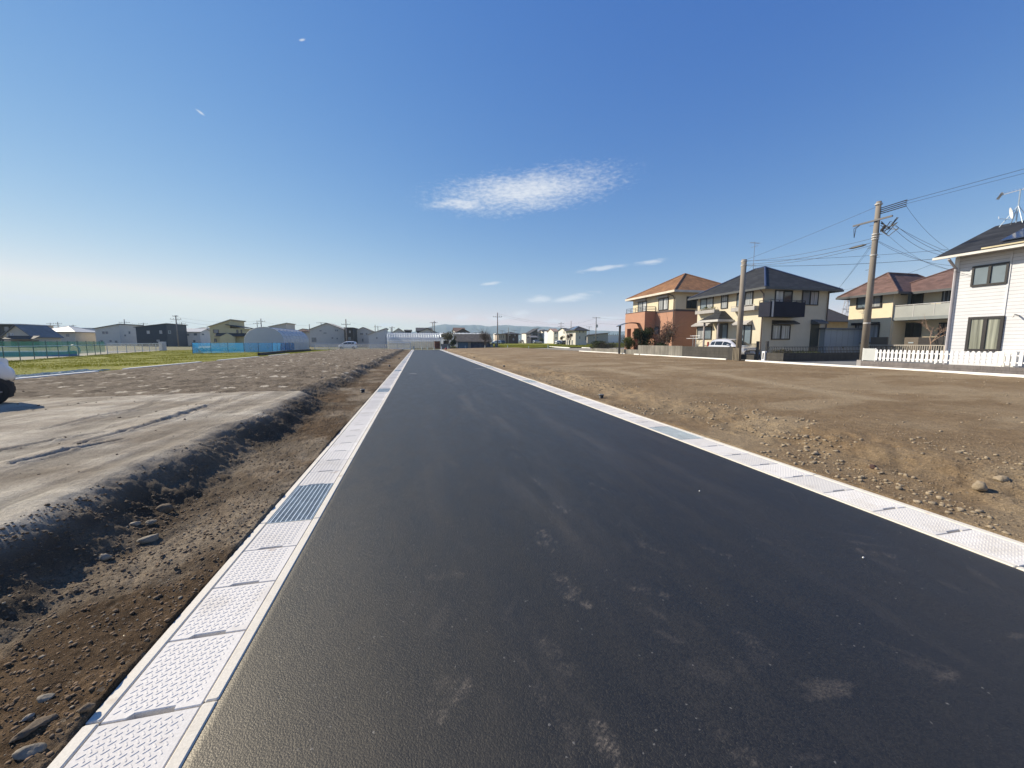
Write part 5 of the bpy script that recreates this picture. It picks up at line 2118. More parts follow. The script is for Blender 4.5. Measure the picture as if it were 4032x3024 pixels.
def wire(label, a, b_, sag, r=.014, extra=None, group="overhead cables on the right"):
    a, b_ = Vector(a), Vector(b_)
    mid = (a + b_) / 2
    t = thing("power_line", label, "cable", tuple(a), group=group)
    m = MB()
    n = 18
    m.tube([a.lerp(b_, k / n) - Vector((0, 0, sag * 4 * (k / n) * (1 - k / n))) for k in range(n + 1)], r * .52, 5)
    m.build("cable", WIRE, t)
    if extra:
        k, L, rr = extra
        m = MB()
        p = [a.lerp(b_, k + d) - Vector((0, 0, sag * 4 * (k + d) * (1 - k - d) + .02)) for d in (0, L * .2, L * .8, L)]
        m.tube(p, [rr * .5, rr, rr, rr * .5], 7)
        m.build("splice_box", DK_STEEL, t)
    return t


def P1(x, y):
    return (PX1, PY1, zat(PX1, PY1, *px(7, x, y)))


def P2(y):
    return (PX2, PY2, zat(PX2, PY2, *px(6, 785, y)))


def onwall(x, y, X_=WX - .05):
    q, z = onX(*px(7, x, y), X_)
    return (X_, q, z)


wire("top cable from the tall pole down to the plain pole's head", P1(575, 75), P2(228), .05, .014)
wire("upper telephone cable between tall pole and plain pole", P1(540, 362), P2(240), .18, .016)
wire("middle cable with black splice box between the two near poles", P1(535, 400), P2(280), .22, .022, (.05, .10, .06))
wire("lowest doubled cable between tall pole and plain pole", P1(530, 425), P2(292), .28, .018)
wire("high-voltage cable running up to the right edge from the tall pole", (PX1, PY1 - 1.1, P1(600, 98)[2]), (22.8, -16, P1(600, 98)[2] + .3), .25, .016)
wire("second high-voltage cable just below the first at right edge", (PX1, PY1 - 1.1, P1(600, 122)[2]), (22.8, -16, P1(600, 122)[2] + .2), .3, .012)
wire("long cable passing behind tall pole, upper of two", P2(232), (30, onX(*px(7, 1240, 465), 30)[0], onX(*px(7, 1240, 465), 30)[1]), .12, .016)
wire("long cable passing behind tall pole, lower of two", P2(300), (30, onX(*px(7, 1140, 550), 30)[0], onX(*px(7, 1140, 550), 30)[1]), .15, .022)
wire("thin cable from bracket of tall pole to the roof of white house", (PX1, PY1 - 1.1, P1(600, 120)[2]), onwall(1230, 460), .2, .010)
wire("service cable, highest one ending at eave of white house", (PX1, PY1 - .6, P1(640, 232)[2]), onwall(1190, 500, WX - .3), .15, .014)
wire("service cable, second one ending at eave of white house", (PX1, PY1 - .6, P1(640, 262)[2]), onwall(1165, 515, WX - .3), .25, .014)
wire("service cable from tall pole to the upper window of white house", (PX1, PY1, P1(590, 372)[2]), onwall(1445, 706), .15, .014)
wire("service cable from tall pole to the corner of white house", (PX1, PY1, P1(590, 378)[2]), onwall(1262, 612), .25, .012)
wire("service cable sloping down behind to the brown-roofed house", (PX1, PY1 - .6, P1(640, 250)[2]), (BX0 + .3, by0 - 6.2, onX(*px(7, 1215, 715), BX0 + .3)[1]), .5, .014)
wire("thin cable from tall pole to the brown roof ridge", (PX1, PY1 - .3, P1(620, 300)[2]), (BX0 + 1, by0 - 3.2, onX(*px(7, 1060, 690), BX0 + 1)[1]), .6, .010)
wire("thin cable crossing low from cream house eave to white house", (CX1, CY, onY(*px(6, 1960, 640), CY)[1]), onwall(1085, 600, WX + 1), .3, .012)
wire("guy cable from the tall pole to the eave of cream house", P1(545, 370), (CX1 + .3, CY - .4, zat(CX1 + .3, CY - .4, *px(6, 1945, 640))), .05, .012)
wire("second guy cable beside the first, tall pole to cream house", P1(535, 400), (CX1 + .2, CY - .2, zat(CX1 + .2, CY - .2, *px(6, 1940, 690))), .1, .010)
# ------------------------------------------------------------------ vehicles
PAINT_W = M("car_white", (.74, .74, .75), .25, .02, 1, coat=.8)
PAINT_S = M("car_silver", (.62, .62, .64), .25, .02, 1, metal=.35, coat=.9)
PAINT_D = M("car_dark", (.035, .04, .05), .25, .02, 1, coat=.9)
PAINT_G = M("car_grey", (.30, .32, .34), .25, .02, 1, metal=.4, coat=.9)
CGLASS = glass_mat("car_glass", (.02, .025, .03), .04)
TYRE = M("tyre_rubber", (.018, .018, .018), .85, .1, 6)
RIM = M("wheel_rim", (.42, .42, .43), .35, .1, 4, metal=.6)
TRIM = M("trim_black", (.015, .014, .016), .6)
LAMP = M("lamp_clear", (.62, .65, .68), .1, .1, 9, coat=.8)
LAMP_R = M("lamp_red", (.30, .015, .012), .2, .1, 9, coat=.8)


def car(name, label, cat, loc, rz, prof, W, paint, wheels, wr=.29, detail=True, group=None, lower=None, plate=True):
    """prof: rows along the car from tail (-) to nose (+): x, bottom, belt, top, half width at belt, half width at top"""
    t = thing(name, label, cat, loc, rz, group)
    pr = np.array(prof)
    xs_ = np.linspace(pr[0, 0], pr[-1, 0], 64)
    C = []
    for i in range(1, 6):
        v = np.interp(xs_, pr[:, 0], pr[:, i])
        vp = np.pad(v, 2, mode="edge")
        vs_ = (vp[:-4] + 2 * vp[1:-3] + 3 * vp[2:-2] + 2 * vp[3:-1] + vp[4:]) / 9
        C.append(vs_)
    zb_, zl, zt_, wl, wt_ = C

    def ring(i, push=0.0):
        a, b_, c, d, e = zb_[i], zl[i], zt_[i], wl[i] + push, wt_[i] + push
        cr = min(.06, max(0, c - b_)) if True else 0
        half = [(d * .80, a), (d * .95, a + .05), (d, a + (b_ - a) * .45), (d * .985, b_ - .05), (d * .955, b_)]
        up = [(e + (d * .955 - e) * .5, b_ + (c - b_) * .52), (e, c - (c - b_) * .10), (e * .86, c - (c - b_) * .02), (e * .45, c + .012), (0, c + .018)]
        return half + up
    n = len(xs_)
    R = [ring(i) for i in range(n)]
    k = len(R[0])
    m = MB()
    vs_, fs = [], []
    for i in range(n):
        row = [(xs_[i], -y, z) for y, z in R[i]] + [(xs_[i], y, z) for y, z in reversed(R[i][:-1])]
        vs_ += row
    kk = 2 * k - 1
    for i in range(n - 1):
        for j in range(kk - 1):
            fs.append((i * kk + j, i * kk + j + 1, (i + 1) * kk + j + 1, (i + 1) * kk + j))
        fs.append((i * kk + kk - 1, i * kk, (i + 1) * kk, (i + 1) * kk + kk - 1))
    fs.append(tuple(range(kk)))
    fs.append(tuple(reversed(range((n - 1) * kk, n * kk))))
    m.add(vs_, fs)
    m.build("body", paint, t, True, True)

    def idx(x):
        return int(np.clip(np.searchsorted(xs_, x), 0, n - 1))

    def side_glass(x0, x1, nm="side_window"):
        for s in (-1, 1):
            g = MB()
            i0, i1 = idx(x0), idx(x1)
            a, f_ = [], []
            for i in range(i0, i1 + 1):
                r_ = R[i]
                lo = (r_[4][0] + (r_[5][0] - r_[4][0]) * .18 + .007, r_[4][1] + (r_[5][1] - r_[4][1]) * .18)
                mi = (r_[5][0] + .009, r_[5][1])
                hi = (r_[6][0] + .007, r_[6][1] - (r_[6][1] - r_[5][1]) * .22)
                a += [(xs_[i], s * q[0], q[1]) for q in (lo, mi, hi)]
            for i in range(i1 - i0):
                for j in range(2):
                    f_.append((i * 3 + j, i * 3 + j + 1, (i + 1) * 3 + j + 1, (i + 1) * 3 + j))
            g.add(a, f_)
            g.build(nm, CGLASS, t, True, True)

    def end_glass(x0, x1, nm):
        g = MB()
        i0, i1 = idx(min(x0, x1)), idx(max(x0, x1))
        a, f_ = [], []
        for i in range(i0, i1 + 1):
            r_ = R[i]
            pts = [(-r_[7][0] * 1.02, r_[7][1] + .012), (-r_[8][0], r_[8][1] + .008), (0, r_[9][1] + .006), (r_[8][0], r_[8][1] + .008), (r_[7][0] * 1.02, r_[7][1] + .012)]
            a += [(xs_[i], y, z) for y, z in pts]
        for i in range(i1 - i0):
            for j in range(4):
                f_.append((i * 5 + j, i * 5 + j + 1, (i + 1) * 5 + j + 1, (i + 1) * 5 + j))
        g.add(a, f_)
        g.build(nm, CGLASS, t, True, True)
    for x0, x1 in wheels["side"]:
        side_glass(x0, x1)
    if "wind" in wheels:
        end_glass(*wheels["wind"], "windscreen")
    if "rear" in wheels:
        end_glass(*wheels["rear"], "rear_window")
    hw = float(max(wl))
    for x in wheels["axle"]:
        for s in (-1, 1):
            ar = MB()
            nseg = 20
            ar.add([(x, s * (hw + .004), wr)] + [(x + (wr + .055) * math.cos(q * 6.2832 / nseg), s * (hw + .004), max(.16, wr + (wr + .055) * math.sin(q * 6.2832 / nseg))) for q in range(nseg)],
                   [(0, 1 + q, 1 + (q + 1) % nseg) for q in range(nseg)])
            ar.build("wheel_arch", TRIM, t, False, True)
            w_ = MB()
            y0, y1 = s * (hw - .16), s * (hw + .018)
            ring_ = [(wr * .62, y1), (wr * .92, y1), (wr, y1 - s * .03), (wr, y0)]
            vs2, fs2 = [], []
            ns = 24
            for q in range(ns):
                c, d = math.cos(q * 6.2832 / ns), math.sin(q * 6.2832 / ns)
                vs2 += [(x + r_ * c, y, wr + r_ * d) for r_, y in ring_]
            for q in range(ns):
                p_ = (q + 1) % ns
                for j in range(3):
                    fs2.append((q * 4 + j, q * 4 + j + 1, p_ * 4 + j + 1, p_ * 4 + j))
            w_.add(vs2, fs2)
            wo_ = w_.build("wheel", TYRE, t, True, True)
            r2 = MB()
            yr = y1 - s * .02
            r2.add([(x, yr + s * .008, wr)] + [(x + wr * .64 * math.cos(q * 6.2832 / ns), yr, wr + wr * .64 * math.sin(q * 6.2832 / ns)) for q in range(ns)], [(0, 1 + q, 1 + (q + 1) % ns) for q in range(ns)])
            for q in range(6):
                a_ = q * 6.2832 / 6
                r2.tube([(x + .04 * math.cos(a_), yr + s * .012, wr + .04 * math.sin(a_)), (x + wr * .6 * math.cos(a_), yr + s * .006, wr + wr * .6 * math.sin(a_))], .018, 5)
            r2.build("rim", RIM, wo_, True, True)
    if detail:
        xn, xt = pr[-1, 0], pr[0, 0]
        for s in (-1, 1):
            i = idx(xn - .16)
            w0 = wl[i]
            h = MB()
            zc = wheels.get("lampz", .68)
            h.add([(xn - .02, s * w0 * .62, zc - .07), (xn - .02, s * w0 * .62, zc + .05), (xn - .10, s * w0 * .90, zc + .10), (xn - .33, s * (w0 + .035), zc + .15), (xn - .30, s * (w0 + .035), zc - .02), (xn - .08, s * w0 * .92, zc - .07)], [(0, 1, 2, 5), (5, 2, 3, 4)])
            h.build("headlight", LAMP, t, True, True)
            i = idx(xt + .10)
            h = MB()
            h.bbox(xt - .012, xt + .12, *sorted((s * wl[i] * .86, s * (wl[i] + .006))), zl[i] - .02, zl[i] + .34, .02)
            h.build("tail_light", LAMP_R, t, False, True)
            if "mirror" in wheels:
                xm = wheels["mirror"]
                i = idx(xm)
                h = MB()
                h.bbox(xm - .06, xm + .06, *sorted((s * (wl[i] + .03), s * (wl[i] + .20))), zl[i] + .02, zl[i] + .17, .03)
                h.build("wing_mirror", paint, t, False, True)
        g = MB()
        g.bbox(xn - .05, xn + .012, -wl[-1] * .5, wl[-1] * .5, .60, .66, .01)
        g.bbox(xn - .05, xn + .010, -wl[-1] * .85, wl[-1] * .85, .28, .40, .02)
        g.build("grille", TRIM, t, False, True)
        if plate:
            g = MB()
            g.box(xn + .013, xn + .022, -.165, .165, .43, .595)
            g.build("number_plate", WHITE, t, False, True)
    if lower is not None:
        g = MB()
        g.bbox(pr[-1, 0] - .36, pr[-1, 0] + .03, -hw - .02, hw + .02, .2, lower, .05)
        g.build("bumper", TRIM, t, False, True)
    return t


HATCH = [(-1.95, .34, .80, .86, .70, .60), (-1.90, .26, .92, 1.16, .80, .60), (-1.72, .22, .96, 1.42, .83, .58), (-1.3, .2, .96, 1.50, .845, .57), (-.5, .2, .95, 1.53, .845, .57),
         (.15, .2, .94, 1.47, .845, .56), (.62, .2, .93, 1.25, .845, .62), (1.08, .2, .91, .99, .84, .70), (1.5, .2, .84, .90, .82, .68), (1.8, .22, .70, .78, .76, .60), (1.95, .30, .55, .62, .62, .5)]
HW = {"axle": (-1.22, 1.24), "side": ((-1.62, -1.18), (-1.10, -.32), (-.24, .62)), "wind": (.30, 1.05), "rear": (-1.86, -1.60), "mirror": .62}
KEI = [(-1.68, .34, .80, .9, .66, .60), (-1.64, .24, .95, 1.35, .72, .62), (-1.45, .2, .98, 1.58, .735, .60), (-.8, .2, .98, 1.66, .735, .60), (.1, .2, .97, 1.65, .735, .59),
       (.55, .2, .96, 1.5, .735, .60), (.95, .2, .95, 1.16, .735, .64), (1.2, .2, .93, 1.0, .73, .64), (1.5, .22, .82, .88, .71, .6), (1.64, .26, .66, .72, .66, .55), (1.7, .32, .55, .6, .58, .5)]
KW = {"axle": (-1.15, 1.18), "side": ((-1.42, -.95), (-.88, -.1), (-.02, .72)), "wind": (.42, 1.02), "rear": (-1.64, -1.46), "mirror": .72, "lampz": .74}

# silver car in front of the cream house: nose towards the camera and a little to the right
nb = onX(*px(6, 800, 1500), 24.0)
yn = onX(*px(6, 820, 1500), 23.7)[0]
yt = onX(*px(6, 240, 1380), 23.7)[0]
car("parked_car", "silver compact hatchback parked behind the dark block wall", "car", (24.0, (yn + yt) / 2 - .65, GZ), math.radians(-90 - 3), HATCH, 1.69, PAINT_S, HW)
# white car at the left edge: only its nose is in the picture
fx_, fy_ = G(*px(13, 150, 1180), .75)
KEI2 = [r if r[0] < 1.1 else (r[0], .50, r[2] + .13, r[3] + .13, r[4], r[5]) for r in KEI]
wc = car("parked_car", "white car with black wheel arch and bumper cut off by the left edge", "car", (-10.16, 9.78, .375), math.radians(55), KEI2, 1.48, PAINT_W, dict(KW, axle=(-1.15, 1.27), lampz=.90), wr=.29, plate=False)
m = MB()
m.bbox(1.36, 1.66, -.68, .68, .24, .52, .05)
m.build("bumper", TRIM, wc, False, True)
# small white car passing beyond the guard rail
Yv = 92.5
vx0, vx1 = onY(*px(3, 460, 700), Yv)[0], onY(*px(3, 712, 700), Yv)[0]
car("parked_car", "small white car facing left behind the road-end guard rail", "car", ((vx0 + vx1) / 2, Yv, .1), math.pi, [(p[0] * abs(vx1 - vx0) / 3.4, p[1], p[2] * 1.05, p[3] * 1.06, p[4], p[5]) for p in KEI], 1.48, PAINT_W,
    dict(KW, axle=(-1.25, 1.25)))


# ------------------------------------------------------------------ houses farther off
def fcol(name, c, r=.85):
    return M("far_" + name, c, r, .05, 1.0)


GL_F = GLASS_S


def far_house(label, k, xl, xr, ye, yr, F, wall, roof, kind, dep=8.0, ov=.45, wins=(), side=(), wmat=None, zbase=0.0, sidew=None, cat="house", group="houses beyond the fields", name="house", eave_r=None):
    """near face between two pixel columns, eaves and ridge at pixel rows, F metres ahead"""
    u = ((px(k, xl, 0)[0] + px(k, xr, 0)[0]) / 2 - 2016)
    R_ = u / 1523.0 * F
    Y_ = -R_ * sps + F * cps
    x0, ze_ = onY(*px(k, xl, ye), Y_)
    x1, _ = onY(*px(k, xr, ye), Y_)
    _, ze_ = onY(*px(k, xl if kind == 'shedr' else xr if kind == 'shedl' else (xl + xr) / 2, ye), Y_)
    _, zr_ = onY(*px(k, xr if kind == 'shedr' else xl if kind == 'shedl' else (xl + xr) / 2, yr), Y_ + (dep / 2 if kind in ("hip", "gables") else 0))
    t = thing(name, label, cat, (x0, Y_, zbase), group=group)
    Y1 = Y_ + dep
    zbase = gzf((x0 + x1) / 2, Y_) if not zbase else zbase
    t.location.z = zbase
    m = MB()
    b_ = zbase - .3
    rm = MB()
    th = .16
    if kind == "hip":
        m.box(x0, x1, Y_, Y1, b_, ze_)
        m.build("wall", wall, t)
        hip_roof(t, x0, x1, Y_, Y1, ze_, zr_ - ze_, ov, roof, GUT_D)
    elif kind == "gables":                      # ridge runs across the view
        m.prism([(Y_, b_), (Y1, b_), (Y1, ze_), ((Y_ + Y1) / 2, zr_), (Y_, ze_)], 0, x0, x1)
        m.build("wall", wall, t)
        s = (zr_ - ze_) / (dep / 2)
        yc = (Y_ + Y1) / 2
        for sg in (-1, 1):
            ye_ = yc + sg * (dep / 2 + ov)
            z_ = ze_ - s * ov
            vs = [(x0 - ov, yc, zr_ + .03), (x1 + ov, yc, zr_ + .03), (x1 + ov, ye_, z_ + .03), (x0 - ov, ye_, z_ + .03)]
            rm.sheet(vs, -th)
        rm.build("roof", roof, t)
    elif kind in ("gablef", "shedr", "shedl", "flat"):
        if kind == "gablef":
            prof = [(x0, ze_), ((x0 + x1) / 2, zr_), (x1, ze_)]
        elif kind == "shedr":
            prof = [(x0, ze_), (x1, zr_)]
        elif kind == "shedl":
            prof = [(x0, zr_), (x1, ze_)]
        else:
            prof = [(x0, ze_), (x1, ze_)]
        m.prism([(x0, b_), (x1, b_)] + list(reversed(prof)), 1, Y_, Y1)
        m.build("wall", wall, t)
        if kind == "flat":
            rm.box(x0 - ov, x1 + ov, Y_ - ov, Y1 + ov, ze_ + .003, ze_ + th)
        else:
            for (xa, za), (xb, zb2) in zip(prof[:-1], prof[1:]):
                s = (zb2 - za) / (xb - xa)
                xa2 = xa - ov if xa == x0 else xa
                xb2 = xb + ov if xb == x1 else xb
                za2, zb3 = za + s * (xa2 - xa), zb2 + s * (xb2 - xb)
                rm.prism([(xa2, za2 + .01), (xb2, zb3 + .01), (xb2, zb3 + th), (xa2, za2 + th)], 1, Y_ - ov, Y1 + ov)
        rm.build("roof", roof, t)
    for w_ in wins:
        q = pxbox(k, 1, Y_, *w_[:4])
        window(t, 1, Y_, -1, *q, split="", glass=w_[4] if len(w_) > 4 else GL_F, fmat=wmat or FR_G, fw=.06)
    for w_ in side:                              # windows of the right-hand face
        q = pxbox(k, 0, x1, *w_[:4])
        window(t, 0, x1, 1, *q, split="", glass=GL_F, fmat=wmat or FR_G, fw=.06)
    if sidew is not None:
        m = MB()
        m.box(x1 + .003, x1 + .02, Y_, Y1, b_, min(ze_, zr_) - .05)
        m.build("side_wall", sidew, t)
    return t, (x0, x1, Y_, Y1, ze_, zr_)


GREYR = roof_mat("far_roof_grey", (.17, .17, .18), .2, .5, .1, .6)
DARKR = roof_mat("far_roof_dark", (.06, .058, .062), .2, .5, .1, .7)
PALER = M("far_roof_pale", (.50, .49, .46), .4, .08, 1)
BROWNR = roof_mat("far_roof_brown", (.16, .105, .085), .2, .5, .1, .8)
TAN = fcol("tan", (.56, .50, .41))
BEIGE = fcol("beige", (.62, .555, .46))
GREYW = fcol("grey", (.58, .555, .51))
WHT = fcol("white", (.70, .685, .65))
SKYW = fcol("skywhite", (.60, .645, .70))
NAVYW = fcol("navy", (.022, .034, .055), .5)
YEL = fcol("yellow", (.60, .52, .30))
DKW = fcol("darkwall", (.035, .03, .03), .6)
PINK = fcol("pinkroof", (.30, .20, .165), .8)
CHAR = fcol("charcoal", (.05, .045, .045), .7)

# left row ---------------------------------------------------------
far_house("dark house with wide flat roof at the far left edge", 1, -260, 275, 268, 255, 96, DKW, PALER, "flat", 9, .9, [(60, 300, 120, 360)], sidew=TAN)
t_, q_ = far_house("tan gabled house in front of the dark flat-roofed one", 1, 45, 430, 425, 280, 84, TAN, GREYR, "gablef", 7, .4, [(97, 380, 150, 430), (165, 385, 185, 420)], wmat=WHITE)
m = MB()
m.prism([(q_[2] - 1.6, q_[4] - .75), (q_[2] - .003, q_[4] - .1), (q_[2] - .003, q_[4] + .05), (q_[2] - 1.6, q_[4] - .6)], 0, q_[0] + 1, q_[1] + 1.5)
m.build("porch_roof", DARKR, t_)
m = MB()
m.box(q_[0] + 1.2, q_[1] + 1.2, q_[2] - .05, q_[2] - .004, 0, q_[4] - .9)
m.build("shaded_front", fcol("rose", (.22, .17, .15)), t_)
far_house("brown-roofed house half hidden behind the tan gabled house", 1, 285, 470, 372, 318, 112, TAN, BROWNR, "hip", 8, .4)
far_house("beige house with pale hip roof and dark carport below", 1, 470, 1015, 368, 290, 100, BEIGE, PALER, "hip", 9, .5, [(565, 405, 635, 440), (898, 395, 942, 435), (912, 500, 955, 520)])
t_, q_ = far_house("light blue-white box house with flat roof beside the pale shed-roofed one", 1, 1065, 1295, 322, 318, 118, SKYW, M("far_roof_blue", (.35, .40, .46), .5), "flat", 8, .1, [(1110, 400, 1138, 430), (1200, 405, 1212, 425), (1228, 405, 1240, 425)])
m = MB()
m.box(q_[0], q_[1], q_[2] - .8, q_[2] - .003, 3.0, 3.2)
m.build("ledge", DKW, t_)
far_house("cream strip of house between beige house and light blue box", 1, 1000, 1068, 330, 322, 122, BEIGE, PALER, "flat", 6, .1)
far_house("pale grey house with roof rising to the right and small square windows", 1, 1290, 1625, 325, 268, 104, fcol("palegrey", (.62, .595, .54)), M("far_roof_edge", (.10, .10, .11)), "shedr", 9, .3,
          [(1392, 362, 1425, 398), (1438, 362, 1470, 398), (1370, 482, 1402, 515), (1492, 482, 1522, 505), (1565, 488, 1598, 518)], [(1692, 405, 1712, 430), (1750, 362, 1770, 395)])
far_house("small hip-roofed house peeping between the pale grey and navy houses", 1, 1800, 1930, 372, 332, 125, WHT, GREYR, "hip", 7, .4)
t_, q_ = far_house("dark navy house with single-slope roof", 2, -230, 190, 308, 262, 100, NAVYW, M("far_roof_edge", (.10, .10, .11)), "shedr", 9, .3,
          [(98, 350, 132, 395, GLASS_B), (-75, 352, -35, 395, GLASS_B), (60, 475, 98, 500, GLASS_B)], [(215, 350, 248, 395)], wmat=GUT)
far_house("white two-storey house with long pale roof beside the leaning pole", 2, 325, 650, 372, 330, 112, WHT, PALER, "gables", 7, .3, [(435, 395, 500, 422), (565, 388, 608, 418), (440, 482, 472, 515), (555, 482, 588, 510)], [(672, 390, 700, 412)])
far_house("grey hip roof showing just behind the white two-storey house", 2, 500, 770, 345, 312, 130, GREYW, GREYR, "hip", 8, .4)
# yellow house
t_, q_ = far_house("yellow ochre house with a big single-slope roof and small lower roofs", 2, 775, 1055, 300, 212, 92, YEL, M("far_roof_cream", (.55, .50, .38)), "shedr", 8, .35, [(830, 338, 903, 388), (842, 460, 875, 508), (1033, 465, 1065, 515)], wmat=FR_D)
x0, x1, Y_, Y1, _, _ = q_
xa = x1 - .6
xb = onY(*px(2, 1235, 300), Y_ - .4)[0]
za = onY(*px(2, 1100, 275), Y_ - .4)[1]
zc = onY(*px(2, 1230, 320), Y_ - .4)[1]
m = MB()
m.box(xa, xb, Y_ - .4, Y_ + 5, -.2, zc - .05)
m.build("side_wing", YEL, t_)
m = MB()
m.prism([(xa, za), (xb + .5, zc), (xb + .5, zc + .15), (xa, za + .15)], 1, Y_ - .9, Y_ + 5.4)
m.build("wing_roof", DARKR, t_)
zd = onY(*px(2, 1000, 430), Y_ - 1)[1]
ze2 = onY(*px(2, 1000, 392), Y_ - 1)[1]
m = MB()
xc, xd = onY(*px(2, 860, 400), Y_ - 1)[0], onY(*px(2, 1265, 400), Y_ - 1)[0]
m.prism([(Y_ - 1.6, zd), (Y_ - .403, ze2), (Y_ - .403, ze2 + .12), (Y_ - 1.6, zd + .12)], 0, xc, xd)
m.build("lower_roof", DARKR, t_)
m = MB()
xg0, xg1 = onY(*px(2, 920, 430), Y_ - 1.5)[0], onY(*px(2, 1120, 430), Y_ - 1.5)[0]
m.prism([(xg0, -.2), (xg1, -.2), (xg1, zd - .1), ((xg0 + xg1) / 2, ze2 + .05), (xg0, zd - .1)], 1, Y_ - 1.7, Y_ - 1.0)
m.build("porch", YEL, t_)
for a, b2 in ((1145, 345), (1203, 345)):
    q = pxbox(2, 1, Y_ - .4, a, 340, a + (25 if a == 1145 else 18), 385)
    window(t_, 1, Y_ - .4, -1, *q, split="", glass=GL_F, fmat=FR_D)
far_house("low grey-roofed house half hidden by the white plastic tunnel", 2, 1240, 1490, 362, 320, 105, BEIGE, GREYR, "hip", 8, .4)
far_house("beige house with dark corner roof rising behind the white plastic tunnel", 2, 1590, 1820, 300, 255, 108, fcol("putty", (.56, .52, .45)), M("far_roof_cream", (.55, .50, .38)), "shedr", 8, .3, [(1700, 330, 1720, 350)], [(1938, 340, 1955, 370)])
far_house("small cream house right of the white plastic tunnel", 2, 1970, 2092, 362, 330, 116, BEIGE, BROWNR, "hip", 8, .4, [(2040, 385, 2060, 415), (1985, 395, 2005, 430)], wmat=FR_D)
far_house("pale bluish house between the cream one and the big grey gable", 2, 2092, 2215, 340, 330, 125, SKYW, GREYR, "flat", 8, .2)
far_house("big grey house with a broad gable facing the field", 3, 65, 535, 478, 390, 104, GREYW, fcol("gableroof", (.38, .35, .31)), "gablef", 9, .3, [(200, 485, 230, 500), (255, 517, 298, 530), (412, 478, 430, 500), (436, 478, 453, 500), (365, 580, 388, 602), (432, 588, 452, 608), (95, 585, 158, 645)])
t_, q_ = far_house("narrow black and wood house beside the big grey gable", 3, 540, 655, 455, 452, 101, DKW, M("far_roof_wood", (.10, .07, .055)), "flat", 8, .15, [(598, 488, 628, 525, GLASS_C), (590, 575, 630, 620)], wmat=BROWNR)
far_house("grey gabled house left of the lean-roofed one", 3, 685, 905, 495, 448, 108, GREYW, fcol("gableroof", (.38, .35, .31)), "gablef", 8, .3, [(752, 522, 795, 548), (832, 522, 852, 548), (780, 600, 800, 640)])
far_house("brown-fronted house tucked between the black house and the grey gable", 3, 655, 700, 500, 480, 112, fcol("umber", (.20, .15, .12)), DARKR, "flat", 6, .1, [(668, 525, 680, 545)])
far_house("grey house with roof slanting up to the right next to greenhouse", 3, 870, 1098, 545, 466, 97, fcol("bluegrey", (.56, .555, .54)), fcol("gableroof", (.38, .35, .31)), "shedr", 8, .25, [(972, 578, 990, 604)], sidew=fcol("bluegrey2", (.48, .48, .49)))
far_house("brown-grey gable roof showing over the left end of the greenhouse", 10, 335, 700, 365, 245, 135, GREYW, fcol("gableroof2", (.22, .20, .185)), "gablef", 9, .4)
far_house("lower dark roof attached at the right of that gable", 10, 690, 870, 320, 295, 138, CHAR, DARKR, "gables", 7, .3)
far_house("large dark roof of house showing over the middle of the greenhouse", 10, 1040, 1460, 320, 238, 140, CHAR, DARKR, "gables", 8, .4)
far_house("dark-edged gable in front of the large dark roof", 10, 1110, 1580, 350, 245, 134, GREYW, DARKR, "gablef", 6, .5)
far_house("white gabled house with brown roof above the old blue shed", 11, 85, 370, 330, 235, 150, WHT, BROWNR, "gables", 8, .4)
far_house("brown hipped gable in front of the white house above the shed", 11, 120, 500, 355, 258, 144, fcol("umber2", (.12, .09, .08)), BROWNR, "gablef", 5, .4)
far_house("tiny pale house with flat roof behind the leafless tree", 11, 690, 815, 375, 362, 170, BEIGE, DARKR, "flat", 7, .6)

# right of the middle ----------------------------------------------
t_, q_ = far_house("brown bungalow with dark hip roof right of the slim pole", 11, 1560, 1925, 410, 355, 165, fcol("brownwall", (.10, .062, .048)), DARKR, "hip", 9, .9, [(1660, 425, 1690, 450), (1815, 430, 1840, 468, GLASS_B), (1765, 540, 1800, 590, GLASS_C)], wmat=WHITE)
far_house("striped cream front of the brown bungalow's neighbour", 11, 1345, 1558, 412, 385, 162, fcol("striped", (.40, .33, .26)), DARKR, "flat", 8, .4, [(1380, 440, 1395, 520), (1425, 440, 1440, 520), (1480, 440, 1502, 530)], wmat=DKW)
far_house("narrow white house end left of the striped front", 11, 1272, 1322, 400, 395, 168, WHT, WHT, "flat", 6, .05, [(1290, 432, 1302, 470)])
far_house("white house with dark windows at left of the far cluster", 12, 235, 375, 385, 378, 185, fcol("sunwhite", (.74, .70, .62)), BROWNR, "flat", 8, .3, [(245, 405, 300, 432), (318, 405, 350, 432)], wmat=DKW)
far_house("house with dark roof rising to the right in the far cluster", 12, 375, 560, 370, 265, 178, CHAR, DARKR, "shedr", 8, .6, [(385, 395, 420, 430)])
far_house("white-fronted house with grey sloping roof in the far cluster", 12, 555, 740, 365, 285, 184, fcol("sunwhite", (.74, .70, .62)), GREYR, "shedr", 8, .5, [(565, 385, 590, 425), (615, 385, 650, 450), (655, 385, 695, 425)], wmat=DKW)
far_house("black garage with grey gable roof before the far cluster", 12, 380, 555, 508, 470, 168, fcol("blackwall", (.02, .022, .035)), GREYR, "gables", 6, .4, name="garage", cat="garage")
far_house("house with dark recessed balcony in the middle of the far cluster", 12, 735, 915, 362, 300, 180, fcol("sunwhite", (.70, .68, .64)), DARKR, "gables", 8, .3, [(755, 430, 825, 490), (840, 440, 905, 490), (760, 375, 900, 410)], wmat=DKW)
far_house("tall narrow white house in the far cluster", 12, 912, 975, 330, 325, 168, fcol("bluewhite", (.66, .72, .80)), GREYW, "flat", 7, .05, [(932, 375, 950, 410)], sidew=GREYW)
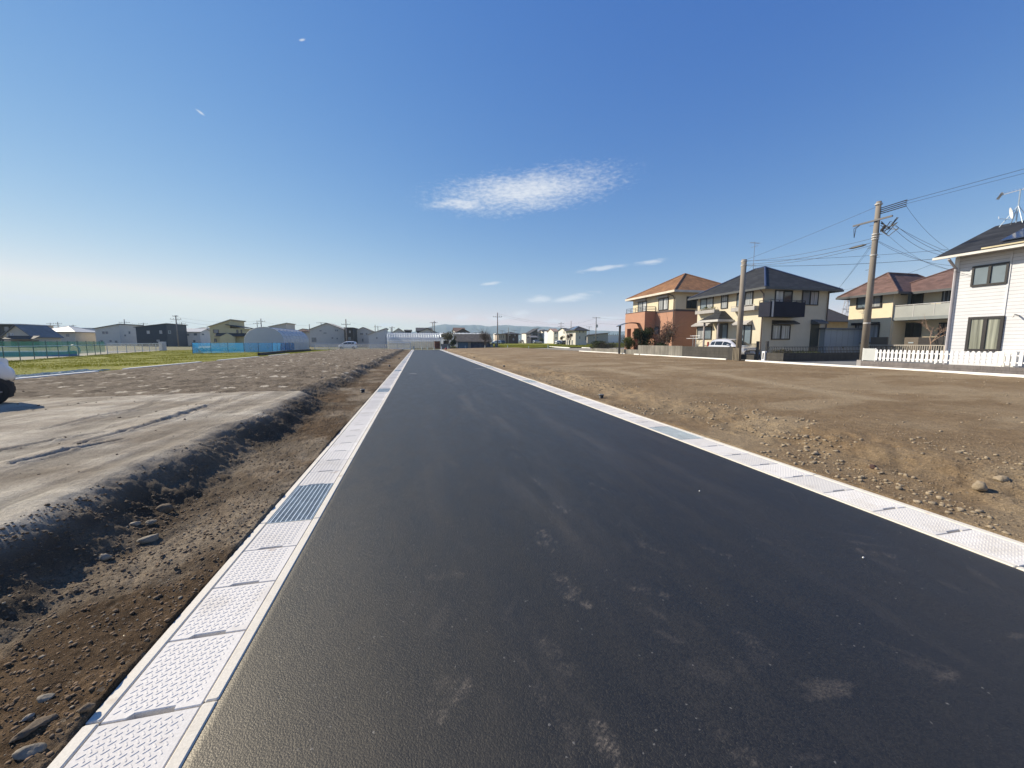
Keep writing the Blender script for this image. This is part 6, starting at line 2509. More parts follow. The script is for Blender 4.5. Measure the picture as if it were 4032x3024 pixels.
t_, q_ = far_house("white house with pinkish roof beside the tall narrow one", 12, 1030, 1175, 340, 262, 160, fcol("sunwhite", (.74, .70, .62)), PINK, "gables", 8, .3, [(1065, 362, 1110, 402), (1130, 362, 1145, 402), (1085, 500, 1100, 540), (1115, 500, 1130, 540)], wmat=DKW, sidew=GREYW)
far_house("cream house with balcony left of the big hip-roofed house", 12, 1385, 1480, 300, 245, 150, fcol("sunwhite", (.74, .70, .62)), DARKR, "gables", 8, .3, [(1415, 340, 1440, 375), (1310, 360, 1365, 390)], wmat=FR_G)
t_, q_ = far_house("large pale house with dark hip roof and solar panels across the green field", 12, 1672, 1995, 300, 200, 128, fcol("palebeige", (.55, .52, .47)), DARKR, "hip", 8.5, .7, [(1770, 315, 1800, 372), (1872, 315, 1902, 372), (1775, 475, 1802, 545), (1942, 470, 1970, 590)], wmat=FR_D)
x0, x1, Y_, Y1, ze_, zr_ = q_
m = MB()
sl = (zr_ - ze_) / ((x1 - x0) / 2 + .7) if x1 - x0 < Y1 - Y_ else (zr_ - ze_) / ((Y1 - Y_) / 2 + .7)
vs = []
for u_, v_ in ((.7, 2.4), (.7, 6.2), (3.1, 5.8), (3.1, 3.4)):
    vs.append((x0 - .7 + u_, Y_ + v_ - .7, ze_ + u_ * sl + .06))
m.sheet(vs, .03)
m.build("solar_panel", M("far_solar", (.12, .15, .2), .1), t_)
for y0 in (2.2, 4.4, 6.6):
    window(t_, 0, x0, -1, Y_ + y0, Y_ + y0 + 1.1, 3.4, 4.9, glass=GLASS_C, fmat=WHITE)
    window(t_, 0, x0, -1, Y_ + y0, Y_ + y0 + 1.1, .5, 2.4, glass=GLASS, fmat=WHITE)
far_house("low flat-roofed house behind the carport at mid right", 5, 220, 500, 1112, 1078, 150, fcol("lowgrey", (.36, .33, .29)), DARKR, "shedr", 9, .5, [(300, 1120, 320, 1155), (345, 1125, 365, 1150)])
far_house("long white building behind the carport of orange house", 5, 478, 740, 1108, 1106, 190, fcol("longwhite", (.66, .66, .63)), WHT, "flat", 10, .1, name="building", cat="building")

# ------------------------------------------------------------------ greenhouse, tunnel, sheds
def plastic(name, col, op, rough=.35, trans=.5):
    m_, t, p, o = newmat(name)
    n = t.noise(t.obj(), .8, 4)
    t.put(p.inputs["Base Color"], t.mix(n, tuple(k * .85 for k in col), col))
    p.inputs["Roughness"].default_value = rough
    tl = t.n("ShaderNodeBsdfTranslucent")
    tl.inputs["Color"].default_value = (*col, 1)
    a = t.n("ShaderNodeMixShader")
    a.inputs[0].default_value = trans
    m_.node_tree.links.new(p.outputs[0], a.inputs[1])
    m_.node_tree.links.new(tl.outputs[0], a.inputs[2])
    tr = t.n("ShaderNodeBsdfTransparent")
    b_ = t.n("ShaderNodeMixShader")
    b_.inputs[0].default_value = op
    m_.node_tree.links.new(tr.outputs[0], b_.inputs[1])
    m_.node_tree.links.new(a.outputs[0], b_.inputs[2])
    m_.node_tree.links.new(b_.outputs[0], o.inputs[0])
    return m_


def tunnel(label, name, x0, x1, Y0, Y1, side_h, top, film, hoop_mat, alongx, nh, wall_mat=None, ends=True, cat="greenhouse"):
    """hooped plastic house; the hoops span Y when alongx, else X"""
    t = thing(name, label, cat, (x0, Y0, 0))
    a0, a1 = (Y0, Y1) if alongx else (x0, x1)
    l0, l1 = (x0, x1) if alongx else (Y0, Y1)
    n = 16
    arc = [(a0 + (a1 - a0) * (1 - math.cos(math.pi * i / n)) / 2, side_h + (top - side_h) * math.sin(math.pi * i / n) ** .85) for i in range(n + 1)]

    def P_(a, l, z):
        return (l, a, z) if alongx else (a, l, z)
    m = MB()
    seg = 2 * nh
    vs = []
    for j in range(seg + 1):
        l = l0 + (l1 - l0) * j / seg
        sag = .06 if j % 2 else 0
        vs += [P_(a, l, z - sag * (1 if 0 < i < n else 0)) for i, (a, z) in enumerate(arc)]
    m.add(vs, [(j * (n + 1) + i, j * (n + 1) + i + 1, (j + 1) * (n + 1) + i + 1, (j + 1) * (n + 1) + i) for j in range(seg) for i in range(n)])
    m.build("roof_film", film, t, True)
    m = MB()
    wl_ = [(P_(a0, l0, 0), P_(a0, l1, 0), P_(a0, l1, side_h - .01), P_(a0, l0, side_h - .01)), (P_(a1, l0, 0), P_(a1, l1, 0), P_(a1, l1, side_h - .01), P_(a1, l0, side_h - .01))]
    for q in wl_:
        m.add(q, [(0, 1, 2, 3)])
    m.build("side_film", wall_mat or film, t)
    if ends:
        for l in (l0 + .01, l1 - .01):
            m = MB()
            pts = [P_(a0, l, 0)] + [P_(a, l, z - .02) for a, z in arc] + [P_(a1, l, 0)]
            m.add(pts, [tuple(range(len(pts)))])
            m.build("end_film", film, t)
    m = MB()
    for j in range(nh + 1):
        l = l0 + (l1 - l0) * j / nh
        m.tube([P_(a0, l, 0)] + [P_(a, l, z + .03) for a, z in arc] + [P_(a1, l, 0)], .035, 5)
    for f_ in (.12, .3, .5, .7, .88):
        i = int(f_ * n)
        m.tube([P_(arc[i][0], l0, arc[i][1] + .03), P_(arc[i][0], l1, arc[i][1] + .03)], .03, 5)
    m.build("hoops", hoop_mat, t)
    return t


FILM = plastic("greenhouse_film", (.80, .83, .88), .72, .25)
FILMW = plastic("greenhouse_skirt", (.66, .64, .56), .9, .5)
Yg = 97.5
gx0, gx1 = onY(*px(10, 185, 700), Yg)[0], onY(*px(10, 1735, 700), Yg)[0]
_, gtop = onY(*px(10, 900, 375), Yg + 3)
_, gsd = onY(*px(10, 900, 622), Yg)
tunnel("long clear plastic greenhouse with steel hoops at the road end", "greenhouse", gx0, gx1, Yg, Yg + 6, gsd, gtop, FILM, GALV, True, 22, FILMW)
Yh = 106
hx0, hx1 = onY(*px(10, 1740, 450), Yh)[0], onY(*px(11, 1000, 450), Yh)[0]
_, htop = onY(*px(11, 300, 372), Yh + 3)
tunnel("second white plastic greenhouse roof behind the tree and the old shed", "greenhouse", hx0, hx1, Yh, Yh + 6, htop * .5, htop, plastic("greenhouse_white", (.82, .84, .86), .9, .4), GALV, True, 12)
# white covered tunnel in the fenced garden on the left
Yt = 66.0
tx0, tx1 = onY(*px(2, 1252, 500), Yt)[0], onY(*px(2, 1790, 500), Yt)[0]
_, ttop = onY(*px(2, 1530, 305), Yt)
tl_ = plastic("tunnel_white", (.60, .62, .66), .98, .4, .22)
tunnel("white arched plastic tunnel behind the blue net fence", "greenhouse", tx0, tx1, Yt, Yt + 14, 1.6, ttop, tl_, M("tunnel_hoop", (.55, .58, .62), .5), False, 8)

# old shed
Ys = 96.0
sx0, sx1 = onY(*px(11, 165, 700), Ys)[0], onY(*px(11, 1100, 700), Ys)[0]
_, se = onY(*px(11, 500, 600), Ys)
_, sr = onY(*px(11, 500, 415), Ys + 3)
ob_ = thing("old_shed", "old shed with wavy tiled roof and faded blue sheet walls", "shed", (sx0, Ys, 0))
m = MB()
m.prism([(Ys, -.1), (Ys + 6, -.1), (Ys + 6, se), (Ys + 3, sr - .1), (Ys, se)], 0, sx0, sx1)
BLUEW = siding_mat("rusty_blue_sheet", (.035, .055, .105), .08, True, .6, .7, .5)
m.build("wall", BLUEW, ob_)
m = MB()
b0, b1, z0, z1 = pxbox(11, 1, Ys, 185, 610, 455, 792)
m.box(b0, b1, Ys - .05, Ys - .003, 0.05, z1)
m.build("shutter", M("shutter_blue", (.055, .13, .22), .5), ob_)
m = MB()
b0, b1, z0, z1 = pxbox(11, 1, Ys, 460, 600, 545, 792)
m.box(b0, b1, Ys - .05, Ys - .003, 0.05, z1)
m.build("grey_panel", M("panel_grey", (.22, .22, .20), .7), ob_)
m = MB()
sl = (sr - se) / 3
nrib = 40
for sg in (-1, 1):
    for k in range(nrib):
        xa, xb = sx0 - .5 + (sx1 - sx0 + 1) * k / nrib, sx0 - .5 + (sx1 - sx0 + 1) * (k + .62) / nrib
        xc = sx0 - .5 + (sx1 - sx0 + 1) * (k + 1) / nrib
        for a, b2, up_ in ((xa, xb, .10), (xb, xc, .02)):
            yo = Ys + 3 + sg * 3.6
            zo = se - sl * .6
            vs = [(a, Ys + 3, sr + up_), (b2, Ys + 3, sr + up_), (b2, yo, zo + up_), (a, yo, zo + up_)]
            m.sheet(vs if sg < 0 else vs[::-1], .14)
m.build("roof", M("old_tiles", (.13, .115, .10), .85, .3, 1.5), ob_)
b0, b1, z0, z1 = pxbox(10, 1, 94.5, 1562, 625, 1715, 800)
rc = thing("rusty_container", "rusty brown steel container at the right end of greenhouse", "container", (b0, 94.5, 0))
m = MB()
m.box(b0, b1, 94.5, 97, -.05, z1)
m.build("body", siding_mat("rusted_sheet", (.13, .035, .02), .25, True, .6, .8, .5), rc)
m = MB()
m.box(b0 - .05, b1 + .05, 94.4, 97.1, z1 + .002, z1 + .08)
m.build("roof", M("rust_dark", (.07, .03, .02), .8), rc)
b0, b1, z0, z1 = pxbox(10, 1, 94.2, 1740, 695, 2020, 800)
lw = thing("block_wall", "low grey wall under the dark tree beside the rusty container", "wall", (b0, 94.2, 0))
m = MB()
m.bbox(b0, b1, 94.2, 94.4, -.05, z1, .02)
m.build("wall", M("wall_grey", (.20, .20, .20), .85), lw)
b0, b1, z0, z1 = pxbox(10, 1, 95.2, 1815, 600, 1970, 700)
db = thing("water_tank", "dark square tank behind the low grey wall", "tank", (b0, 95.2, 0))
m = MB()
m.bbox(b0, b1, 95.2, 96.2, 0, z1, .03)
m.build("tank", DKW, db)
b0, b1, z0, z1 = pxbox(11, 1, 96.5, 1112, 690, 1305, 792)
rb = thing("refuse_cage", "small grey roofed cage left of the slim pole", "refuse cage", (b0, 96.5, 0))
m = MB()
for a, b2 in ((b0, b0 + .42 * (b1 - b0)), (b1 - .22 * (b1 - b0), b1)):
    m.box(a, b2, 96.5, 97.6, 0, z1 - .12)
m.build("panels", M("panel_pale", (.28, .29, .29), .6), rb)
m = MB()
m.box(b0 - .06, b1 + .06, 96.4, 97.7, z1 - .118, z1)
m.build("roof", GUT_D, rb)

# trees by the shed and among the far houses
def treepx(label, k, x, y0, y1, F, rw, mat, seed, **kw):
    u = px(k, x, 0)[0] - 2016
    R_ = u / 1523 * F
    Y_ = -R_ * sps + F * cps
    X_, zt = onY(*px(k, x, y0), Y_)
    _, zb2 = onY(*px(k, x, y1), Y_)
    w_ = rw * ZO[k][2] * F / 1523
    g0_ = gzf(X_, Y_)
    return shrub(label, X_, Y_, g0_, w_, w_, zt - g0_, mat, seed=seed, name="tree", cat="tree", **kw)


treepx("broad dark-leaved tree between the greenhouse and old shed", 10, 1900, 315, 800, 93.5, 215, LF_O, 61, n=1900, leaf=.13, lumps=13, twig=30, base=.42)
treepx("dark bush under the broad tree beside the blue shutter", 11, 10, 545, 800, 92.5, 120, LF_D, 62, n=1500, leaf=.1, base=.05)
treepx("leafless brown tree leaning over the right end of old shed", 11, 960, 290, 800, 93.5, 190, leaf_mat("leaf_dry", (.05, .035, .02), (.09, .065, .045)), 63, n=900, leaf=.09, lumps=12, twig=260, base=.3)
m_ = leaf_mat("leaf_rust", (.09, .055, .03), (.16, .10, .06))
treepx("round rust-coloured tree in front of the large pale house", 12, 1495, 375, 620, 122, 78, m_, 64, n=1500, leaf=.1, lumps=9, base=.42)
treepx("dark green shrub tree beside the pinkish-roofed house", 12, 1275, 440, 560, 150, 70, LF_O, 65, n=600, leaf=.14, base=.3)
treepx("round green tree in front of the recessed balcony house", 12, 680, 480, 620, 165, 60, LF_D, 66, n=600, leaf=.14, base=.2)
treepx("bushy tree by the black garage among far houses", 12, 180, 465, 560, 200, 45, LF_D, 67, n=300, leaf=.16, base=.3)
for i, x in enumerate((520, 545, 575, 600, 625, 655, 690, 705)):
    treepx("conifer in the row of dark conifers beyond the long white building", 5, x, 1072 + (i * 37 % 17), 1110, 420, 7, LF_D, 70 + i, n=160, leaf=.4, lumps=4, base=.05, group="row of conifers beyond the white building")

# cars among the far houses
for lab, k, x, F, rz, paint in (("pale blue car parked left of the slim pole", 11, 1285, 150, 2.9, M("car_paleblue", (.45, .52, .58), .25, .02, 1, coat=.8)), ("dark car parked beside the brown bungalow", 11, 1390, 152, 3.0, PAINT_D),
                                ("silver car parked before the black garage", 12, 560, 160, .2, PAINT_G), ("dark wagon parked before the cream balcony house", 12, 1385, 140, 0.05, PAINT_D),
                                ("white small car by the pinkish-roofed house", 12, 1225, 141, .1, PAINT_W), ("grey car left of the far house cluster", 12, 140, 190, .1, PAINT_G)):
    u = px(k, x, 0)[0] - 2016
    R_ = u / 1523 * F
    Y_ = -R_ * sps + F * cps
    X_ = R_ * cps + F * sps
    car("parked_car", lab, "car", (X_, Y_, gzf(X_, Y_)), rz, HATCH, 1.69, paint, HW, detail=False, group="cars parked among the far houses")

# ------------------------------------------------------------------ far poles and their cables
POLE_F = M("pole_far", (.22, .20, .19), .85)


def far_pole(label, k, x, y0, F, arms=((.9, 1.1),), r=.14, tr=False, x2=None):
    u = px(k, x, 1346)[0] - 2016
    R_ = u / 1523 * F
    Y_ = -R_ * sps + F * cps
    X_ = R_ * cps + F * sps
    zt = zat(X_, Y_, *px(k, x, y0))
    t = thing("utility_pole", label, "utility pole", (X_, Y_, gzf(X_, Y_)), group="power poles along the far streets")
    taper_pole(t, X_, Y_, gzf(X_, Y_) - .15, zt, r * 1.2, r * .8, POLE_F, 8)
    m = MB()
    for f_, w_ in arms:
        z = zt * f_
        m.box(X_ - w_, X_ + w_, Y_ - .16, Y_ - .08, z - .04, z + .04)
        for s in (-.9, -.4, .4, .9):
            m.tube([(X_ + s * w_, Y_ - .12, z + .05), (X_ + s * w_, Y_ - .12, z + .25)], .05, 5)
    if m.v:
        m.build("crossarm", M("arm_steel", (.10, .10, .11)), t)
    if tr:
        m = MB()
        m.tube([(X_ + .32, Y_, zt * .66), (X_ + .32, Y_, zt * .66 + .9)], .28, 10)
        m.build("transformer", GUT, t)
    return X_, Y_, zt


PL = {}
for key, lab, k, x, y0, F, arms, tr in (
        ("a", "slim pole above the beige hip-roofed house, far left", 1, 818, 235, 150, ((.93, 1.4),), False),
        ("b", "distant pole left of the one over the beige house", 1, 715, 245, 165, ((.95, 1.2),), False),
        ("c", "distant short pole above the light blue box house", 1, 1022, 272, 170, ((.95, 1.2),), False),
        ("d", "pole with crossarm above the pale grey house", 1, 1722, 198, 135, ((.88, 1.6),), False),
        ("e", "pole with crossarm above the navy house's left end", 1, 1975, 245, 150, ((.95, 1.5),), False),
        ("f", "tall leaning-looking pole right beside the navy house", 2, 350, 145, 98, ((.97, .6), (.88, 1.2)), False),
        ("g", "distant twin-armed pole right of the tall pole by navy house", 2, 422, 240, 150, ((.96, 1.5),), False),
        ("h", "pole above the left end of white plastic tunnel", 2, 1498, 188, 118, ((.9, 1.2),), False),
        ("i", "shorter distant pole just left of the one above the tunnel", 2, 1443, 235, 150, ((.93, 1.3),), False),
        ("j", "plain pole rising left of the big grey gable", 2, 2148, 265, 125, (), False),
        ("k", "pole above the left slope of the big grey gable", 3, 235, 375, 140, ((.97, 1.5),), False),
        ("l", "pale pole standing in front of the black and wood house", 3, 572, 335, 99, ((.82, 1.1),), False),
        ("m", "pole behind the slanting roof next to greenhouse", 3, 965, 410, 150, (), False),
        ("n", "pole with crossarm behind the slanting roof next to greenhouse", 3, 1002, 425, 165, ((.95, 1.5),), False),
        ("o", "thick dark pole at the left end of greenhouse", 10, 307, 210, 115, (), False),
        ("p", "thin pole right beside the thick one at the greenhouse", 10, 338, 180, 140, ((.92, 1.0),), False),
        ("q", "left of the two tall poles above the greenhouse's right half", 10, 1515, 60, 125, ((.97, .9), (.6, .9)), False),
        ("r", "right of the two tall poles above the greenhouse's right half", 10, 1562, 25, 128, ((.93, 1.0), (.55, 1.2)), False),
        ("s", "slim brown pole with crossarm standing alone at the end of the right lot", 11, 1322, -215, 98, ((.88, 1.15),), False),
        ("t", "pole in front of the brown bungalow", 11, 1636, 215, 160, (), True),
        ("u", "short distant pole left of the brown bungalow's ridge", 11, 1458, 300, 230, ((.96, 1.6),), False),
        ("v", "short distant pole with side arm right of the bungalow's ridge", 11, 1800, 295, 235, ((.98, 2.0),), False),
        ("w", "distant crossed pole above the far cluster's dark roof", 12, 575, 215, 300, ((.97, 3.0), (.9, 2.5)), False),
        ("x", "pole with dark box above the pinkish-roofed house", 12, 1238, 55, 170, ((.93, 1.2), (.8, 1.5)), True),
        ("y", "plain pole behind the cream balcony house", 12, 1530, 25, 165, (), False),
        ("z", "pole with crossarm between the large pale house and the carport", 5, 330, 858, 120, ((.97, 1.3),), True),
        ("aa", "smaller distant pole right of the large pale house", 5, 237, 985, 190, ((.97, 1.6),), False)):
    PL[key] = far_pole(lab, k, x, y0, F, arms, tr=tr)


def fw(label, a, b_, za=.95, zb2=.95, sag=.5, r=.025, off=0):
    A, B_ = PL[a], PL[b_]
    wire(label, (A[0], A[1] - .1, A[2] * za - off), (B_[0], B_[1] - .1, B_[2] * zb2 - off), sag, r, None, "cables between the far poles")


fw("cable from the lone brown pole to the dark-box pole, upper", "s", "x", .97, .95, .7, .03)
fw("cable from the lone brown pole to the dark-box pole, lower", "s", "x", .93, .9, .8, .03)
fw("upper cable from the dark-box pole to the pole left of the carport", "x", "z", .95, .97, .9, .03)
fw("lower cable from the dark-box pole to the pole left of the carport", "x", "z", .85, .8, .7, .03)
zx = PL["z"]
for dz, s_ in ((.97, .5), (.8, .6), (.55, .5)):
    wire("cables leaving the pole left of the carport towards the orange house", (zx[0], zx[1], zx[2] * dz), (zx[0] + 46, zx[1] + 8, zx[2] * dz + .3), s_, .03, None, "cables running behind the orange house")
fw("cable from the tall pole by navy house to the pole above tunnel", "f", "h", .95, .93, .9, .025)
fw("thicker cable below it from the navy house pole to the tunnel pole", "f", "h", .86, .86, 1.2, .035)
fw("cable between the poles above the pale grey and navy houses", "d", "e", .93, .95, .4, .03)
fw("cable from pole by the navy house to the distant left pole", "e", "f", .93, .85, .5, .025)
fw("faint cable between the two far left poles", "b", "a", .9, .93, .3, .03)
fw("faint cable from the beige house's pole to the pole over the blue box", "a", "c", .93, .95, .5, .03)
fw("cable from the pale pole by black house down to the right", "l", "n", .95, .9, .4, .02)
fw("cable from the tunnel pole to the pole left of grey gable", "h", "j", .9, .95, .5, .025)
fw("thin cable from the bungalow pole to the distant crossed pole", "t", "w", .9, .9, 1.0, .03)
fw("thin cable from the bungalow pole leftwards to the lone pole", "s", "t", .55, .85, .5, .025)

# steel transmission tower far to the right
Ft = 420
u = px(7, 285, 0)[0] - 2016
tX, tY = u / 1523 * Ft * cps + Ft * sps, -u / 1523 * Ft * sps + Ft * cps
tz = zat(tX, tY, *px(7, 285, 905))
tw = thing("transmission_tower", "distant lattice steel tower between cream house and brown-roofed house", "tower", (tX, tY, 0))
m = MB()
for s1, s2 in ((-1, -1), (-1, 1), (1, 1), (1, -1)):
    m.tube([(tX + s1 * 5, tY + s2 * 5, -.1), (tX + s1 * 1.6, tY + s2 * 1.6, tz)], .35, 4)
for k in range(7):
    a, b2 = k / 7, (k + 1) / 7
    ra, rb2 = 5 - 3.4 * a, 5 - 3.4 * b2
    for s in (-1, 1):
        m.tube([(tX - s * ra, tY - ra, tz * a), (tX + s * rb2, tY - rb2, tz * b2)], .22, 4)
        m.tube([(tX - ra, tY - s * ra, tz * a), (tX - rb2, tY + s * rb2, tz * b2)], .22, 4)
m.build("lattice", M("tower_grey", (.34, .33, .36), .6), tw)
m = MB()
for f_ in (.97, .75, .5):
    m.box(tX - 7, tX + 7, tY - .4, tY + .4, tz * f_ - .4, tz * f_ + .4)
m.build("crossarms", M("tower_grey", (.34, .33, .36)), tw)

# ------------------------------------------------------------------ left field, nets, rails, road end
m = MB()
FZ = .27
A = [G(*px(1, x, y), FZ) for x, y in ((-300, 795), (60, 770), (1300, 680), (2200, 625))]
A += [G(*px(2, x, y), FZ) for x, y in ((545, 612),)]
fl = [(-15.3, 8.0), (-15.3, 80), (A[-1][0], A[-1][1] + 1)] + [(a, b2) for a, b2 in reversed(A)] + [(-48, 8)]
m.add([(x, y, FZ) for x, y in fl], [tuple(range(len(fl)))])
struct("field_left", m, FIELD)
m = MB()
xs_ = np.linspace(0, 150, 60)
ys_ = np.linspace(92.6, 158, 40)
X, Y = np.meshgrid(xs_, ys_)
X = X + np.interp(Y, [92.6, 98, 99.5, 158], [16, 16, 8, 8])
Z = np.interp(np.hypot(X, Y), [0, 84, 100, 200, 420], [.0, .0, .32, 1.36, 1.5]) + .06
gridmesh("field_right", X, Y, Z, FIELD)
m = MB()
m.add([(-110, 88.3, -.012), (60, 88.3, -.012), (60, 93.5, -.012), (-110, 93.5, -.012)], [(0, 1, 2, 3)])
struct("cross_street", m, STREET)
m = MB()
far = G(*px(2, 545, 612), FZ)
m.add([(-33, far[1] + 1.5, .06), (-1.6, 84.0, .03), (-1.6, 88, .02), (-60, 88, .02), (-60, far[1] + 1.5, .06)], [(0, 1, 2, 3, 4)])
struct("verge", m, M("verge_soil", (.20, .18, .13), .95, .3, .8, .4, 30))


def blades(name, poly, n, h, mat, zf, seed, wid=.03, thr=-.2, pw=1.0):
    r = np.random.default_rng(seed)
    px_, py_ = np.array([p[0] for p in poly]), np.array([p[1] for p in poly])
    x = r.uniform(px_.min(), px_.max(), n * 3)
    y = py_.min() + (py_.max() - py_.min()) * r.random(n * 3) ** pw
    ins = np.zeros(len(x), bool)
    j = len(poly) - 1
    for i in range(len(poly)):
        xi, yi, xj, yj = px_[i], py_[i], px_[j], py_[j]
        c = ((yi > y) != (yj > y)) & (x < (xj - xi) * (y - yi) / (yj - yi + 1e-9) + xi)
        ins ^= c
        j = i
    k = ins & (fbm(x * .5, y * .5, seed, 3) > thr)
    x, y = x[k][:n], y[k][:n]
    n = len(x)
    a = r.uniform(0, 6.28, n)
    dx, dy = np.cos(a) * wid, np.sin(a) * wid
    hh = h * r.uniform(.5, 1.2, n) * (1 + fbm(x * .4, y * .4, seed + 3, 3))
    lx, ly = r.normal(0, .35, n) * hh, r.normal(0, .35, n) * hh
    z0_ = np.full(n, zf) if zf is not None else np.interp(np.hypot(x, y), [0, 84, 100, 200], [.0, .0, .32, 1.36]) + .05
    V = np.stack([np.stack([x - dx, y - dy, z0_], -1), np.stack([x + dx, y + dy, z0_], -1), np.stack([x + lx, y + ly, z0_ + hh], -1)], 1)
    return tag(bulk(name, V.reshape(-1, 3), np.arange(n * 3).reshape(-1, 3), mat), None, None, None, "stuff")


GRASS = leaf_mat("grass_blade", (.135, .152, .004), (.205, .195, .007), .35)
blades("grass_left", fl, 150000, .065, GRASS, FZ - .02, 501, .022, -.3, 1.5)
blades("grass_right", [(17, 92.6), (70, 92.6), (90, 125), (9, 125), (9, 100)], 22000, .16, GRASS, None, 502, .05, -.3)

# glinting plastic mulch strips by the edging
r = np.random.default_rng(5)
a0, b0 = G(*px(1, 150, 985), .3)[1], G(*px(1, 1050, 920), .3)[1]
xs_ = np.linspace(-17.0, -15.6, 60)
ys_ = np.linspace(a0 - 4, b0 + 2, 260)
X, Y = np.meshgrid(xs_, ys_)
Z = .285 + .05 * np.abs(fbm(X * 2.2, Y * 1.2, 601, 4)) * 2 + .03 * fbm(X * 7, Y * 5, 602, 3)
mulch = M("mulch_film", (.020, .020, .018), .2, .3, 1.0, 1.0, 14, spec=.6)
gridmesh("mulch_film", X, Y, Z, mulch, None, "stuff")

# green net fence on the far side of the left field
def run_points(L, step):
    out = []
    for (xa, ya), (xb, yb) in zip(L[:-1], L[1:]):
        d = math.hypot(xb - xa, yb - ya)
        n = max(1, round(d / step))
        out += [(xa + (xb - xa) * i / n, ya + (yb - ya) * i / n) for i in range(n)]
    return out + [L[-1]]


GN = mesh_sheet("green_net", (.03, .16, .125), .62)
g_ = A[0:3] + []
gN = [A[0], A[1], G(*px(1, 1300, 682), FZ), G(*px(1, 1440, 672), FZ)]
t_ = thing("net_fence", "dark green net fence on slim posts beyond the left field", "fence", (*gN[1], .1))
pts = run_points(gN, 2.0)
m, m2, m3 = MB(), MB(), MB()
for (xa, ya), (xb, yb) in zip(pts[:-1], pts[1:]):
    zt1, zt2 = FZ + 1.5, FZ + 1.5
    m.add([(xa, ya, FZ + .25), (xb, yb, FZ + .25), (xb, yb, zt2), (xa, ya, zt1)], [(0, 1, 2, 3)])
    m2.tube([(xa, ya, FZ - .05), (xa, ya, FZ + 1.58)], .03, 6)
    m3.tube([(xa, ya, FZ + 1.1), (xb, yb, FZ + 1.1)], .03, 6)
m.build("net", GN, t_)
m2.build("posts", M("post_greenish", (.13, .17, .16), .5), t_)
m3.build("rail", GALV, t_)

GRY = M("rail_grey", (.52, .53, .52), .45, .1, 3, metal=.3)
def pipe_rail(label, L, z0, z1, step, mesh=None, group="pipe guard rails"):
    t = thing("guard_rail", label, "guard rail", (*L[0], z0), group=group)
    pts = run_points(L, step)
    m, m2, m3 = MB(), MB(), MB()
    for (xa, ya) in pts:
        m2.tube([(xa, ya, z0 - .1), (xa, ya, z1)], .045, 6)
    for (xa, ya), (xb, yb) in zip(pts[:-1], pts[1:]):
        m.tube([(xa, ya, z1), (xb, yb, z1)], .05, 6)
        m.tube([(xa, ya, z0 + .15), (xb, yb, z0 + .15)], .035, 6)
        if mesh is not None:
            m3.add([(xa, ya, z0 + .16), (xb, yb, z0 + .16), (xb, yb, z1 - .05), (xa, ya, z1 - .05)], [(0, 1, 2, 3)])
    m2.build("posts", GRY, t)
    m.build("rails", GRY, t)
    if mesh is not None:
        m3.build("mesh", mesh, t)
    return t


GM = mesh_sheet("grey_mesh", (.45, .46, .45), .35)
p0, p1 = G(*px(1, 1465, 665), FZ), G(*px(1, 2205, 622), FZ)
p2 = G(*px(2, 130, 615), FZ)
pipe_rail("grey pipe guard rail along the far left field, right of the green net", [p0, p1, p2], FZ, FZ + 1.2, 3.0, GM)
# white rail line beyond, and box
m = MB()
p3 = G(*px(2, 300, 612), .1)
bx2 = thing("cabinet", "pale grey box at the end of the left guard rail", "box", (*p2, .1))
m.bbox(p2[0] - .55, p2[0] + .35, p2[1] + .2, p2[1] + .8, 0, 1.75, .03)
m.build("casing", GUT, bx2)

# blue net fence round the garden
BN = mesh_sheet("blue_net", (.05, .34, .70), .5, .5)
c0 = G(*px(2, 550, 655), FZ + .08)
c1 = G(*px(2, 1250, 640), FZ + .08)
c2 = G(*px(2, 1640, 640), FZ + .08)
c3 = G(*px(2, 2120, 605), FZ + .08)
c4 = (c3[0] - 4, c3[1] + 9)
b1_ = (c0[0] - 6, c0[1] + 14)
t_ = thing("net_fence", "bright blue net fence round the garden and white tunnel", "fence", (*c0, .1))
m, m2 = MB(), MB()
for L in ([c0, c1, c2, c3, c4], [c0, b1_]):
    pts = run_points(L, 1.9)
    for (xa, ya), (xb, yb) in zip(pts[:-1], pts[1:]):
        m.add([(xa, ya, FZ), (xb, yb, FZ), (xb, yb, FZ + 1.32), (xa, ya, FZ + 1.32)], [(0, 1, 2, 3)])
        m2.tube([(xa, ya, FZ - .1), (xa, ya, FZ + 1.38)], .03, 6)
m.build("net", BN, t_)
m2.build("posts", M("post_bluegrey", (.10, .16, .22), .5), t_)
# vegetable beds inside
for i, (x0, x1, lab) in enumerate(((600, 900, "row of leafy vegetables inside the blue net, left half"), (950, 1240, "row of leafy vegetables inside the blue net, right half"))):
    q0, q1 = G(*px(2, x0, 640), FZ), G(*px(2, x1, 632), FZ)
    n = 1400
    f_ = RNG.random(n)
    P_ = np.stack([q0[0] + (q1[0] - q0[0]) * f_ + RNG.normal(0, .3, n), q0[1] + 1.8 + (q1[1] - q0[1]) * f_ + RNG.normal(0, .5, n), FZ + RNG.random(n) * .42], -1)
    T = P_[:, None] + RNG.normal(0, .12, (n, 3, 3))
    o = tag(bulk("vegetable_row", T.reshape(-1, 3), np.arange(n * 3).reshape(-1, 3), leaf_mat("leaf_veg", (.06, .10, .03), (.16, .2, .07))), lab, "plants", "vegetable rows inside the blue net")
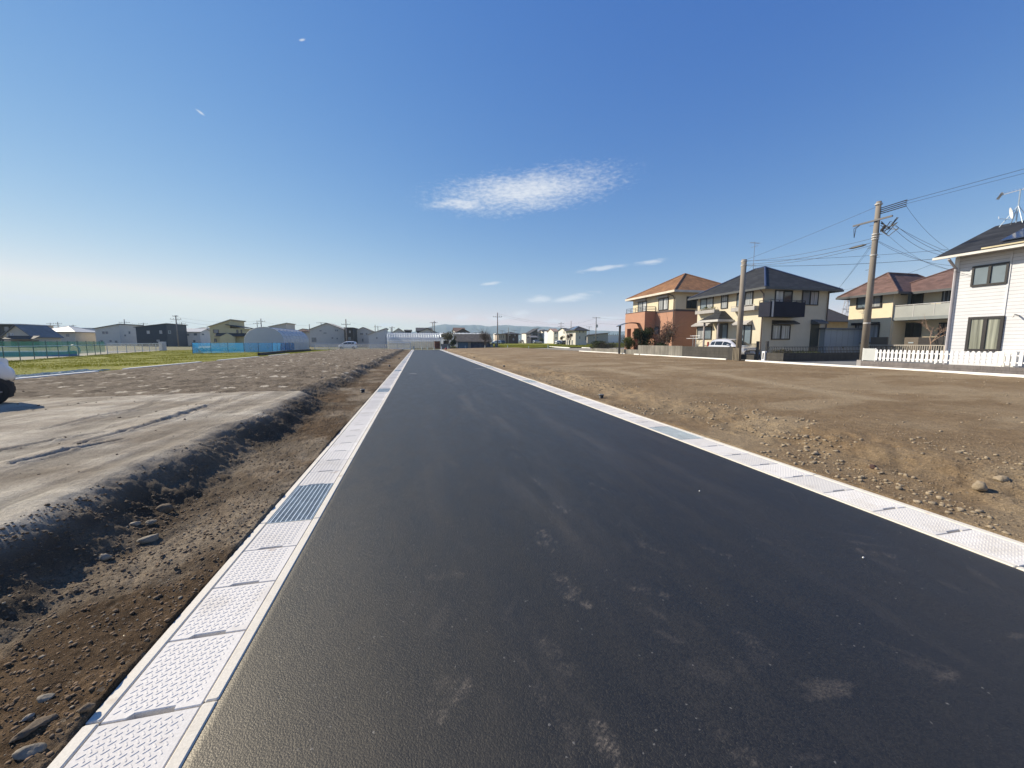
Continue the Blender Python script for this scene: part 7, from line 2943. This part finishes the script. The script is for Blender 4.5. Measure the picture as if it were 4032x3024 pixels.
# black edging board at the garden's corner
q0, q1, q2 = G(*px(2, 1450, 680), FZ + .1), G(*px(2, 1780, 645), FZ + .1), G(*px(2, 2145, 620), FZ + .1)
m = MB()
for a, b2 in ((q0, q1), (q1, q2)):
    d = Vector((b2[0] - a[0], b2[1] - a[1], 0)).normalized()
    n_ = Vector((-d.y, d.x, 0)) * .12
    Aa, Bb = Vector((*a, FZ + .3)), Vector((*b2, FZ + .3))
    m.sheet([Aa - n_, Bb - n_, Bb + n_, Aa + n_], .5)
t_ = tag(m.build("edging_board", M("black_board", (.022, .022, .022), .7)), "black retaining board along the right corner of the blue net garden", "retaining board")

# tilled garden beyond the green net
m = MB()
m.add([(-120, 30, .16), (-29, 30, .16), (-40, 84, .16), (-120, 84, .16)], [(0, 1, 2, 3)])
struct("garden_plot", m, M("garden_soil", (.23, .215, .165), .95, .3, .5, .5, 12))
for lab, x, y, mat_ in (("blue plastic sheet over a bed behind the green net", 130, 660, M("sheet_blue", (.10, .22, .40), .5)),):
    q0 = G(*px(1, x, y + 40), FZ)
    m = MB()
    m.bbox(q0[0] - 4, q0[0] + 3.5, q0[1] + 2, q0[1] + 3.2, .03, .75, .1)
    tag(m.build("cover_sheet", mat_), lab, "cover sheet")
q0 = G(*px(1, 800, 690), FZ)
t_ = thing("garden_reel", "round white hose reel behind the green net", "hose reel", (q0[0], q0[1] + 2, .05))
m = MB()
ring_ = [(q0[0] + .5 * math.cos(k * .3927), q0[1] + 2, .75 + .62 * math.sin(k * .3927)) for k in range(17)]
m.tube(ring_, .09, 6)
m.build("reel", M("hose_white", (.6, .6, .55), .5), t_)
m = MB()
m.box(q0[0] - .5, q0[0] + 1.4, q0[1] + 1.7, q0[1] + 2.3, .03, .2)
m.build("foot", M("hose_white", (.6, .6, .55)), t_)

# guard rail with mesh at the road's end, and the white gate-like rail in front of the greenhouse
Yr = 84.6
e0, e1 = onY(*px(3, 135, 755), Yr)[0], -1.75
pipe_rail("long low grey mesh rail across the end of the left lot", [(e0, Yr), (e1, Yr)], .05, 1.28, 2.7, GM)
f0, f1 = onY(*px(3, 1160, 700), 89.6)[0], onY(*px(3, 1442, 700), 89.6)[0]
_, fz = onY(*px(3, 1300, 656), 89.6)
t_ = thing("guard_rail", "taller white pipe rail with posts before the greenhouse's left end", "guard rail", (f0, 89.6, 0), group="pipe guard rails")
m = MB()
n = 3
for k in range(n + 1):
    x = f0 + (f1 - f0) * k / n
    m.box(x - .07, x + .07, 89.53, 89.67, -.05, fz)
m.build("posts", GRY, t_)
m = MB()
m.box(f0 - .1, f1 + .1, 89.5, 89.7, fz + .002, fz + .22)
m.box(f0 - .1, f1 + .1, 89.55, 89.65, .1, .3)
m.build("rails", WHITE, t_)
e2 = onY(*px(3, 140, 700), 93.8)[0]
e3 = onY(*px(3, 1100, 700), 93.8)[0]
pipe_rail("pale post rail on the far side of the cross street", [(e2, 93.8), (e3, 93.8)], 0, 1.25, 3.2)

# marker posts along the cross street
PB = M("marker_bluegreen", (.24, .33, .33), .6)


def marker(lab, k, x, Y_, top, mat, grp="marker posts along the cross street"):
    X_, zt = onY(*px(k, x, top), Y_)
    t = thing("marker_post", lab, "marker post", (X_, Y_, 0), group=grp)
    m = MB()
    m.tube([(X_, Y_, -.03), (X_, Y_, .06), (X_, Y_, .10), (X_, Y_, zt - .05), (X_, Y_, zt)], [.21, .20, .11, .085, .05], 10)
    m.build("post", mat, t, True)
    m = MB()
    m.tube([(X_, Y_, zt * .62), (X_, Y_, zt * .62 + .12)], .105, 10)
    m.build("band", GUT, t)


for i, (k, x, Y_, top, lab) in enumerate(((10, 950, 89.3, 755, "grey-green marker post at the left edge of road end"), (10, 1188, 92, 750, "second marker post from the left across the road end"), (10, 1355, 92, 745, "third marker post from the left, in the middle of road end"),
                                         (10, 1545, 92, 760, "marker post before the rusty container"), (10, 1945, 90.5, 745, "marker post just right of the red ball"),
                                         (11, 385, 92, 740, "marker post before the blue shutter of old shed"), (11, 955, 92, 735, "marker post before the leafless tree"),
                                         (11, 1612, 92.4, 730, "marker post at the edge of the right field below the bungalow"), (12, 870, 92.4, 720, "marker post at the left end of a white edging on the right field"),
                                         (12, 305, 92.4, 755, "short dark marker post in the right field's edge"))):
    marker(lab, k, x, Y_, top, PB)
Xc, zc = onY(*px(10, 1752, 790), 86.5)
t_ = thing("traffic_cone", "white traffic cone at the far end of the right drain", "cone", (Xc, 86.5, 0))
m = MB()
m.tube([(Xc, 86.5, .03), (Xc, 86.5, .7)], [.15, .03], 12)
m.build("cone", WHITE, t_, True)
m = MB()
m.bbox(Xc - .2, Xc + .2, 86.3, 86.7, .004, .03, .01)
m.build("base", WHITE, t_)
Xc = onY(*px(10, 1885, 820), 86.5)[0]
t_ = thing("marker_ball", "red round marker on a low white foot beside the white cone", "marker", (Xc, 86.5, 0))
m = MB()
pts = [(Xc, 86.5, .22 + .21 * math.sin(a)) for a in np.linspace(-1.5, 1.5, 9)]
m.tube(pts, [.21 * math.cos(a) + .005 for a in np.linspace(-1.5, 1.5, 9)], 14)
m.build("ball", M("marker_red", (.42, .03, .03), .45), t_, True)
m = MB()
m.bbox(Xc - .75, Xc + .15, 86.2, 86.8, .003, .04, .01)
m.build("foot", GUT, t_)

# black pipe stubs standing in the dirt beside the drains
for i, (u, v, lab) in enumerate(((1428, 1545, "black pipe stub in the left dirt strip, nearest of three"), (1533, 1444, "black pipe stub in the left dirt strip, middle of three"), (1571, 1414.5, "black pipe stub in the left dirt strip, farthest of three"),
                                 (2367, 1567, "black capped pipe stub below the right bank, nearest of three"), (1984, 1445, "black capped pipe stub below the right bank, middle of three"), (1866, 1410, "black pipe stub below the right bank, farthest of three"))):
    x, y = G(u, v, .02)
    t = thing("pipe_stub", lab, "pipe stub", (x, y, 0), group="pipe stubs beside the drains")
    m = MB()
    m.tube([(x, y, -.15), (x, y, .10)], .066, 14)
    m.build("pipe", TRIM, t, True)
    m = MB()
    m.tube([(x, y, .101), (x, y, .125), (x, y, .135)], [.082, .082, .06], 14)
    m.build("cap", M("cap_grey", (.10, .10, .10) if i < 3 else (.03, .03, .03), .4), t, True)

# white paint ticks on the new road
m = MB()
for k, x0, x1, y in ((4, 155, 215, 800), (4, 595, 732, 1008), (3, 1420, 1520, 1080)):
    a, b2 = G(*px(k, x0, y), 0), G(*px(k, x1, y), 0)
    m.box(min(a[0], b2[0]), max(a[0], b2[0]), a[1] - .05, a[1] + .05, .006, .009)
struct("road_marking", m, M("tick_white", (.45, .45, .44), .8, .3, 8))

# ------------------------------------------------------------------ distant hills
def hills(name, D, prof, mat, seed):
    """ridge profile given as (bearing in degrees, elevation in pixels above the horizon)"""
    az_ = np.linspace(prof[0][0], prof[-1][0], 420)
    e = np.interp(az_, [p[0] for p in prof], [p[1] for p in prof])
    e = e + 3.0 * fbm(az_ * .55, az_ * 0, seed, 5, .55) * np.clip(e / 30, 0, 1)
    H = CAM_H + D * np.clip(e, -2, None) / 1523.0
    rows = [(-300, 0), (-170, .45), (-70, .8), (0, 1), (90, .75), (200, .35), (330, 0)]
    X = np.stack([(D + dr + (60 * fbm(az_ * 1.5, az_ * 0 + i, seed + 9, 3))) * np.sin(np.radians(az_)) for i, (dr, h) in enumerate(rows)])
    Y = np.stack([(D + dr + (60 * fbm(az_ * 1.5, az_ * 0 + i, seed + 9, 3))) * np.cos(np.radians(az_)) for i, (dr, h) in enumerate(rows)])
    Z = np.stack([H * h * (1 + (.22 * fbm(az_ * 1.2, az_ * 0 + 5 * i, seed + 20, 4) if 0 < i < 3 else 0)) - .2 for i, (dr, h) in enumerate(rows)])
    gridmesh(name, X, Y, Z, mat)


def bz_(k, x):
    return math.degrees(math.atan((px(k, x, 0)[0] - 2016) / 1523)) + 13.58


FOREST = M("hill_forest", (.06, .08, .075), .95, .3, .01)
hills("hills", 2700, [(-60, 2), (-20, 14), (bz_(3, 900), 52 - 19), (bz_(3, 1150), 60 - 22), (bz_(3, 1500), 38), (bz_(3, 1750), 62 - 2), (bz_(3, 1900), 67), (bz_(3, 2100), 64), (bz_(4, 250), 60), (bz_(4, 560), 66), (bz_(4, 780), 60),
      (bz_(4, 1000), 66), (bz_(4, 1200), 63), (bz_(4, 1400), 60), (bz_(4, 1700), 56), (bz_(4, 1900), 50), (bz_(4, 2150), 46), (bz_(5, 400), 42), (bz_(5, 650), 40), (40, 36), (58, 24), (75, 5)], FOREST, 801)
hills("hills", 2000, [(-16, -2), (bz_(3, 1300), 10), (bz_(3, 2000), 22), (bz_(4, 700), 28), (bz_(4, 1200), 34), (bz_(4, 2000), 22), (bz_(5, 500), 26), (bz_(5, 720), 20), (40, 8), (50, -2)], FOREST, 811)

# ------------------------------------------------------------------ the air between here and the hills
hm = MB()
hm.box(-3400, 3400, -300, 3500, -1.2, 150)
hz = bpy.data.materials.new("haze")
hz.use_nodes = True
hz.node_tree.nodes.clear()
hv = hz.node_tree.nodes.new("ShaderNodeVolumePrincipled")
hv.inputs["Color"].default_value = (.62, .82, 1.0, 1)
hv.inputs["Density"].default_value = 2.4e-4
hv.inputs["Anisotropy"].default_value = 0.0
ho = hz.node_tree.nodes.new("ShaderNodeOutputMaterial")
hz.node_tree.links.new(hv.outputs[0], ho.inputs["Volume"])
tag(hm.build("haze", hz), None, None, None, "stuff")
